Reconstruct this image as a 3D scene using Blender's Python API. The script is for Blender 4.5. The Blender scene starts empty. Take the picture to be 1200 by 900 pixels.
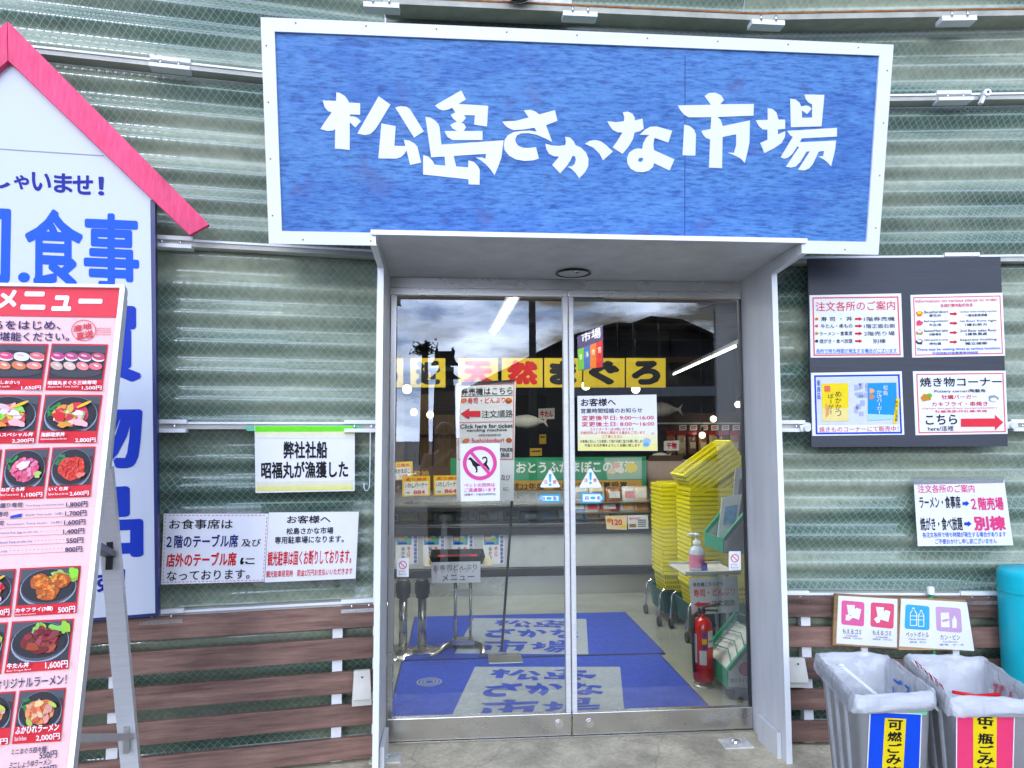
import bpy, bmesh, math, random
from mathutils import Vector, Matrix
C = bpy.data.collections.new('scene'); bpy.context.scene.collection.children.link(C)
SC = bpy.context.scene
R = math.radians
rnd = random.Random(7)

# ------------------------------------------------------------------ camera
CAM = Vector((.3261, -3.5159, 1.45)); YAW, PIT, ROL, FPX = .0796, .0762, -.003, 830.0
_F = Vector((math.sin(YAW)*math.cos(PIT), math.cos(YAW)*math.cos(PIT), math.sin(PIT)))
_R = Vector((math.cos(YAW), -math.sin(YAW), 0)); _U = _R.cross(_F)
_R2 = _R*math.cos(ROL)+_U*math.sin(ROL); _U2 = -_R*math.sin(ROL)+_U*math.cos(ROL)
cam = bpy.data.cameras.new('camera'); camo = bpy.data.objects.new('camera', cam); C.objects.link(camo)
cam.sensor_width = 36; cam.lens = FPX/1200*36; cam.clip_start = .02; cam.clip_end = 2000
m = Matrix.Identity(4)
for i in range(3):
    m[i][0] = _R2[i]; m[i][1] = _U2[i]; m[i][2] = -_F[i]; m[i][3] = CAM[i]
camo.matrix_world = m; SC.camera = camo

# ------------------------------------------------------------------ world, sun, exposure
SUN_EL, SUN_AZ = 17, 189     # azimuth clockwise from +Y (into the shop): behind the viewer, a little to the left
wd = bpy.data.worlds.new('World'); SC.world = wd; wd.use_nodes = True
nt = wd.node_tree; nt.nodes.clear(); N = nt.nodes.new; L = nt.links.new
out = N('ShaderNodeOutputWorld'); bg = N('ShaderNodeBackground'); bg.inputs[1].default_value = .1
sky = N('ShaderNodeTexSky'); sky.sky_type = 'NISHITA'; sky.sun_disc = False
sky.sun_elevation = R(SUN_EL); sky.sun_rotation = R(SUN_AZ)
tc = N('ShaderNodeTexCoord'); mp = N('ShaderNodeMapping'); mp.inputs['Scale'].default_value = (1.6, 1.6, 4.2)
mp.inputs['Location'].default_value = (.35, .2, .1)
n1 = N('ShaderNodeTexNoise'); n1.inputs['Scale'].default_value = 2.1; n1.inputs['Detail'].default_value = 9; n1.inputs['Roughness'].default_value = .56
n1.inputs['Distortion'].default_value = .35
r1 = N('ShaderNodeValToRGB'); r1.color_ramp.elements[0].position = .40; r1.color_ramp.elements[1].position = .52
n2 = N('ShaderNodeTexNoise'); n2.inputs['Scale'].default_value = 3.1; n2.inputs['Detail'].default_value = 8; n2.inputs['Roughness'].default_value = .55
r2 = N('ShaderNodeValToRGB'); r2.color_ramp.elements[0].position = .36; r2.color_ramp.elements[1].position = .56
r2.color_ramp.elements[0].color = (5.6, 7.6, 12.5, 1); r2.color_ramp.elements[1].color = (24, 27.5, 36, 1)
mx = N('ShaderNodeMix'); mx.data_type = 'RGBA'
L(tc.outputs['Generated'], mp.inputs[0]); L(mp.outputs[0], n1.inputs[0]); L(mp.outputs[0], n2.inputs[0])
L(n1.outputs[0], r1.inputs[0]); L(n2.outputs[0], r2.inputs[0]); L(r1.outputs[0], mx.inputs[0])
dt = N('ShaderNodeVectorMath'); dt.operation = 'DOT_PRODUCT'; L(tc.outputs['Generated'], dt.inputs[0])
dt.inputs[1].default_value = (math.sin(R(SUN_AZ))*math.cos(R(SUN_EL)), math.cos(R(SUN_AZ))*math.cos(R(SUN_EL)), math.sin(R(SUN_EL)))
gm = N('ShaderNodeMapRange'); gm.inputs[1].default_value = .45; gm.inputs[2].default_value = .98; gm.inputs[3].default_value = .66; gm.inputs[4].default_value = 4.8; L(dt.outputs['Value'], gm.inputs[0])
gl_ = N('ShaderNodeVectorMath'); gl_.operation = 'SCALE'; L(r2.outputs[0], gl_.inputs[0]); L(gm.outputs[0], gl_.inputs['Scale'])
L(sky.outputs[0], mx.inputs[6]); L(gl_.outputs[0], mx.inputs[7]); L(mx.outputs[2], bg.inputs[0]); L(bg.outputs[0], out.inputs[0])
sl = bpy.data.lights.new('sun', 'SUN'); sl.energy = 1.0; sl.angle = R(10); sl.color = (1, .96, .9)
so = bpy.data.objects.new('sun', sl); C.objects.link(so)
_d = Vector((math.sin(R(SUN_AZ))*math.cos(R(SUN_EL)), math.cos(R(SUN_AZ))*math.cos(R(SUN_EL)), math.sin(R(SUN_EL))))
so.rotation_euler = _d.to_track_quat('Z', 'Y').to_euler(); so.location = _d*30
SC.view_settings.view_transform = 'Standard'; SC.view_settings.look = 'None'; SC.view_settings.gamma = 1
SC.view_settings.use_curve_mapping = False; SC.view_settings.exposure = -1.0
SC.cycles.max_bounces = 8; SC.cycles.transparent_max_bounces = 12; SC.cycles.sample_clamp_indirect = 6
SC.cycles.caustics_reflective = False; SC.cycles.caustics_refractive = False

# ------------------------------------------------------------------ helpers
def ray(q): return CAM, _F+_R2*((q[0]-600)/FPX)+_U2*((450-q[1])/FPX)
class Plane:
    def __init__(s, p, n): s.p = Vector(p); s.n = Vector(n).normalized()
    def at(s, q, lift=0):
        o, d = ray(q); p = s.p+s.n*lift
        return o+d*((p-o).dot(s.n)/d.dot(s.n))
    def off(s, k): return Plane(s.p+s.n*k, s.n)
def Y(y): return Plane((0, y, 0), (0, -1, 0))
def Z(z): return Plane((0, 0, z), (0, 0, 1))
def at_y(q, y): return Y(y).at(q)

MATS = {}
def mat(name, col, rough=.5, metal=0, var=.12, scale=8, bump=0, spec=.5, emit=0, stretch=(1, 1, 1), coat=0, trans=0):
    if name in MATS: return MATS[name]
    m = bpy.data.materials.new(name); m.use_nodes = True; t = m.node_tree; b = t.nodes['Principled BSDF']
    b.inputs['Roughness'].default_value = rough; b.inputs['Metallic'].default_value = metal
    b.inputs['Specular IOR Level'].default_value = spec; b.inputs['Coat Weight'].default_value = coat
    c = (*col, 1); b.inputs['Base Color'].default_value = c
    if var or bump:
        tc = t.nodes.new('ShaderNodeTexCoord'); mp = t.nodes.new('ShaderNodeMapping'); mp.inputs['Scale'].default_value = stretch
        nz = t.nodes.new('ShaderNodeTexNoise'); nz.inputs['Scale'].default_value = scale; nz.inputs['Detail'].default_value = 6
        nz.inputs['Roughness'].default_value = .62
        t.links.new(tc.outputs['Object'], mp.inputs[0]); t.links.new(mp.outputs[0], nz.inputs[0])
        rp = t.nodes.new('ShaderNodeValToRGB'); rp.color_ramp.elements[0].position = .3; rp.color_ramp.elements[1].position = .7
        rp.color_ramp.elements[0].color = tuple(x*(1-var) for x in col)+(1,); rp.color_ramp.elements[1].color = tuple(min(1, x*(1+var*.7)) for x in col)+(1,)
        t.links.new(nz.outputs[0], rp.inputs[0]); t.links.new(rp.outputs[0], b.inputs['Base Color'])
        if rough > .05:
            mr = t.nodes.new('ShaderNodeMapRange'); mr.inputs[3].default_value = max(.02, rough-.08); mr.inputs[4].default_value = min(1, rough+.1)
            t.links.new(nz.outputs[0], mr.inputs[0]); t.links.new(mr.outputs[0], b.inputs['Roughness'])
        if bump:
            bp = t.nodes.new('ShaderNodeBump'); bp.inputs['Strength'].default_value = bump; bp.inputs['Distance'].default_value = .004
            t.links.new(nz.outputs[0], bp.inputs['Height']); t.links.new(bp.outputs[0], b.inputs['Normal'])
    if emit:
        b.inputs['Emission Color'].default_value = c; b.inputs['Emission Strength'].default_value = emit
    if trans: b.inputs['Transmission Weight'].default_value = trans
    MATS[name] = m; return m
def ink(r, g, b):                       # printed colour given as the 0..1 display value
    f = lambda v: (v/12.92 if v <= .04045 else ((v+.055)/1.055)**2.4)*.86
    return mat('ink_%02x%02x%02x' % (int(r*255), int(g*255), int(b*255)), (f(r), f(g), f(b)), .55, var=.05, scale=30, spec=.3)
def tree(m): return m.node_tree, m.node_tree.nodes.new, m.node_tree.links.new, m.node_tree.nodes['Principled BSDF']

class MB:
    def __init__(s): s.v = []; s.f = []; s.m = []; s.mats = []; s.sm = []
    def mi(s, m):
        if m not in s.mats: s.mats.append(m)
        return s.mats.index(m)
    def add(s, vs, fs, m, smooth=False):
        o = len(s.v); s.v += [Vector(v) for v in vs]; k = s.mi(m)
        for f in fs: s.f.append([o+i for i in f]); s.m.append(k); s.sm.append(smooth)
        return s
    def hexa(s, b, t, m):               # bottom four and top four corners
        return s.add(list(b)+list(t), [(3, 2, 1, 0), (4, 5, 6, 7), (0, 1, 5, 4), (1, 2, 6, 5), (2, 3, 7, 6), (3, 0, 4, 7)], m)
    def box(s, a, b, m):
        (x0, y0, z0), (x1, y1, z1) = a, b
        return s.hexa([(x0, y0, z0), (x1, y0, z0), (x1, y1, z0), (x0, y1, z0)], [(x0, y0, z1), (x1, y0, z1), (x1, y1, z1), (x0, y1, z1)], m)
    def quad_slab(s, q, n, d, m):       # four corners in order, thickness d against n
        n = Vector(n); return s.hexa([Vector(p)-n*d for p in q], [Vector(p) for p in q], m)
    def bar(s, p0, p1, w, h, m, up=(0, 0, 1)):
        p0, p1 = Vector(p0), Vector(p1); d = (p1-p0).normalized(); u = Vector(up)
        if abs(d.dot(u)) > .98: u = Vector((1, 0, 0))
        x = d.cross(u).normalized()*w/2; y = x.cross(d).normalized()*h/2
        return s.hexa([p0-x-y, p0+x-y, p0+x+y, p0-x+y], [p1-x-y, p1+x-y, p1+x+y, p1-x+y], m)
    def tube(s, pts, r, m, n=10, cap=True):
        pts = [Vector(p) for p in pts]; rr = r if isinstance(r, (list, tuple)) else [r]*len(pts); vs = []; fs = []
        ref = None
        for i, p in enumerate(pts):
            d = (pts[min(i+1, len(pts)-1)]-pts[max(i-1, 0)]).normalized()
            if ref is None: ref = d.orthogonal().normalized()
            x = (ref-d*ref.dot(d)).normalized(); ref = x; y = d.cross(x)
            vs += [p+(x*math.cos(2*math.pi*k/n)+y*math.sin(2*math.pi*k/n))*rr[i] for k in range(n)]
        for i in range(len(pts)-1):
            for k in range(n): fs.append((i*n+k, i*n+(k+1) % n, (i+1)*n+(k+1) % n, (i+1)*n+k))
        s.add(vs, fs, m, True)
        if cap: s.add(vs[:n], [tuple(range(n))[::-1]], m); s.add(vs[-n:], [tuple(range(n))], m)
        return s
    def lathe(s, c, prof, m, n=24, axis=None):   # prof: (radius, height)
        c = Vector(c); vs = []; fs = []
        for r, h in prof: vs += [c+Vector((r*math.cos(2*math.pi*k/n), r*math.sin(2*math.pi*k/n), h)) for k in range(n)]
        for i in range(len(prof)-1):
            for k in range(n): fs.append((i*n+k, i*n+(k+1) % n, (i+1)*n+(k+1) % n, (i+1)*n+k))
        return s.add(vs, fs, m, True)
    def poly(s, pts, m): return s.add(pts, [tuple(range(len(pts)))], m)
    def ball(s, c, r, m, n=12, sc=(1, 1, 1)):
        c = Vector(c); vs = []; fs = []; h = n//2
        for i in range(h+1):
            a = math.pi*i/h
            for k in range(n):
                b = 2*math.pi*k/n; vs.append(c+Vector((r*sc[0]*math.sin(a)*math.cos(b), r*sc[1]*math.sin(a)*math.sin(b), r*sc[2]*math.cos(a))))
        for i in range(h):
            for k in range(n): fs.append((i*n+k, (i+1)*n+k, (i+1)*n+(k+1) % n, i*n+(k+1) % n))
        return s.add(vs, fs, m, True)
    def build(s, name, parent=None, base=None, bevel=0):
        b = Vector(base) if base is not None else (WB[parent.name] if parent else Vector())
        me = bpy.data.meshes.new(name); me.from_pydata([v-b for v in s.v], [], s.f)
        for m in s.mats: me.materials.append(m)
        me.polygons.foreach_set('material_index', s.m); me.polygons.foreach_set('use_smooth', s.sm)
        bm = bmesh.new(); bm.from_mesh(me); bmesh.ops.remove_doubles(bm, verts=bm.verts, dist=1e-6) if len(s.v) < 20000 else None
        bmesh.ops.recalc_face_normals(bm, faces=bm.faces) if len(s.v) < 20000 else None
        bm.to_mesh(me); bm.free()
        o = bpy.data.objects.new(name, me); C.objects.link(o)
        if parent: o.parent = parent
        else: o.location = b
        if bevel:
            md = o.modifiers.new('bevel', 'BEVEL'); md.width = bevel; md.segments = 2; md.limit_method = 'ANGLE'; md.angle_limit = R(50)
        WB[o.name] = b; return o
WB = {}
def tag(o, label=None, cat=None, group=None, kind=None):
    if label: o['label'] = label
    if cat: o['category'] = cat
    if group: o['group'] = group
    if kind: o['kind'] = kind
    return o
def thing(name, label, cat, base=(0, 0, 0), group=None):
    o = bpy.data.objects.new(name, None); o.empty_display_size = .1; C.objects.link(o); o.location = base; WB[o.name] = Vector(base)
    return tag(o, label, cat, group)
def copy_tree(o, parent=None):
    c = o.copy(); C.objects.link(c); WB[c.name] = WB[o.name]
    if parent: c.parent = parent
    for ch in [x for x in C.objects if x.parent == o]: copy_tree(ch, c)
    return c

# text ---------------------------------------------------------------
_TX = {}
_cu = bpy.data.curves.new('lettering_source', 'FONT'); _to = bpy.data.objects.new('lettering_source', _cu)
def text_geo(t, bold):
    """unit-box outline of a string; bold spreads shifted copies a hair above one another (curve offset breaks kanji)"""
    k = (t, bold)
    if k not in _TX:
        _cu.body = t; _cu.resolution_u = 3
        me = _to.to_mesh(); vs = [(v.co.x, v.co.y) for v in me.vertices]; fs = [tuple(p.vertices) for p in me.polygons]; _to.to_mesh_clear()
        b = bold*1.0; n = 1 if b < .004 else (4 if b < .014 else (6 if b < .026 else 10)); V = []; Fc = []
        for c in range(n):
            dx, dy = (b*math.cos(2*math.pi*(c+.5)/n), b*math.sin(2*math.pi*(c+.5)/n)) if n > 1 else (0, 0)
            Fc += [tuple(i+len(V) for i in f) for f in fs]; V += [(x+dx, y+dy, c*.00003) for x, y in vs]
        x0 = min(v[0] for v in V); x1 = max(v[0] for v in V); y0 = min(v[1] for v in V); y1 = max(v[1] for v in V)
        _TX[k] = ([((v[0]-x0)/max(x1-x0, 1e-6), (v[1]-y0)/max(y1-y0, 1e-6), v[2]) for v in V], Fc)
    return _TX[k]

class Print:
    """flat printed matter on a plane; positions are measured on the photograph and put on the real surface"""
    def __init__(s, plane, quad, lift=.0015):
        s.pl = plane; s.q = quad; s.mb = {}; s.l0 = lift
        (a, b, c, d) = quad
        s.ts = (b[1]-a[1])/(b[0]-a[0]); s.bs = (c[1]-d[1])/(c[0]-d[0]); s.ty = (a[1]+b[1])/2; s.by = (c[1]+d[1])/2
        s.ls = (d[0]-a[0])/(d[1]-a[1]); s.rs = (c[0]-b[0])/(c[1]-b[1]); s.lx = (a[0]+d[0])/2; s.rx = (b[0]+c[0])/2
    def w(s, x, y, box):
        xm, ym = (box[0]+box[2])/2, (box[1]+box[3])/2
        k = min(1, max(0, (ym-s.ty)/(s.by-s.ty))); h = s.ts+(s.bs-s.ts)*k
        j = min(1, max(0, (xm-s.lx)/(s.rx-s.lx))); g = s.ls+(s.rs-s.ls)*j
        return (x+g*(y-ym), y+h*(x-xm))
    def part(s, n): return s.mb.setdefault(n, MB())
    def P(s, q, layer): return s.pl.at(q, s.l0+.0007*layer)
    def poly(s, pts, m, layer=1, part='picture'): s.part(part).poly([s.P(p, layer) for p in pts], m); return s
    def rect(s, box, m, layer=1, part='picture'):
        x0, y0, x1, y1 = box; return s.poly([s.w(x, y, box) for x, y in ((x0, y0), (x1, y0), (x1, y1), (x0, y1))], m, layer, part)
    def frame(s, q, t, m, layer=1, part='border'):
        c = (sum(p[0] for p in q)/4, sum(p[1] for p in q)/4)
        inn = [(p[0]+(t if p[0] < c[0] else -t), p[1]+(t if p[1] < c[1] else -t)) for p in q]
        for i in range(4): s.poly([q[i], q[(i+1) % 4], inn[(i+1) % 4], inn[i]], m, layer, part)
        return s
    def ell(s, c, rx, ry, m, layer=2, part='picture', n=18, rot=0, wob=0, a0=0, a1=360):
        pts = []
        for k in range(n):
            a = R(a0+(a1-a0)*k/(n if a1-a0 == 360 else n-1)); q = 1+wob*math.sin(5*a+c[0])*.5+wob*math.sin(3*a+c[1])*.5
            x, y = rx*q*math.cos(a), ry*q*math.sin(a); pts.append((c[0]+x*math.cos(R(rot))-y*math.sin(R(rot)), c[1]+x*math.sin(R(rot))+y*math.cos(R(rot))))
        return s.poly(pts, m, layer, part)
    def ring(s, c, r1, r0, m, layer=2, part='picture', n=32, k=1):
        for i in range(n):
            a, b = 2*math.pi*i/n, 2*math.pi*(i+1)/n
            s.poly([(c[0]+r*math.cos(t), c[1]+k*r*math.sin(t)) for r, t in ((r1, a), (r1, b), (r0, b), (r0, a))], m, layer, part)
        return s
    def text(s, t, box, m, bold=.012, layer=2, part='lettering', sl=None, slant=0):
        vs, fs = text_geo(t, bold); x0, y0, x1, y1 = box
        out = []
        for u, v, dz in vs:
            x, y = x0+(x1-x0)*u+slant*(v-.5)*(y1-y0), y1+(y0-y1)*v
            q = s.w(x, y, box) if sl is None else (x, y+sl*(x-(x0+x1)/2)); out.append(s.pl.at(q, s.l0+.0007*layer+dz))
        s.part(part if part != 'lettering' else 'lettering|%d' % len(s.mb)).add(out, fs, m); return s
    def vtext(s, t, box, m, bold=.012, layer=2, part='lettering'):
        n = len(t); h = (box[3]-box[1])/n
        for i, ch in enumerate(t):
            if ch == 'ー': s.text('｜', ((box[0]+box[2])/2-.35, box[1]+i*h+h*.12, (box[0]+box[2])/2+.35, box[1]+(i+1)*h-h*.12), m, bold, layer, part); continue
            s.text(ch, (box[0], box[1]+i*h+h*.06, box[2], box[1]+(i+1)*h-h*.06), m, bold, layer, part)
        return s
    def arrow(s, x0, x1, y, h, m, layer=2, part='arrow|', hl=.45):   # from x0 to x1
        d = 1 if x1 > x0 else -1; part += str(len(s.mb)); xh = x1-d*abs(x1-x0)*hl*1.0 if hl < 1 else x1-d*hl
        s.poly([(x0, y-h/4), (xh, y-h/4), (xh, y+h/4), (x0, y+h/4)], m, layer, part)
        s.poly([(xh, y-h/2), (x1, y), (xh, y+h/2)], m, layer, part); return s
    def done(s, root):
        for n, b in s.mb.items(): b.build(n.split('|')[0], root)
        return root
def sheet(name, label, cat, plane, quad, m, thick=.0012, group=None, part='paper', base=None):
    pts = [plane.at(q, thick) for q in quad]
    b = base or (sum(pts, Vector())/4)
    root = thing(name, label, cat, b, group)
    MB().quad_slab(pts, plane.n, thick, m).build(part, root)
    return root, Print(plane, quad, thick+.0006)

# ------------------------------------------------------------------ materials
WHITE = mat('white_paint', (.82, .83, .84), .45, var=.05, scale=3)
PAPER = mat('white_paper', (.8, .8, .83), .35, var=.03, scale=5, coat=.25)
PAPERW = mat('warm_paper', (.8, .79, .74), .5, var=.04, scale=5)
ALU = mat('aluminium', (.72, .72, .71), .38, .25, var=.08, scale=4, stretch=(1, 1, 20))
STEEL = mat('brushed_steel', (.64, .62, .58), .27, 1, var=.05, scale=3, stretch=(.5, 1, 1))
CHROME = mat('chrome', (.75, .75, .75), .1, 1, var=.04)
GREYP = mat('grey_door_surround', (.74, .745, .75), .42, var=.12, scale=2.5, stretch=(3, 3, .5), metal=.1)
BLACKM = mat('black_metal', (.02, .02, .022), .35, var=.2)
BLACKP = mat('black_plastic', (.018, .018, .02), .4, var=.2)
RUBBER = mat('rubber', (.03, .03, .032), .7, var=.2)
RUSTE = mat('rust', (.3, .12, .03), .8, var=.5, scale=20)
RUST = mat('rusty_white_steel', (.66, .64, .58), .5, var=.35, scale=14)
BLACK = ink(.05, .05, .08); NAVY = ink(.08, .12, .45); RED = ink(.86, .08, .12); RED2 = ink(.93, .2, .26); PINK = ink(.93, .25, .5)
BLUE = ink(.03, .25, .78); CYAN = ink(.16, .7, .92); WHI = ink(.97, .97, .98); YEL = ink(.98, .86, .05); GRN = ink(.02, .5, .3)
ROSE = ink(.98, .8, .79); DGREY = ink(.2, .21, .25); GOLD = ink(.78, .6, .28); ORG = ink(.93, .5, .12); LIME = ink(.45, .92, .1)

def wire_glass():
    m = bpy.data.materials.new('wired_corrugated_glass'); m.use_nodes = True; t, N, L, b = tree(m)
    tc = N('ShaderNodeTexCoord'); sp = N('ShaderNodeSeparateXYZ'); L(tc.outputs['Object'], sp.inputs[0])
    def M(op, a, c=None):
        n = N('ShaderNodeMath'); n.operation = op
        for i, v in enumerate((a, c)):
            if v is None: continue
            if isinstance(v, (int, float)): n.inputs[i].default_value = v
            else: L(v, n.inputs[i])
        return n.outputs[0]
    p = .034; ws = []
    zz = M('MULTIPLY', sp.outputs[2], .95)
    for sg in ('ADD', 'SUBTRACT'):
        a = M('DIVIDE', M(sg, sp.outputs[0], zz), p); a = M('ABSOLUTE', M('SUBTRACT', M('FRACT', a), .5))
        w = N('ShaderNodeMapRange'); w.inputs[1].default_value = .42; w.inputs[2].default_value = .49; L(a, w.inputs[0]); ws.append(w.outputs[0])
    wire = M('MAXIMUM', ws[0], ws[1])
    nz = N('ShaderNodeTexNoise'); nz.inputs['Scale'].default_value = 1.1; nz.inputs['Detail'].default_value = 3
    mp = N('ShaderNodeMapping'); mp.inputs['Scale'].default_value = (.5, .5, 3.5); L(tc.outputs['Object'], mp.inputs[0]); L(mp.outputs[0], nz.inputs[0])
    rp = N('ShaderNodeValToRGB'); e = rp.color_ramp.elements; e[0].position = .38; e[1].position = .66
    e[0].color = (.085, .15, .105, 1); e[1].color = (.40, .44, .31, 1); L(nz.outputs[0], rp.inputs[0])
    dz = N('ShaderNodeTexNoise'); dz.inputs['Scale'].default_value = 26; dz.inputs['Detail'].default_value = 8; L(tc.outputs['Object'], dz.inputs[0])
    dr = N('ShaderNodeMapRange'); dr.inputs[1].default_value = .3; dr.inputs[2].default_value = .7; dr.inputs[3].default_value = .82; dr.inputs[4].default_value = 1.12; L(dz.outputs[0], dr.inputs[0])
    vm = N('ShaderNodeVectorMath'); vm.operation = 'SCALE'; L(rp.outputs[0], vm.inputs[0]); L(dr.outputs[0], vm.inputs['Scale'])
    mx = N('ShaderNodeMix'); mx.data_type = 'RGBA'; mx.inputs[7].default_value = (.42, .5, .46, 1)
    L(M('MULTIPLY', wire, .55), mx.inputs[0]); L(vm.outputs[0], mx.inputs[6]); L(mx.outputs[2], b.inputs['Base Color'])
    b.inputs['Roughness'].default_value = .14; b.inputs['IOR'].default_value = 1.3; b.inputs['Coat Weight'].default_value = 1; b.inputs['Coat IOR'].default_value = 1.6; b.inputs['Coat Roughness'].default_value = .05
    bp = N('ShaderNodeBump'); bp.inputs['Strength'].default_value = .8; bp.inputs['Distance'].default_value = .003
    hh = M('ADD', wire, M('MULTIPLY', dz.outputs[0], .35)); L(wire, bp.inputs['Height']); L(bp.outputs[0], b.inputs['Coat Normal']); b2 = N('ShaderNodeBump'); b2.inputs['Strength'].default_value = .25; b2.inputs['Distance'].default_value = .002; L(hh, b2.inputs['Height']); L(b2.outputs[0], b.inputs['Normal'])
    return m
GLASSW = wire_glass()

def door_glass():
    m = bpy.data.materials.new('door_glass'); m.use_nodes = True; t, N, L, b = tree(m); t.nodes.remove(b)
    tr = N('ShaderNodeBsdfTransparent'); tr.inputs[0].default_value = (.93, .96, .95, 1)
    gl = N('ShaderNodeBsdfGlossy'); gl.inputs['Roughness'].default_value = 0; gl.inputs[0].default_value = (1, 1, 1, 1)
    fr = N('ShaderNodeFresnel'); fr.inputs[0].default_value = 1.85
    nz = N('ShaderNodeTexNoise'); nz.inputs['Scale'].default_value = .7; tc = N('ShaderNodeTexCoord'); L(tc.outputs['Object'], nz.inputs[0])
    bp = N('ShaderNodeBump'); bp.inputs['Strength'].default_value = .02; bp.inputs['Distance'].default_value = .02; L(nz.outputs[0], bp.inputs['Height']); L(bp.outputs[0], gl.inputs['Normal'])
    mx = N('ShaderNodeMixShader'); L(fr.outputs[0], mx.inputs[0]); L(tr.outputs[0], mx.inputs[1]); L(gl.outputs[0], mx.inputs[2])
    L(mx.outputs[0], t.nodes['Material Output'].inputs[0]); return m
DGLASS = door_glass()
def thin_clear(name, fac=.12, col=(.95, .97, .98)):
    m = bpy.data.materials.new(name); m.use_nodes = True; t, N, L, b = tree(m); t.nodes.remove(b)
    tr = N('ShaderNodeBsdfTransparent'); tr.inputs[0].default_value = (*col, 1); gl = N('ShaderNodeBsdfGlossy'); gl.inputs['Roughness'].default_value = .03
    mx = N('ShaderNodeMixShader'); mx.inputs[0].default_value = fac; L(tr.outputs[0], mx.inputs[1]); L(gl.outputs[0], mx.inputs[2]); L(mx.outputs[0], t.nodes['Material Output'].inputs[0]); return m
CASEGL = thin_clear('case_glass', .06)

def wood(name, c0, c1, scale=3, stretch=(1, 1, 14), bump=.5, rough=.65):
    m = bpy.data.materials.new(name); m.use_nodes = True; t, N, L, b = tree(m)
    tc = N('ShaderNodeTexCoord'); mp = N('ShaderNodeMapping'); mp.inputs['Scale'].default_value = stretch; L(tc.outputs['Object'], mp.inputs[0])
    nz = N('ShaderNodeTexNoise'); nz.inputs['Scale'].default_value = scale; nz.inputs['Detail'].default_value = 10; nz.inputs['Roughness'].default_value = .68; L(mp.outputs[0], nz.inputs[0])
    rp = N('ShaderNodeValToRGB'); e = rp.color_ramp.elements; e[0].position = .32; e[1].position = .68; e[0].color = (*c0, 1); e[1].color = (*c1, 1)
    L(nz.outputs[0], rp.inputs[0]); b.inputs['Roughness'].default_value = rough
    oi = N('ShaderNodeObjectInfo'); mr = N('ShaderNodeMapRange'); mr.inputs[3].default_value = .68; mr.inputs[4].default_value = 1.25; L(oi.outputs['Random'], mr.inputs[0])
    n3 = N('ShaderNodeTexNoise'); n3.inputs['Scale'].default_value = 2.2; n3.inputs['Detail'].default_value = 4; L(tc.outputs['Object'], n3.inputs[0]); m3 = N('ShaderNodeMapRange'); m3.inputs[1].default_value = .35; m3.inputs[2].default_value = .65; m3.inputs[3].default_value = .75; m3.inputs[4].default_value = 1.2; L(n3.outputs[0], m3.inputs[0])
    mm = N('ShaderNodeMath'); mm.operation = 'MULTIPLY'; L(mr.outputs[0], mm.inputs[0]); L(m3.outputs[0], mm.inputs[1])
    sv = N('ShaderNodeVectorMath'); sv.operation = 'SCALE'; L(rp.outputs[0], sv.inputs[0]); L(mm.outputs[0], sv.inputs['Scale']); L(sv.outputs[0], b.inputs['Base Color'])
    bp = N('ShaderNodeBump'); bp.inputs['Strength'].default_value = bump; bp.inputs['Distance'].default_value = .002; L(nz.outputs[0], bp.inputs['Height']); L(bp.outputs[0], b.inputs['Normal'])
    return m
SLAT = wood('brown_stained_wood', (.095, .048, .036), (.28, .16, .12))
PLY = wood('plywood_edge', (.3, .16, .06), (.5, .3, .13), 5)
PINKW = wood('pink_painted_wood', (.74, .035, .13), (.86, .09, .21), 6, (14, 14, 2), .25)
BROWNW = wood('interior_wood', (.035, .02, .012), (.09, .055, .03), 2)

def blue_board():
    m = bpy.data.materials.new('weathered_blue_paint'); m.use_nodes = True; t, N, L, b = tree(m)
    tc = N('ShaderNodeTexCoord')
    def noise(sc, st, d=8):
        mp = N('ShaderNodeMapping'); mp.inputs['Scale'].default_value = st; L(tc.outputs['Object'], mp.inputs[0])
        z = N('ShaderNodeTexNoise'); z.inputs['Scale'].default_value = sc; z.inputs['Detail'].default_value = d; z.inputs['Roughness'].default_value = .7; L(mp.outputs[0], z.inputs[0]); return z.outputs[0]
    a = noise(20, (.8, 1, 4.6), 5); rp = N('ShaderNodeValToRGB'); e = rp.color_ramp.elements; e[0].position = .37; e[1].position = .5
    e[0].color = (.024, .09, .31, 1); e[1].color = (.062, .195, .49, 1); L(a, rp.inputs[0]); rp.color_ramp.elements.new(.62).color = (.085, .235, .53, 1); rp.color_ramp.elements.new(.7).color = (.13, .285, .57, 1)
    c = noise(1.3, (1, 1, 2.6), 5); r2 = N('ShaderNodeValToRGB'); e = r2.color_ramp.elements; e[0].position = .44; e[1].position = .52; e[0].color = (.78, .86, .97, 1); e[1].color = (1.12, 1.1, 1.05, 1); L(c, r2.inputs[0])
    mu = N('ShaderNodeMix'); mu.data_type = 'RGBA'; mu.blend_type = 'MULTIPLY'; mu.inputs[0].default_value = 1; L(rp.outputs[0], mu.inputs[6]); L(r2.outputs[0], mu.inputs[7])
    s = noise(5, (1.2, 1, 1), 3); r3 = N('ShaderNodeMapRange'); r3.inputs[1].default_value = .6; r3.inputs[2].default_value = .74; r3.inputs[4].default_value = .6; L(s, r3.inputs[0])
    st = N('ShaderNodeMix'); st.data_type = 'RGBA'; st.inputs[7].default_value = (.09, .1, .28, 1); L(r3.outputs[0], st.inputs[0]); L(mu.outputs[2], st.inputs[6]); L(st.outputs[2], b.inputs['Base Color'])
    b.inputs['Roughness'].default_value = .6
    bp = N('ShaderNodeBump'); bp.inputs['Strength'].default_value = .35; bp.inputs['Distance'].default_value = .002; L(a, bp.inputs['Height']); L(bp.outputs[0], b.inputs['Normal'])
    return m
BLUEB = blue_board()
CONC = mat('concrete', (.62, .545, .39), .8, var=.3, scale=5, bump=.5)
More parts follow.
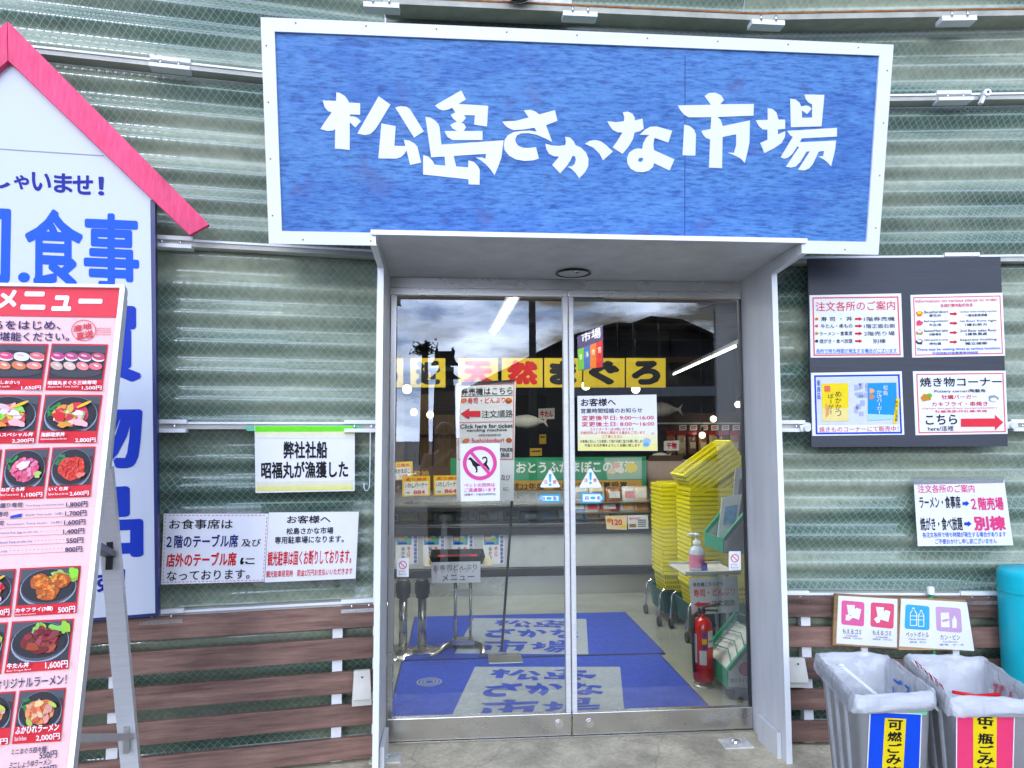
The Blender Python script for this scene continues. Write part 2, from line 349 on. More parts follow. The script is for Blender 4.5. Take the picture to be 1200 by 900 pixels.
def weather(m):
    t, N, L, b = tree(m); src = b.inputs['Base Color'].links[0].from_socket; tc = N('ShaderNodeTexCoord')
    vo = N('ShaderNodeTexVoronoi'); vo.feature = 'DISTANCE_TO_EDGE'; vo.inputs['Scale'].default_value = 1.3; nz = N('ShaderNodeTexNoise'); nz.inputs['Scale'].default_value = 4; nz.inputs['Detail'].default_value = 8
    ad = N('ShaderNodeMix'); ad.data_type = 'RGBA'; ad.blend_type = 'LINEAR_LIGHT'; ad.inputs[0].default_value = .12; L(tc.outputs['Object'], ad.inputs[6]); L(tc.outputs['Object'], nz.inputs[0]); L(nz.outputs['Color'], ad.inputs[7]); L(ad.outputs[2], vo.inputs[0])
    mr = N('ShaderNodeMapRange'); mr.inputs[1].default_value = .002; mr.inputs[2].default_value = .012; mr.inputs[3].default_value = .8; mr.inputs[4].default_value = 1; L(vo.outputs['Distance'], mr.inputs[0])
    n2 = N('ShaderNodeTexNoise'); n2.inputs['Scale'].default_value = 60; n2.inputs['Detail'].default_value = 5; L(tc.outputs['Object'], n2.inputs[0]); m2 = N('ShaderNodeMapRange'); m2.inputs[1].default_value = .3; m2.inputs[2].default_value = .62; m2.inputs[3].default_value = .84; m2.inputs[4].default_value = 1.04; L(n2.outputs[0], m2.inputs[0])
    n3 = N('ShaderNodeTexNoise'); n3.inputs['Scale'].default_value = 3.2; n3.inputs['Detail'].default_value = 9; n3.inputs['Roughness'].default_value = .7; L(tc.outputs['Object'], n3.inputs[0]); m3 = N('ShaderNodeMapRange'); m3.inputs[1].default_value = .42; m3.inputs[2].default_value = .6; m3.inputs[3].default_value = .75; m3.inputs[4].default_value = 1.1; L(n3.outputs[0], m3.inputs[0])
    k1 = N('ShaderNodeMath'); k1.operation = 'MULTIPLY'; k2 = N('ShaderNodeMath'); k2.operation = 'MULTIPLY'; L(mr.outputs[0], k1.inputs[0]); L(m2.outputs[0], k1.inputs[1]); L(k1.outputs[0], k2.inputs[0]); L(m3.outputs[0], k2.inputs[1])
    v = N('ShaderNodeVectorMath'); v.operation = 'SCALE'; L(src, v.inputs[0]); L(k2.outputs[0], v.inputs['Scale']); L(v.outputs[0], b.inputs['Base Color'])
weather(CONC)
ASPH = mat('asphalt', (.25, .24, .215), .85, var=.3, scale=20, bump=.4)
FLOORI = mat('shop_floor', (.27, .28, .24), .3, var=.28, scale=3.5)
MATBLUE = mat('blue_mat', (.010, .045, .40), .9, var=.25, scale=22, bump=.8)
MATGREY = mat('grey_mat', (.3, .34, .4), .9, var=.15, scale=40, bump=.6)
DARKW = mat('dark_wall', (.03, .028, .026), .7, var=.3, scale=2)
YPLAST = mat('yellow_plastic', (.88, .79, .004), .38, var=.06, scale=6)
TEALP = mat('teal_plastic', (.0, .5, .6), .4, var=.14, scale=5, stretch=(1, 1, .3))
BINP = mat('grey_bin_plastic', (.56, .57, .58), .5, var=.14, scale=7)
EXTR = mat('extinguisher_red', (.68, .008, .012), .25, var=.06, coat=.5)
GRNR = mat('green_rack_paint', (.0, .3, .15), .4, var=.08)
HAIR = mat('black_hair', (.012, .01, .009), .5, var=.3, scale=30)
SKIN = mat('skin', (.42, .25, .18), .5, var=.06)

# ================================================================== SETTING
g = MB()
prof = [(-6, 0), (-9, -.2), (-20, -1.5), (-40, -1.6), (-700, -1.6)]
g.add([(x, y, z) for y, z in [(.02, 0)]+prof for x in (-500, 500)], [(2*i, 2*i+1, 2*i+3, 2*i+2) for i in range(len(prof))], ASPH)
tag(g.build('street', base=(0, 0, 0)), kind='structure')
ap = MB().box((-.5, -.62, -.2), (2.4, .07, .004), CONC)
tag(ap.build('pavement', base=(0, 0, 0)), kind='structure')
fi = MB().add([(-3, .07, .002), (6, .07, .002), (6, 9, .002), (-3, 9, .002)], [(0, 1, 2, 3)], FLOORI)
tag(fi.build('shop_floor', base=(0, 0, 0)), kind='structure')
LEFT_TH, RIGHT_TH = R(8.67), R(-6.04)
LN = Vector((math.sin(LEFT_TH), -math.cos(LEFT_TH), 0)); RN = Vector((math.sin(RIGHT_TH), -math.cos(RIGHT_TH), 0))
LP, RP = Plane((-.03, -.1, 0), LN), Plane((1.83, -.1, 0), RN)
CP = Plane((-.03, -.1, 0), (0, -1, 0))
LT = Vector((-math.cos(LEFT_TH), -math.sin(LEFT_TH), 0)); RT = Vector((math.cos(RIGHT_TH), math.sin(RIGHT_TH), 0)); CT = Vector((1, 0, 0))

def corr(o, t, n, s0, s1, z0, z1):
    mb = MB(); vs = []; fs = []; k = int((z1-z0)/.13*16); p0, p1 = o+t*s0, o+t*s1
    for i in range(k+1):
        z = z0+(z1-z0)*i/k; d = .017*math.sin(2*math.pi*(z-.66)/.1333)-.03
        for p in (p0, p1): vs.append(p+n*d+Vector((0, 0, z)))
    for i in range(k): fs.append((2*i, 2*i+1, 2*i+3, 2*i+2))
    mb.add(vs, fs, GLASSW, True); return mb
def facade(label, o, t, n, s0, s1, zs, clips, lower=True):
    o = Vector(o); w = thing('glass_wall', label, 'wall', o+t*((s0+s1)/2))
    lo = 0
    for z in zs:
        corr(o, t, n, s0, s1, lo+.0 if lo else 0, z).build('corrugated_panel', w)
        r = MB(); a, b = o+t*s0, o+t*s1; zv = Vector((0, 0, z))
        r.quad_slab([a+n*.045+zv+Vector((0, 0, -.028)), b+n*.045+zv+Vector((0, 0, -.028)), b+n*.045+zv, a+n*.045+zv], n, .07, RAILM)
        r.quad_slab([a+n*.052+zv+Vector((0, 0, -.006)), b+n*.052+zv+Vector((0, 0, -.006)), b+n*.052+zv+Vector((0, 0, .004)), a+n*.052+zv+Vector((0, 0, .004))], n, .006, WHITE)
        r.build('rail', w); lo = z+.002
    for s, z in clips:
        c = MB(); p = o+t*s+Vector((0, 0, z)); h = t*.085
        c.quad_slab([p-h+n*.062+Vector((0, 0, -.004)), p+h+n*.062+Vector((0, 0, -.004)), p+h+n*.062+Vector((0, 0, .014)), p-h+n*.062+Vector((0, 0, .014))], n, .02, WHITE)
        c.quad_slab([p-h+n*.075+Vector((0, 0, -.043)), p+h+n*.075+Vector((0, 0, -.043)), p+h+n*.075+Vector((0, 0, -.026)), p-h+n*.075+Vector((0, 0, -.026))], n, .06, WHITE)
        for k in (-.45, .45):
            q = p+h*k+n*.07; c.tube([q+Vector((0, 0, -.03)), q+Vector((0, 0, -.008))], .005, CHROME, 6)
        c.build('clip', w)
    return w
RAILM = mat('rail_paint', (.5, .49, .43), .5, var=.2, scale=6)
def sval(px, pl, o, t): return (pl.at(px)-Vector(o)).dot(t)
lc = [(sval((203, 84), LP, LP.p, LT), 3.168), (sval((205, 288), LP, LP.p, LT), 2.343), (sval((198, 494), LP, LP.p, LT), 1.522), (sval((425, 490), LP, LP.p, LT), 1.522), (sval((422, 695), LP, LP.p, LT), .706), (sval((194, 713), LP, LP.p, LT), .706)]
facade('corrugated wired glass wall left of the shop door, with white rails and clips', LP.p, LT, LN, 0, 3.6, [.706, 1.522, 2.343, 3.168, 3.99, 4.8], lc)
rc = [(sval((1110, 117), RP, RP.p, RT), 3.172), (sval((918, 500), RP, RP.p, RT), 1.519), (sval((1138, 691), RP, RP.p, RT), .701), (sval((922, 690), RP, RP.p, RT), .701), (sval((1119, 300), RP, RP.p, RT), 2.343), (sval((1196, 498), RP, RP.p, RT), 1.519)]
facade('corrugated wired glass wall right of the shop door, behind the black notice board', RP.p, RT, RN, 0, 3.6, [.701, 1.519, 2.343, 3.172, 3.99, 4.8], rc)
w = thing('glass_wall', 'corrugated wired glass wall above the door, mostly hidden by the big blue sign', 'wall', (.9, -.1, 2.3))
for z0, z1 in ((2.3, 3.168), (3.17, 3.99), (3.99, 4.8)): corr(CP.p, CT, CP.n, 0, 1.86, z0, z1).build('corrugated_panel', w)
p = RP.at((1152, 115), .06); b = MB(); b.tube([p+Vector((0, .0, .012)), p+RN*.04+Vector((0, 0, .012))], .018, WHITE, 10); b.bar(p+RN*.02+Vector((-.005, 0, .01)), p+RN*.02+Vector((-.03, 0, -.04)), .02, .014, WHITE); b.tube([p+RN*.041+Vector((0, 0, .012)), p+RN*.043+Vector((0, 0, .012))], .006, BLACKM, 8)
tag(b.build('rail_clamp', base=p), 'small white pipe clamp on the upper right rail, right of the blue sign', 'clamp')
# ledge beam above the sign running over all three facets
lb = thing('ledge_beam', 'rust-edged pale steel ledge running along the glass wall above the blue sign', 'ledge', (.9, -.1, 3.5))
LEDGE = mat('ledge_paint', (.42, .41, .34), .55, var=.25, scale=9)
path = [LP.p+LT*3.6, LP.p, RP.p, RP.p+RT*3.6]
for i, (n_, zz) in enumerate(((LN, 3.56), (CP.n, 3.56), (RN, 3.56))):
    if i == 0: continue
    a, b = path[i], path[i+1]; zv = Vector((0, 0, zz)); q = MB()
    q.quad_slab([a+n_*.10+zv+Vector((0, 0, -.01)), b+n_*.10+zv+Vector((0, 0, -.01)), b+n_*.10+zv+Vector((0, 0, .024)), a+n_*.10+zv+Vector((0, 0, .024))], n_, .12, LEDGE)
    q.quad_slab([a+n_*.104+zv+Vector((0, 0, .02)), b+n_*.104+zv+Vector((0, 0, .02)), b+n_*.104+zv+Vector((0, 0, .029)), a+n_*.104+zv+Vector((0, 0, .029))], n_, .02, RUSTE); q.build('flange', lb)
for px, pl in (((450, 12), CP), ((675, 25), CP), ((888, 34), CP), ((1107, 30), RP)):
    p = pl.at(px); t_ = CT if pl is CP else RT; n_ = pl.n; h = t_*.085; p = Vector((p.x, p.y, 3.545)); c = MB()
    c.quad_slab([p-h+n_*.125+Vector((0, 0, -.03)), p+h+n_*.125+Vector((0, 0, -.03)), p+h+n_*.125+Vector((0, 0, -.005)), p-h+n_*.125+Vector((0, 0, -.005))], n_, .06, WHITE)
    for k in (-.45, .45): c.tube([p+h*k+n_*.127+Vector((0, 0, -.012)), p+h*k+n_*.127+Vector((0, 0, .016))], .006, CHROME, 6)
    c.build('clip', lb)
# white panel with a chrome duct above the sign
dv = thing('wall_vent', 'white wall panel with a shiny round duct outlet above the sign', 'vent', (.6, -.13, 3.62))
pq = [CP.at(q, .03) for q in ((462, -26), (670, -12), (670, 17), (462, 10))]
MB().quad_slab(pq, CP.n, .02, RUST).build('panel', dv)
p = CP.at((606, -6), .03); d_ = MB()
d_.tube([p, p+Vector((0, -.06, 0)), p+Vector((0, -.12, -.03)), p+Vector((0, -.15, -.07))], [.075, .075, .07, .066], CHROME, 18, cap=False); d_.build('duct', dv)

# wooden slats at the foot of both walls
def slats(label, o, t, n, s0, s1, battens):
    o = Vector(o); w = thing('slat_fence', label, 'slats', o+t*s0)
    for zt in (.691, .551, .404, .261, .116):
        b = MB(); zb = max(.012, zt-.094); a0, a1 = o+t*s0, o+t*s1
        b.quad_slab([a0+n*.075+Vector((0, 0, zb)), a1+n*.075+Vector((0, 0, zb)), a1+n*.075+Vector((0, 0, zt)), a0+n*.075+Vector((0, 0, zt))], n, .022, SLAT)
        for s in battens:
            for dz in (.25, .72): p = o+t*s+n*.0758+Vector((0, 0, zb+(zt-zb)*dz)); b.add([p+t*.0035*math.cos(k*math.pi/3)+Vector((0, 0, .0035*math.sin(k*math.pi/3))) for k in range(6)], [tuple(range(6))], RUSTE)
        b.build('board', w, bevel=.002)
    for s in battens:
        b = MB(); p = o+t*s
        b.quad_slab([p-t*.022+n*.050+Vector((0, 0, .01)), p+t*.022+n*.050+Vector((0, 0, .01)), p+t*.022+n*.050+Vector((0, 0, .69)), p-t*.022+n*.050+Vector((0, 0, .69))], n, .045, WHITE); b.build('batten', w)
    return w
slats('brown wooden slats with white battens under the left glass wall, behind the menu stand', LP.p, LT, LN, .01, 3.2, [sval((395, 790), LP, LP.p, LT), sval((137, 830), LP, LP.p, LT)])
slats('brown wooden slats with white battens under the right glass wall, behind the bins', RP.p, RT, RN, .01, 3.2, [sval((942, 800), RP, RP.p, RT), 1.6])
# corner posts
for lab, p in (('white metal post at the left edge of the door surround', Vector((-.036, -.14, 0))), ):
    tag(MB().box((p.x-.012, p.y-.02, 0), (p.x+.012, p.y+.1, 2.3), WHITE).build('corner_post', base=p), lab, 'post')

# ================================================================== ENTRANCE
pt = thing('door_surround', 'grey metal entrance surround with flared hood round the sliding glass doors', 'door frame', (.9, 0, 0))
for sg, x in ((-1, 0.0), (1, 1.8)):
    j = MB(); x1 = x+sg*.014
    pr = [(.03, 0), (-.355, 0), (-.355, 2.214), (-.647, 2.236), (-.647, 2.289), (.03, 2.26)]
    vs = [(x, y, z) for y, z in pr]+[(x1, y, z) for y, z in pr]
    j.add(vs, [tuple(range(6)), tuple(range(11, 5, -1))]+[(i, (i+1) % 6, (i+1) % 6+6, i+6) for i in range(6)], GREYP)
    jo = j.build('jamb', pt)
    e = MB(); xa, xb = sorted((x-sg*.004, x+sg*.022)); e.box((xa, -.362, .0), (xb, -.3551, 2.214), WHITE)
    e.add([(xa, -.357, 2.2145), (xb, -.357, 2.2145), (xb, -.654, 2.2365), (xa, -.654, 2.2365), (xa, -.357, 2.2105), (xb, -.357, 2.2105), (xb, -.654, 2.2325), (xa, -.654, 2.2325)], [(0, 1, 2, 3), (7, 6, 5, 4), (0, 4, 5, 1), (2, 6, 7, 3), (0, 3, 7, 4), (1, 5, 6, 2)], WHITE)
    e.build('edge_trim', jo)
    a = MB(); xi = x-sg*.003; a.box((min(xi, xi-sg*.02), -.31, .0), (max(xi, xi-sg*.02), -.1, .12), GREYP); a.build('access_cover', jo)
s_ = MB(); s_.hexa([(.001, .03, 2.252), (1.799, .03, 2.252), (1.799, -.647, 2.287), (.001, -.647, 2.287)], [(.001, .03, 2.26), (1.799, .03, 2.26), (1.799, -.647, 2.293), (.001, -.647, 2.293)], GREYP)
so_ = s_.build('soffit', pt)
MB().box((-.02, -.660, 2.276), (1.82, -.6475, 2.296), WHITE).build('front_trim', so_)
dl = MB(); c0 = Plane((0, 0, 2.2535), (0, 0, -1)).at((672, 321)); c0.z = 2.2575
dl.lathe(c0, [(.088, -.004), (.08, -.006), (.07, .02), (.05, .03), (.0, .03)], BLACKM, 28); dl.ball(c0+Vector((.01, .0, .012)), .03, CHROME, 12, (1, 1, .5)); dl.build('downlight', so_)
for x in (.0, 1.2):
    pass
hd = MB(); hd.box((.001, .0, 2.2), (1.799, .06, 2.2515), STEEL); hd.build('head_rail', pt)
MB().box((.001, -.012, .0045), (1.799, .09, .012), STEEL).build('sill_track', pt)
for sg, x in ((-1, .001), (1, 1.799)):
    pass
def leaf(label, x0, x1, mid, hook):
    r = thing('sliding_door', label, 'door', ((x0+x1)/2, .02, 0))
    r_ = MB(); r_.box((x0, .0, .014), (x1, .036, .118), STEEL); r_.build('bottom_rail', r, bevel=.003)
    MB().box((x0, .001, 2.165), (x1, .035, 2.1985), STEEL).build('top_rail', r)
    a, b = (x1-.024, x1) if mid > 0 else (x0, x0+.024)
    MB().box((a, -.002, .119), (b, .038, 2.164), ALU).build('stile', r, bevel=.003)
    c, d = (x0, x0+.028) if mid > 0 else (x1-.009, x1)
    MB().box((c, .002, .119), (d, .034, 2.164), STEEL if mid > 0 else BLACKM).build('stile', r, bevel=.003)
    MB().box((x0+(.026 if mid > 0 else .022), .014, .117), (x1-(.022 if mid > 0 else .007), .020, 2.167), DGLASS).build('glass_pane', r)
    k = MB(); kc = Vector((hook, -.001, .068)); n = 20
    for rr, y in ((.021, -.004), (.013, -.006)):
        k.add([kc+Vector((rr*math.cos(2*math.pi*i/n), y, rr*math.sin(2*math.pi*i/n))) for i in range(n)]+[kc+Vector((rr*math.cos(2*math.pi*i/n), 0, rr*math.sin(2*math.pi*i/n))) for i in range(n)], [tuple(range(n))]+[(i, (i+1) % n, (i+1) % n+n, i+n) for i in range(n)], CHROME)
    k.build('lock', r); return r
xm = at_y((668, 600), 0).x
DL = leaf('left sliding glass door in a steel frame, with the small menu stand behind it', .003, xm-.003, 1, at_y((655, 857), 0).x)
DR = leaf('right sliding glass door in a steel frame, with yellow baskets behind it', xm+.003, 1.797, -1, at_y((691, 856), 0).x)
GO = Y(.0135)      # outer face of the glass
# stickers that belong to the doors
def stick(door, name, quad, m=None):
    pr = Print(GO, quad, .0006); return pr
def no_sign(door, q, words):
    pr = Print(GO, q, .0006); x0, y0 = q[0]; x1, y1 = q[2]; cx = (x0+x1)/2
    pr.poly(q, WHI, 0, 'warning_sticker'); pr.ring((cx, y0+8.2), 4.8, 3.9, RED, 1, 'warning_sticker', 20)
    pr.poly([(cx-3.4, y0+5.6), (cx-2.8, y0+5), (cx+3.4, y0+10.9), (cx+2.8, y0+11.5)], RED, 2, 'warning_sticker')
    pr.text('ドアに', (cx-4.2, y0+14.6, cx+3.2, y0+16.8), BLACK, .01, 1, 'warning_sticker'); pr.text('ちゅうい', (cx-4.8, y0+17.8, cx+4.8, y0+20.4), BLACK, .01, 1, 'warning_sticker')
    pr.done(door)
no_sign(DL, [(465, 654), (479, 654), (479, 676), (465, 676)], 1); no_sign(DR, [(854, 646), (868, 646), (868.3, 667.7), (854, 667.7)], 1)
def caution(door, ax, ay, x0, x1, yb):
    pr = Print(GO, [(x0, ay), (x1, ay), (x1, yb), (x0, yb)], .0006); n = 'caution_sticker'
    pr.poly([(ax-1, ay), (ax+1, ay), (x1, yb-1.5), (x1-1, yb), (x0+1, yb), (x0, yb-1.5)], WHI, 0, n)
    pr.poly([(ax-1.7, ay+4.5), (ax+1.7, ay+4.5), (ax+1, ay+14), (ax-1, ay+14)], CYAN, 1, n); pr.ell((ax, ay+17), 1.6, 1.5, CYAN, 1, n)
    pr.text('注', (ax-7.5, ay+11.5, ax-3, ay+16), RED, .01, 1, n); pr.text('意', (ax+3, ay+11.5, ax+7.5, ay+16), RED, .01, 1, n); pr.done(door)
caution(DL, 644.7, 551, 633, 656.5, 571.2); caution(DR, 692, 549, 679, 705, 571.5)
def auto_arrow(door, xa, xb, y0, y1, d):
    pr = Print(GO, [(min(xa, xb), y0), (max(xa, xb), y0), (max(xa, xb), y1), (min(xa, xb), y1)], .0006); ym = (y0+y1)/2; n = 'automatic_door_sticker'; h = d*5
    pr.poly([(xa, y0), (xb-h, y0), (xb, ym), (xb-h, y1), (xa, y1)], CYAN, 0, n)
    pr.poly([(xa+d*2, y0+1.8), (xb-h-d*.5, y0+1.8), (xb-d*2.5, ym), (xb-h-d*.5, y1-1.8), (xa+d*2, y1-1.8)], WHI, 1, n)
    xs = sorted((xa, xb)); c = (xs[0]+xs[1])/2
    pr.text('自', (c-9, ym-2.2, c-5, ym+2.2), BLUE, .01, 2, n); pr.text('動', (c+5, ym-2.2, c+9, ym+2.2), BLUE, .01, 2, n); pr.ell((c, ym), 3.2, 1.6, CYAN, 2, n); pr.done(door)
auto_arrow(DL, 656.7, 630, 579.5, 588.5, -1); auto_arrow(DR, 681, 708.5, 577.5, 589.5, 1)
sn = Print(GO, [(672, 342), (709, 342), (709, 367), (672, 367)], .0006)
MB().quad_slab([Y(.03).at(q) for q in ((672, 342), (709, 341), (708.5, 367), (672, 364))], (0, -1, 0), .004, mat('beige_panel', (.42, .42, .37), .6)).build('sensor_panel', DR)

# ================================================================== BIG BLUE SIGN
k_ = (3.5159-.45)/(3.5159-.5); sc_ = Vector((CAM.x+(.8886-CAM.x)*k_, -.45, CAM.z+(2.2759-CAM.z)*k_))
ya, ti = .0076, .1989
SR = Vector((math.cos(ya), math.sin(ya), 0)); SU = Vector((math.sin(ti)*math.sin(ya), -math.sin(ti)*math.cos(ya), math.cos(ti))); SN = SR.cross(SU)
if SN.y > 0: SN = -SN
SP = Plane(sc_, SN)
sg = thing('shop_sign', 'big weathered blue board with white lettering in a white frame above the door', 'sign', sc_)
outer = [(305.3, 20), (1047.3, 52.3), (1029.5, 298.5), (315, 285.5)]; inner = [(321.7, 36.7), (1030.7, 65), (1015.7, 283.3), (330.3, 270.7)]
MB().quad_slab([SP.at(q, -.004) for q in outer], SN, .02, BLUEB).build('panel', sg)
fr = MB()
for i in range(4):
    fr.quad_slab([SP.at(outer[i], .006), SP.at(outer[(i+1) % 4], .006), SP.at(inner[(i+1) % 4], .006), SP.at(inner[i], .006)], SN, .012, WHITE)
fro = fr.build('frame', sg)
nb = MB()
for i in range(4):
    a, b = outer[i], outer[(i+1) % 4]; c = ((inner[i][0]+inner[(i+1) % 4][0])/2, (inner[i][1]+inner[(i+1) % 4][1])/2); num = 9 if i % 2 == 0 else 4
    for k in range(num):
        t = (k+.5)/num; q = (a[0]+(b[0]-a[0])*t, a[1]+(b[1]-a[1])*t); mid = ((a[0]+b[0])/2, (a[1]+b[1])/2); q = (q[0]+(c[0]-mid[0])*.35, q[1]+(c[1]-mid[1])*.35)
        p = SP.at(q, .0068); MB().add([p+SR*.004*math.cos(j*math.pi/3)+SU*.004*math.sin(j*math.pi/3) for j in range(6)], [tuple(range(6))], RUSTE).build('nail', sg)
sm = MB(); q = [(802.3, 66), (803.3, 66), (803, 279), (802, 279)]; sm.poly([SP.at(p, -.0032) for p in q], mat('seam', (.02, .07, .3), .7)); sm.build('board_seam', sg)
LET = [
 ('A', [[(167,90),(200,98),(235,120),(258,150),(270,175),(360,178),(360,272),(278,270),(276,285),(310,287),(340,300),(367,326),(322,376),(276,334),(275,558),(155,547),(158,388),(140,400),(95,405),(37,388),(75,330),(130,252),(100,243),(75,215),(55,157),(165,160)],
   [(510,123),(606,190),(510,350),(480,395),(445,428),(400,438),(337,425)], [(645,213),(690,203),(735,207),(765,228),(877,407),(798,458)],
   [(533,343),(648,365),(638,525),(728,527),(715,475),(760,483),(800,505),(824,530),(855,660),(766,680),(737,562),(715,595),(690,617),(655,629),(508,627)]]),
 ('B', [[(418,75),(458,148),(395,185),(638,200),(628,368),(524,352),(530,278),(440,275),(458,298),(432,330),(412,335),(440,345),(458,375),(437,405),(592,405),(592,478),(350,478),(310,455),(283,405),(388,405),(350,385),(330,355),(360,338),(385,330),(350,300),(335,272),(372,253),(345,215),(310,232),(270,238),(235,225),(207,197)],
   [(128,290),(170,297),(205,318),(235,350),(243,375),(258,515),(763,480),(745,620),(720,690),(690,763),(660,720),(620,675),(575,640),(537,620),(590,620),(615,632),(622,590),(357,607),(378,692),(475,700),(478,643),(520,655),(555,690),(570,720),(568,840),(480,838),(477,797),(110,757),(110,600),(150,612),(185,645),(203,678),(290,686),(285,612),(175,617)]]),
 ('C', [[(60,328),(170,322),(275,295),(235,237),(290,233),(330,247),(360,270),(487,235),(508,322),(415,357),(465,493),(410,465),(340,435),(270,422),(215,424),(180,440),(165,470),(170,500),(190,525),(225,540),(270,543),(333,535),(357,628),(310,643),(240,648),(170,635),(115,605),(80,560),(73,520),(80,475),(105,440),(150,415),(210,405),(280,402),(340,410),(322,377),(230,393),(150,397),(110,380),(80,355)],
   [(410,507),(460,522),(520,525),(570,520),(577,490),(570,450),(610,458),(640,488),(655,520),(700,540),(740,580),(760,630),(757,690),(735,735),(685,788),(655,745),(625,715),(592,694),(625,692),(648,672),(658,635),(648,608),(630,606),(612,645),(582,690),(530,748),(465,680),(522,612),(480,610),(440,590),(418,550)],
   [(730,508),(770,485),(815,477),(860,488),(910,525),(957,572),(878,643),(850,590),(800,540)]]),
 ('D', [[(82,325),(150,333),(217,325),(220,290),(207,253),(250,247),(285,265),(303,295),(305,320),(367,303),(377,385),(350,405),(302,418),(290,470),(255,530),(205,590),(125,537),(160,490),(205,417),(165,415),(125,395),(100,360)],
   [(345,435),(385,395),(430,370),(480,367),(608,403),(577,498),(465,460),(455,510),(460,560),(627,635),(587,725),(460,665),(450,700),(420,725),(370,740),(315,735),(270,710),(245,665),(243,620),(260,580),(295,555),(330,545),(365,550),(375,500),(400,455),(425,437)],
   [(330,640),(345,622),(370,622),(373,640),(355,657),(335,652)]]),
 ('E', [[(343,130),(380,105),(440,102),(490,125),(513,165),(480,203),(777,200),(773,303),(455,315),(485,340),(503,395),(742,345),(738,540),(720,625),(697,718),(660,680),(600,650),(545,628),(580,628),(603,630),(622,560),(622,467),(502,490),(497,765),(383,760),(393,512),(355,500),(330,470),(315,437),(397,420),(403,317),(205,318),(165,295),(130,255),(108,213),(400,208)],
   [(165,382),(210,393),(250,425),(268,470),(262,655),(150,652)]]),
 ('F', [[(223,237),(265,245),(300,275),(318,338),(377,338),(377,420),(313,425),(313,468),(378,440),(375,490),(345,545),(280,590),(195,632),(157,543),(222,515),(222,427),(180,425),(145,395),(120,343),(225,340)],
   [(422,155),(465,160),(500,185),(518,222),(560,213),(590,222),(610,243),(570,290),(523,255),(525,322),(615,320),(615,203),(585,190),(560,160),(547,117),(722,120),(697,397),(428,405)],
   [(395,437),(833,410),(832,487),(525,503),(505,537),(825,522),(815,610),(800,670),(780,750),(755,720),(720,690),(668,662),(712,658),(720,613),(672,620),(620,730),(590,765),(550,785),(490,780),(597,615),(565,620),(510,710),(470,750),(430,760),(383,753),(500,580),(485,572),(440,640),(405,672),(370,683),(337,670),(445,490),(420,475)]]),
]
OFF = {'A': (370, 95, 6.925), 'B': (480, 95, 6.925), 'C': (580, 95, 6.925), 'D': (700, 95, 6.925), 'E': (780, 95, 7.5), 'F': (870, 95, 7.5)}
SIGNLOC = []          # outlines in the sign's own plane, used again (smaller) on the door mats
for key, loops in LET:
    ox, oy, s = OFF[key]; SIGNLOC.append([[(ox+x/s, oy+y/s) for x, y in lp] for lp in loops])
def curve_mesh(loops2d, extrude):
    cu = bpy.data.curves.new('letter_curve', 'CURVE'); cu.dimensions = '2D'; cu.fill_mode = 'BOTH' if extrude else 'BOTH'; cu.extrude = extrude
    for lp in loops2d:
        sp = cu.splines.new('POLY'); sp.points.add(len(lp)-1); sp.use_cyclic_u = True
        for p, q in zip(sp.points, lp): p.co = (q[0], q[1], 0, 1)
    o = bpy.data.objects.new('letter_curve', cu); me = o.to_mesh(); vs = [v.co.copy() for v in me.vertices]; fs = [tuple(p.vertices) for p in me.polygons]; o.to_mesh_clear()
    bpy.data.objects.remove(o); bpy.data.curves.remove(cu); return vs, fs
for loops in SIGNLOC:
    l2 = []
    for lp in loops:
        l2.append([((SP.at(p)-sc_).dot(SR), (SP.at(p)-sc_).dot(SU)) for p in lp])
    vs, fs = curve_mesh(l2, .0012)
    MB().add([sc_+SR*v.x+SU*v.y+SN*(v.z-.0022) for v in vs], fs, WHITE).build('letter', sg)
br = thing('sign_bracket', 'dark steel brackets holding the blue sign off the glass wall', 'bracket', (.9, -.2, 2.6))
for x in (-.3, .5, 1.4, 2.1):
    for z in (2.42, 3.02):
        y1 = -.45-(z-2.29)*math.tan(ti)+.03; b = MB(); b.bar((x, -.12, z), (x, y1, z), .03, .03, BLACKM); b.build('arm', br)

# ================================================================== HOUSE-SHAPED BOARD (left)
HP = LP.off(.15)
hb = thing('house_shaped_board', 'tall white house-shaped board with pink gable trim and big blue lettering', 'sign board', HP.at((100, 722)))
hq = [(-150, 200), (9, 45), (179, 234), (184, 720), (-170, 748)]
MB().add([HP.at(q) for q in hq]+[HP.at(q, -.035) for q in hq], [tuple(range(5)), tuple(range(9, 4, -1))]+[(i, (i+1) % 5, (i+1) % 5+5, i+5) for i in range(5)], mat('white_sign_board', (.55, .59, .67), .4, var=.04, scale=2)).build('panel', hb)
be = MB()
NB = mat('navy_edge', (.012, .02, .12), .4)
be.quad_slab([HP.at(q, .001) for q in ((176, 234), (181.5, 234), (185.5, 722), (182, 722))], LN, .038, NB)
be.quad_slab([HP.at(q, .0015) for q in ((-170, 747), (182, 718.5), (185.5, 722), (-170, 751))], LN, .038, NB); be.build('edge_strip', hb)
for q in ([(8.7, 24.5), (245, 263), (222, 275.5), (9.5, 71)], [(8.2, 24.5), (9, 71), (-215, 265), (-238, 250)]):
    MB().quad_slab([HP.at(p, .03) for p in q], LN, .028, PINKW).build('gable_trim', hb, bevel=.002)
pr = Print(HP, [(-150, 213), (179, 234), (184, 720), (-170, 748)], .001)
DB = ink(.03, .13, .6); BB = ink(.0, .36, .9); B2 = ink(.0, .2, .7)
for ch, bx in (('し', (-16, 200, 12, 221)), ('ゃ', (16, 205, 34, 222)), ('い', (37, 202, 60, 224)), ('ま', (63, 203, 85, 226)), ('せ', (85, 205, 109, 228)), ('！', (115, 207, 122, 229)), ('っ', (-50, 204, -24, 219))): pr.text(ch, bx, DB, .03, 1)
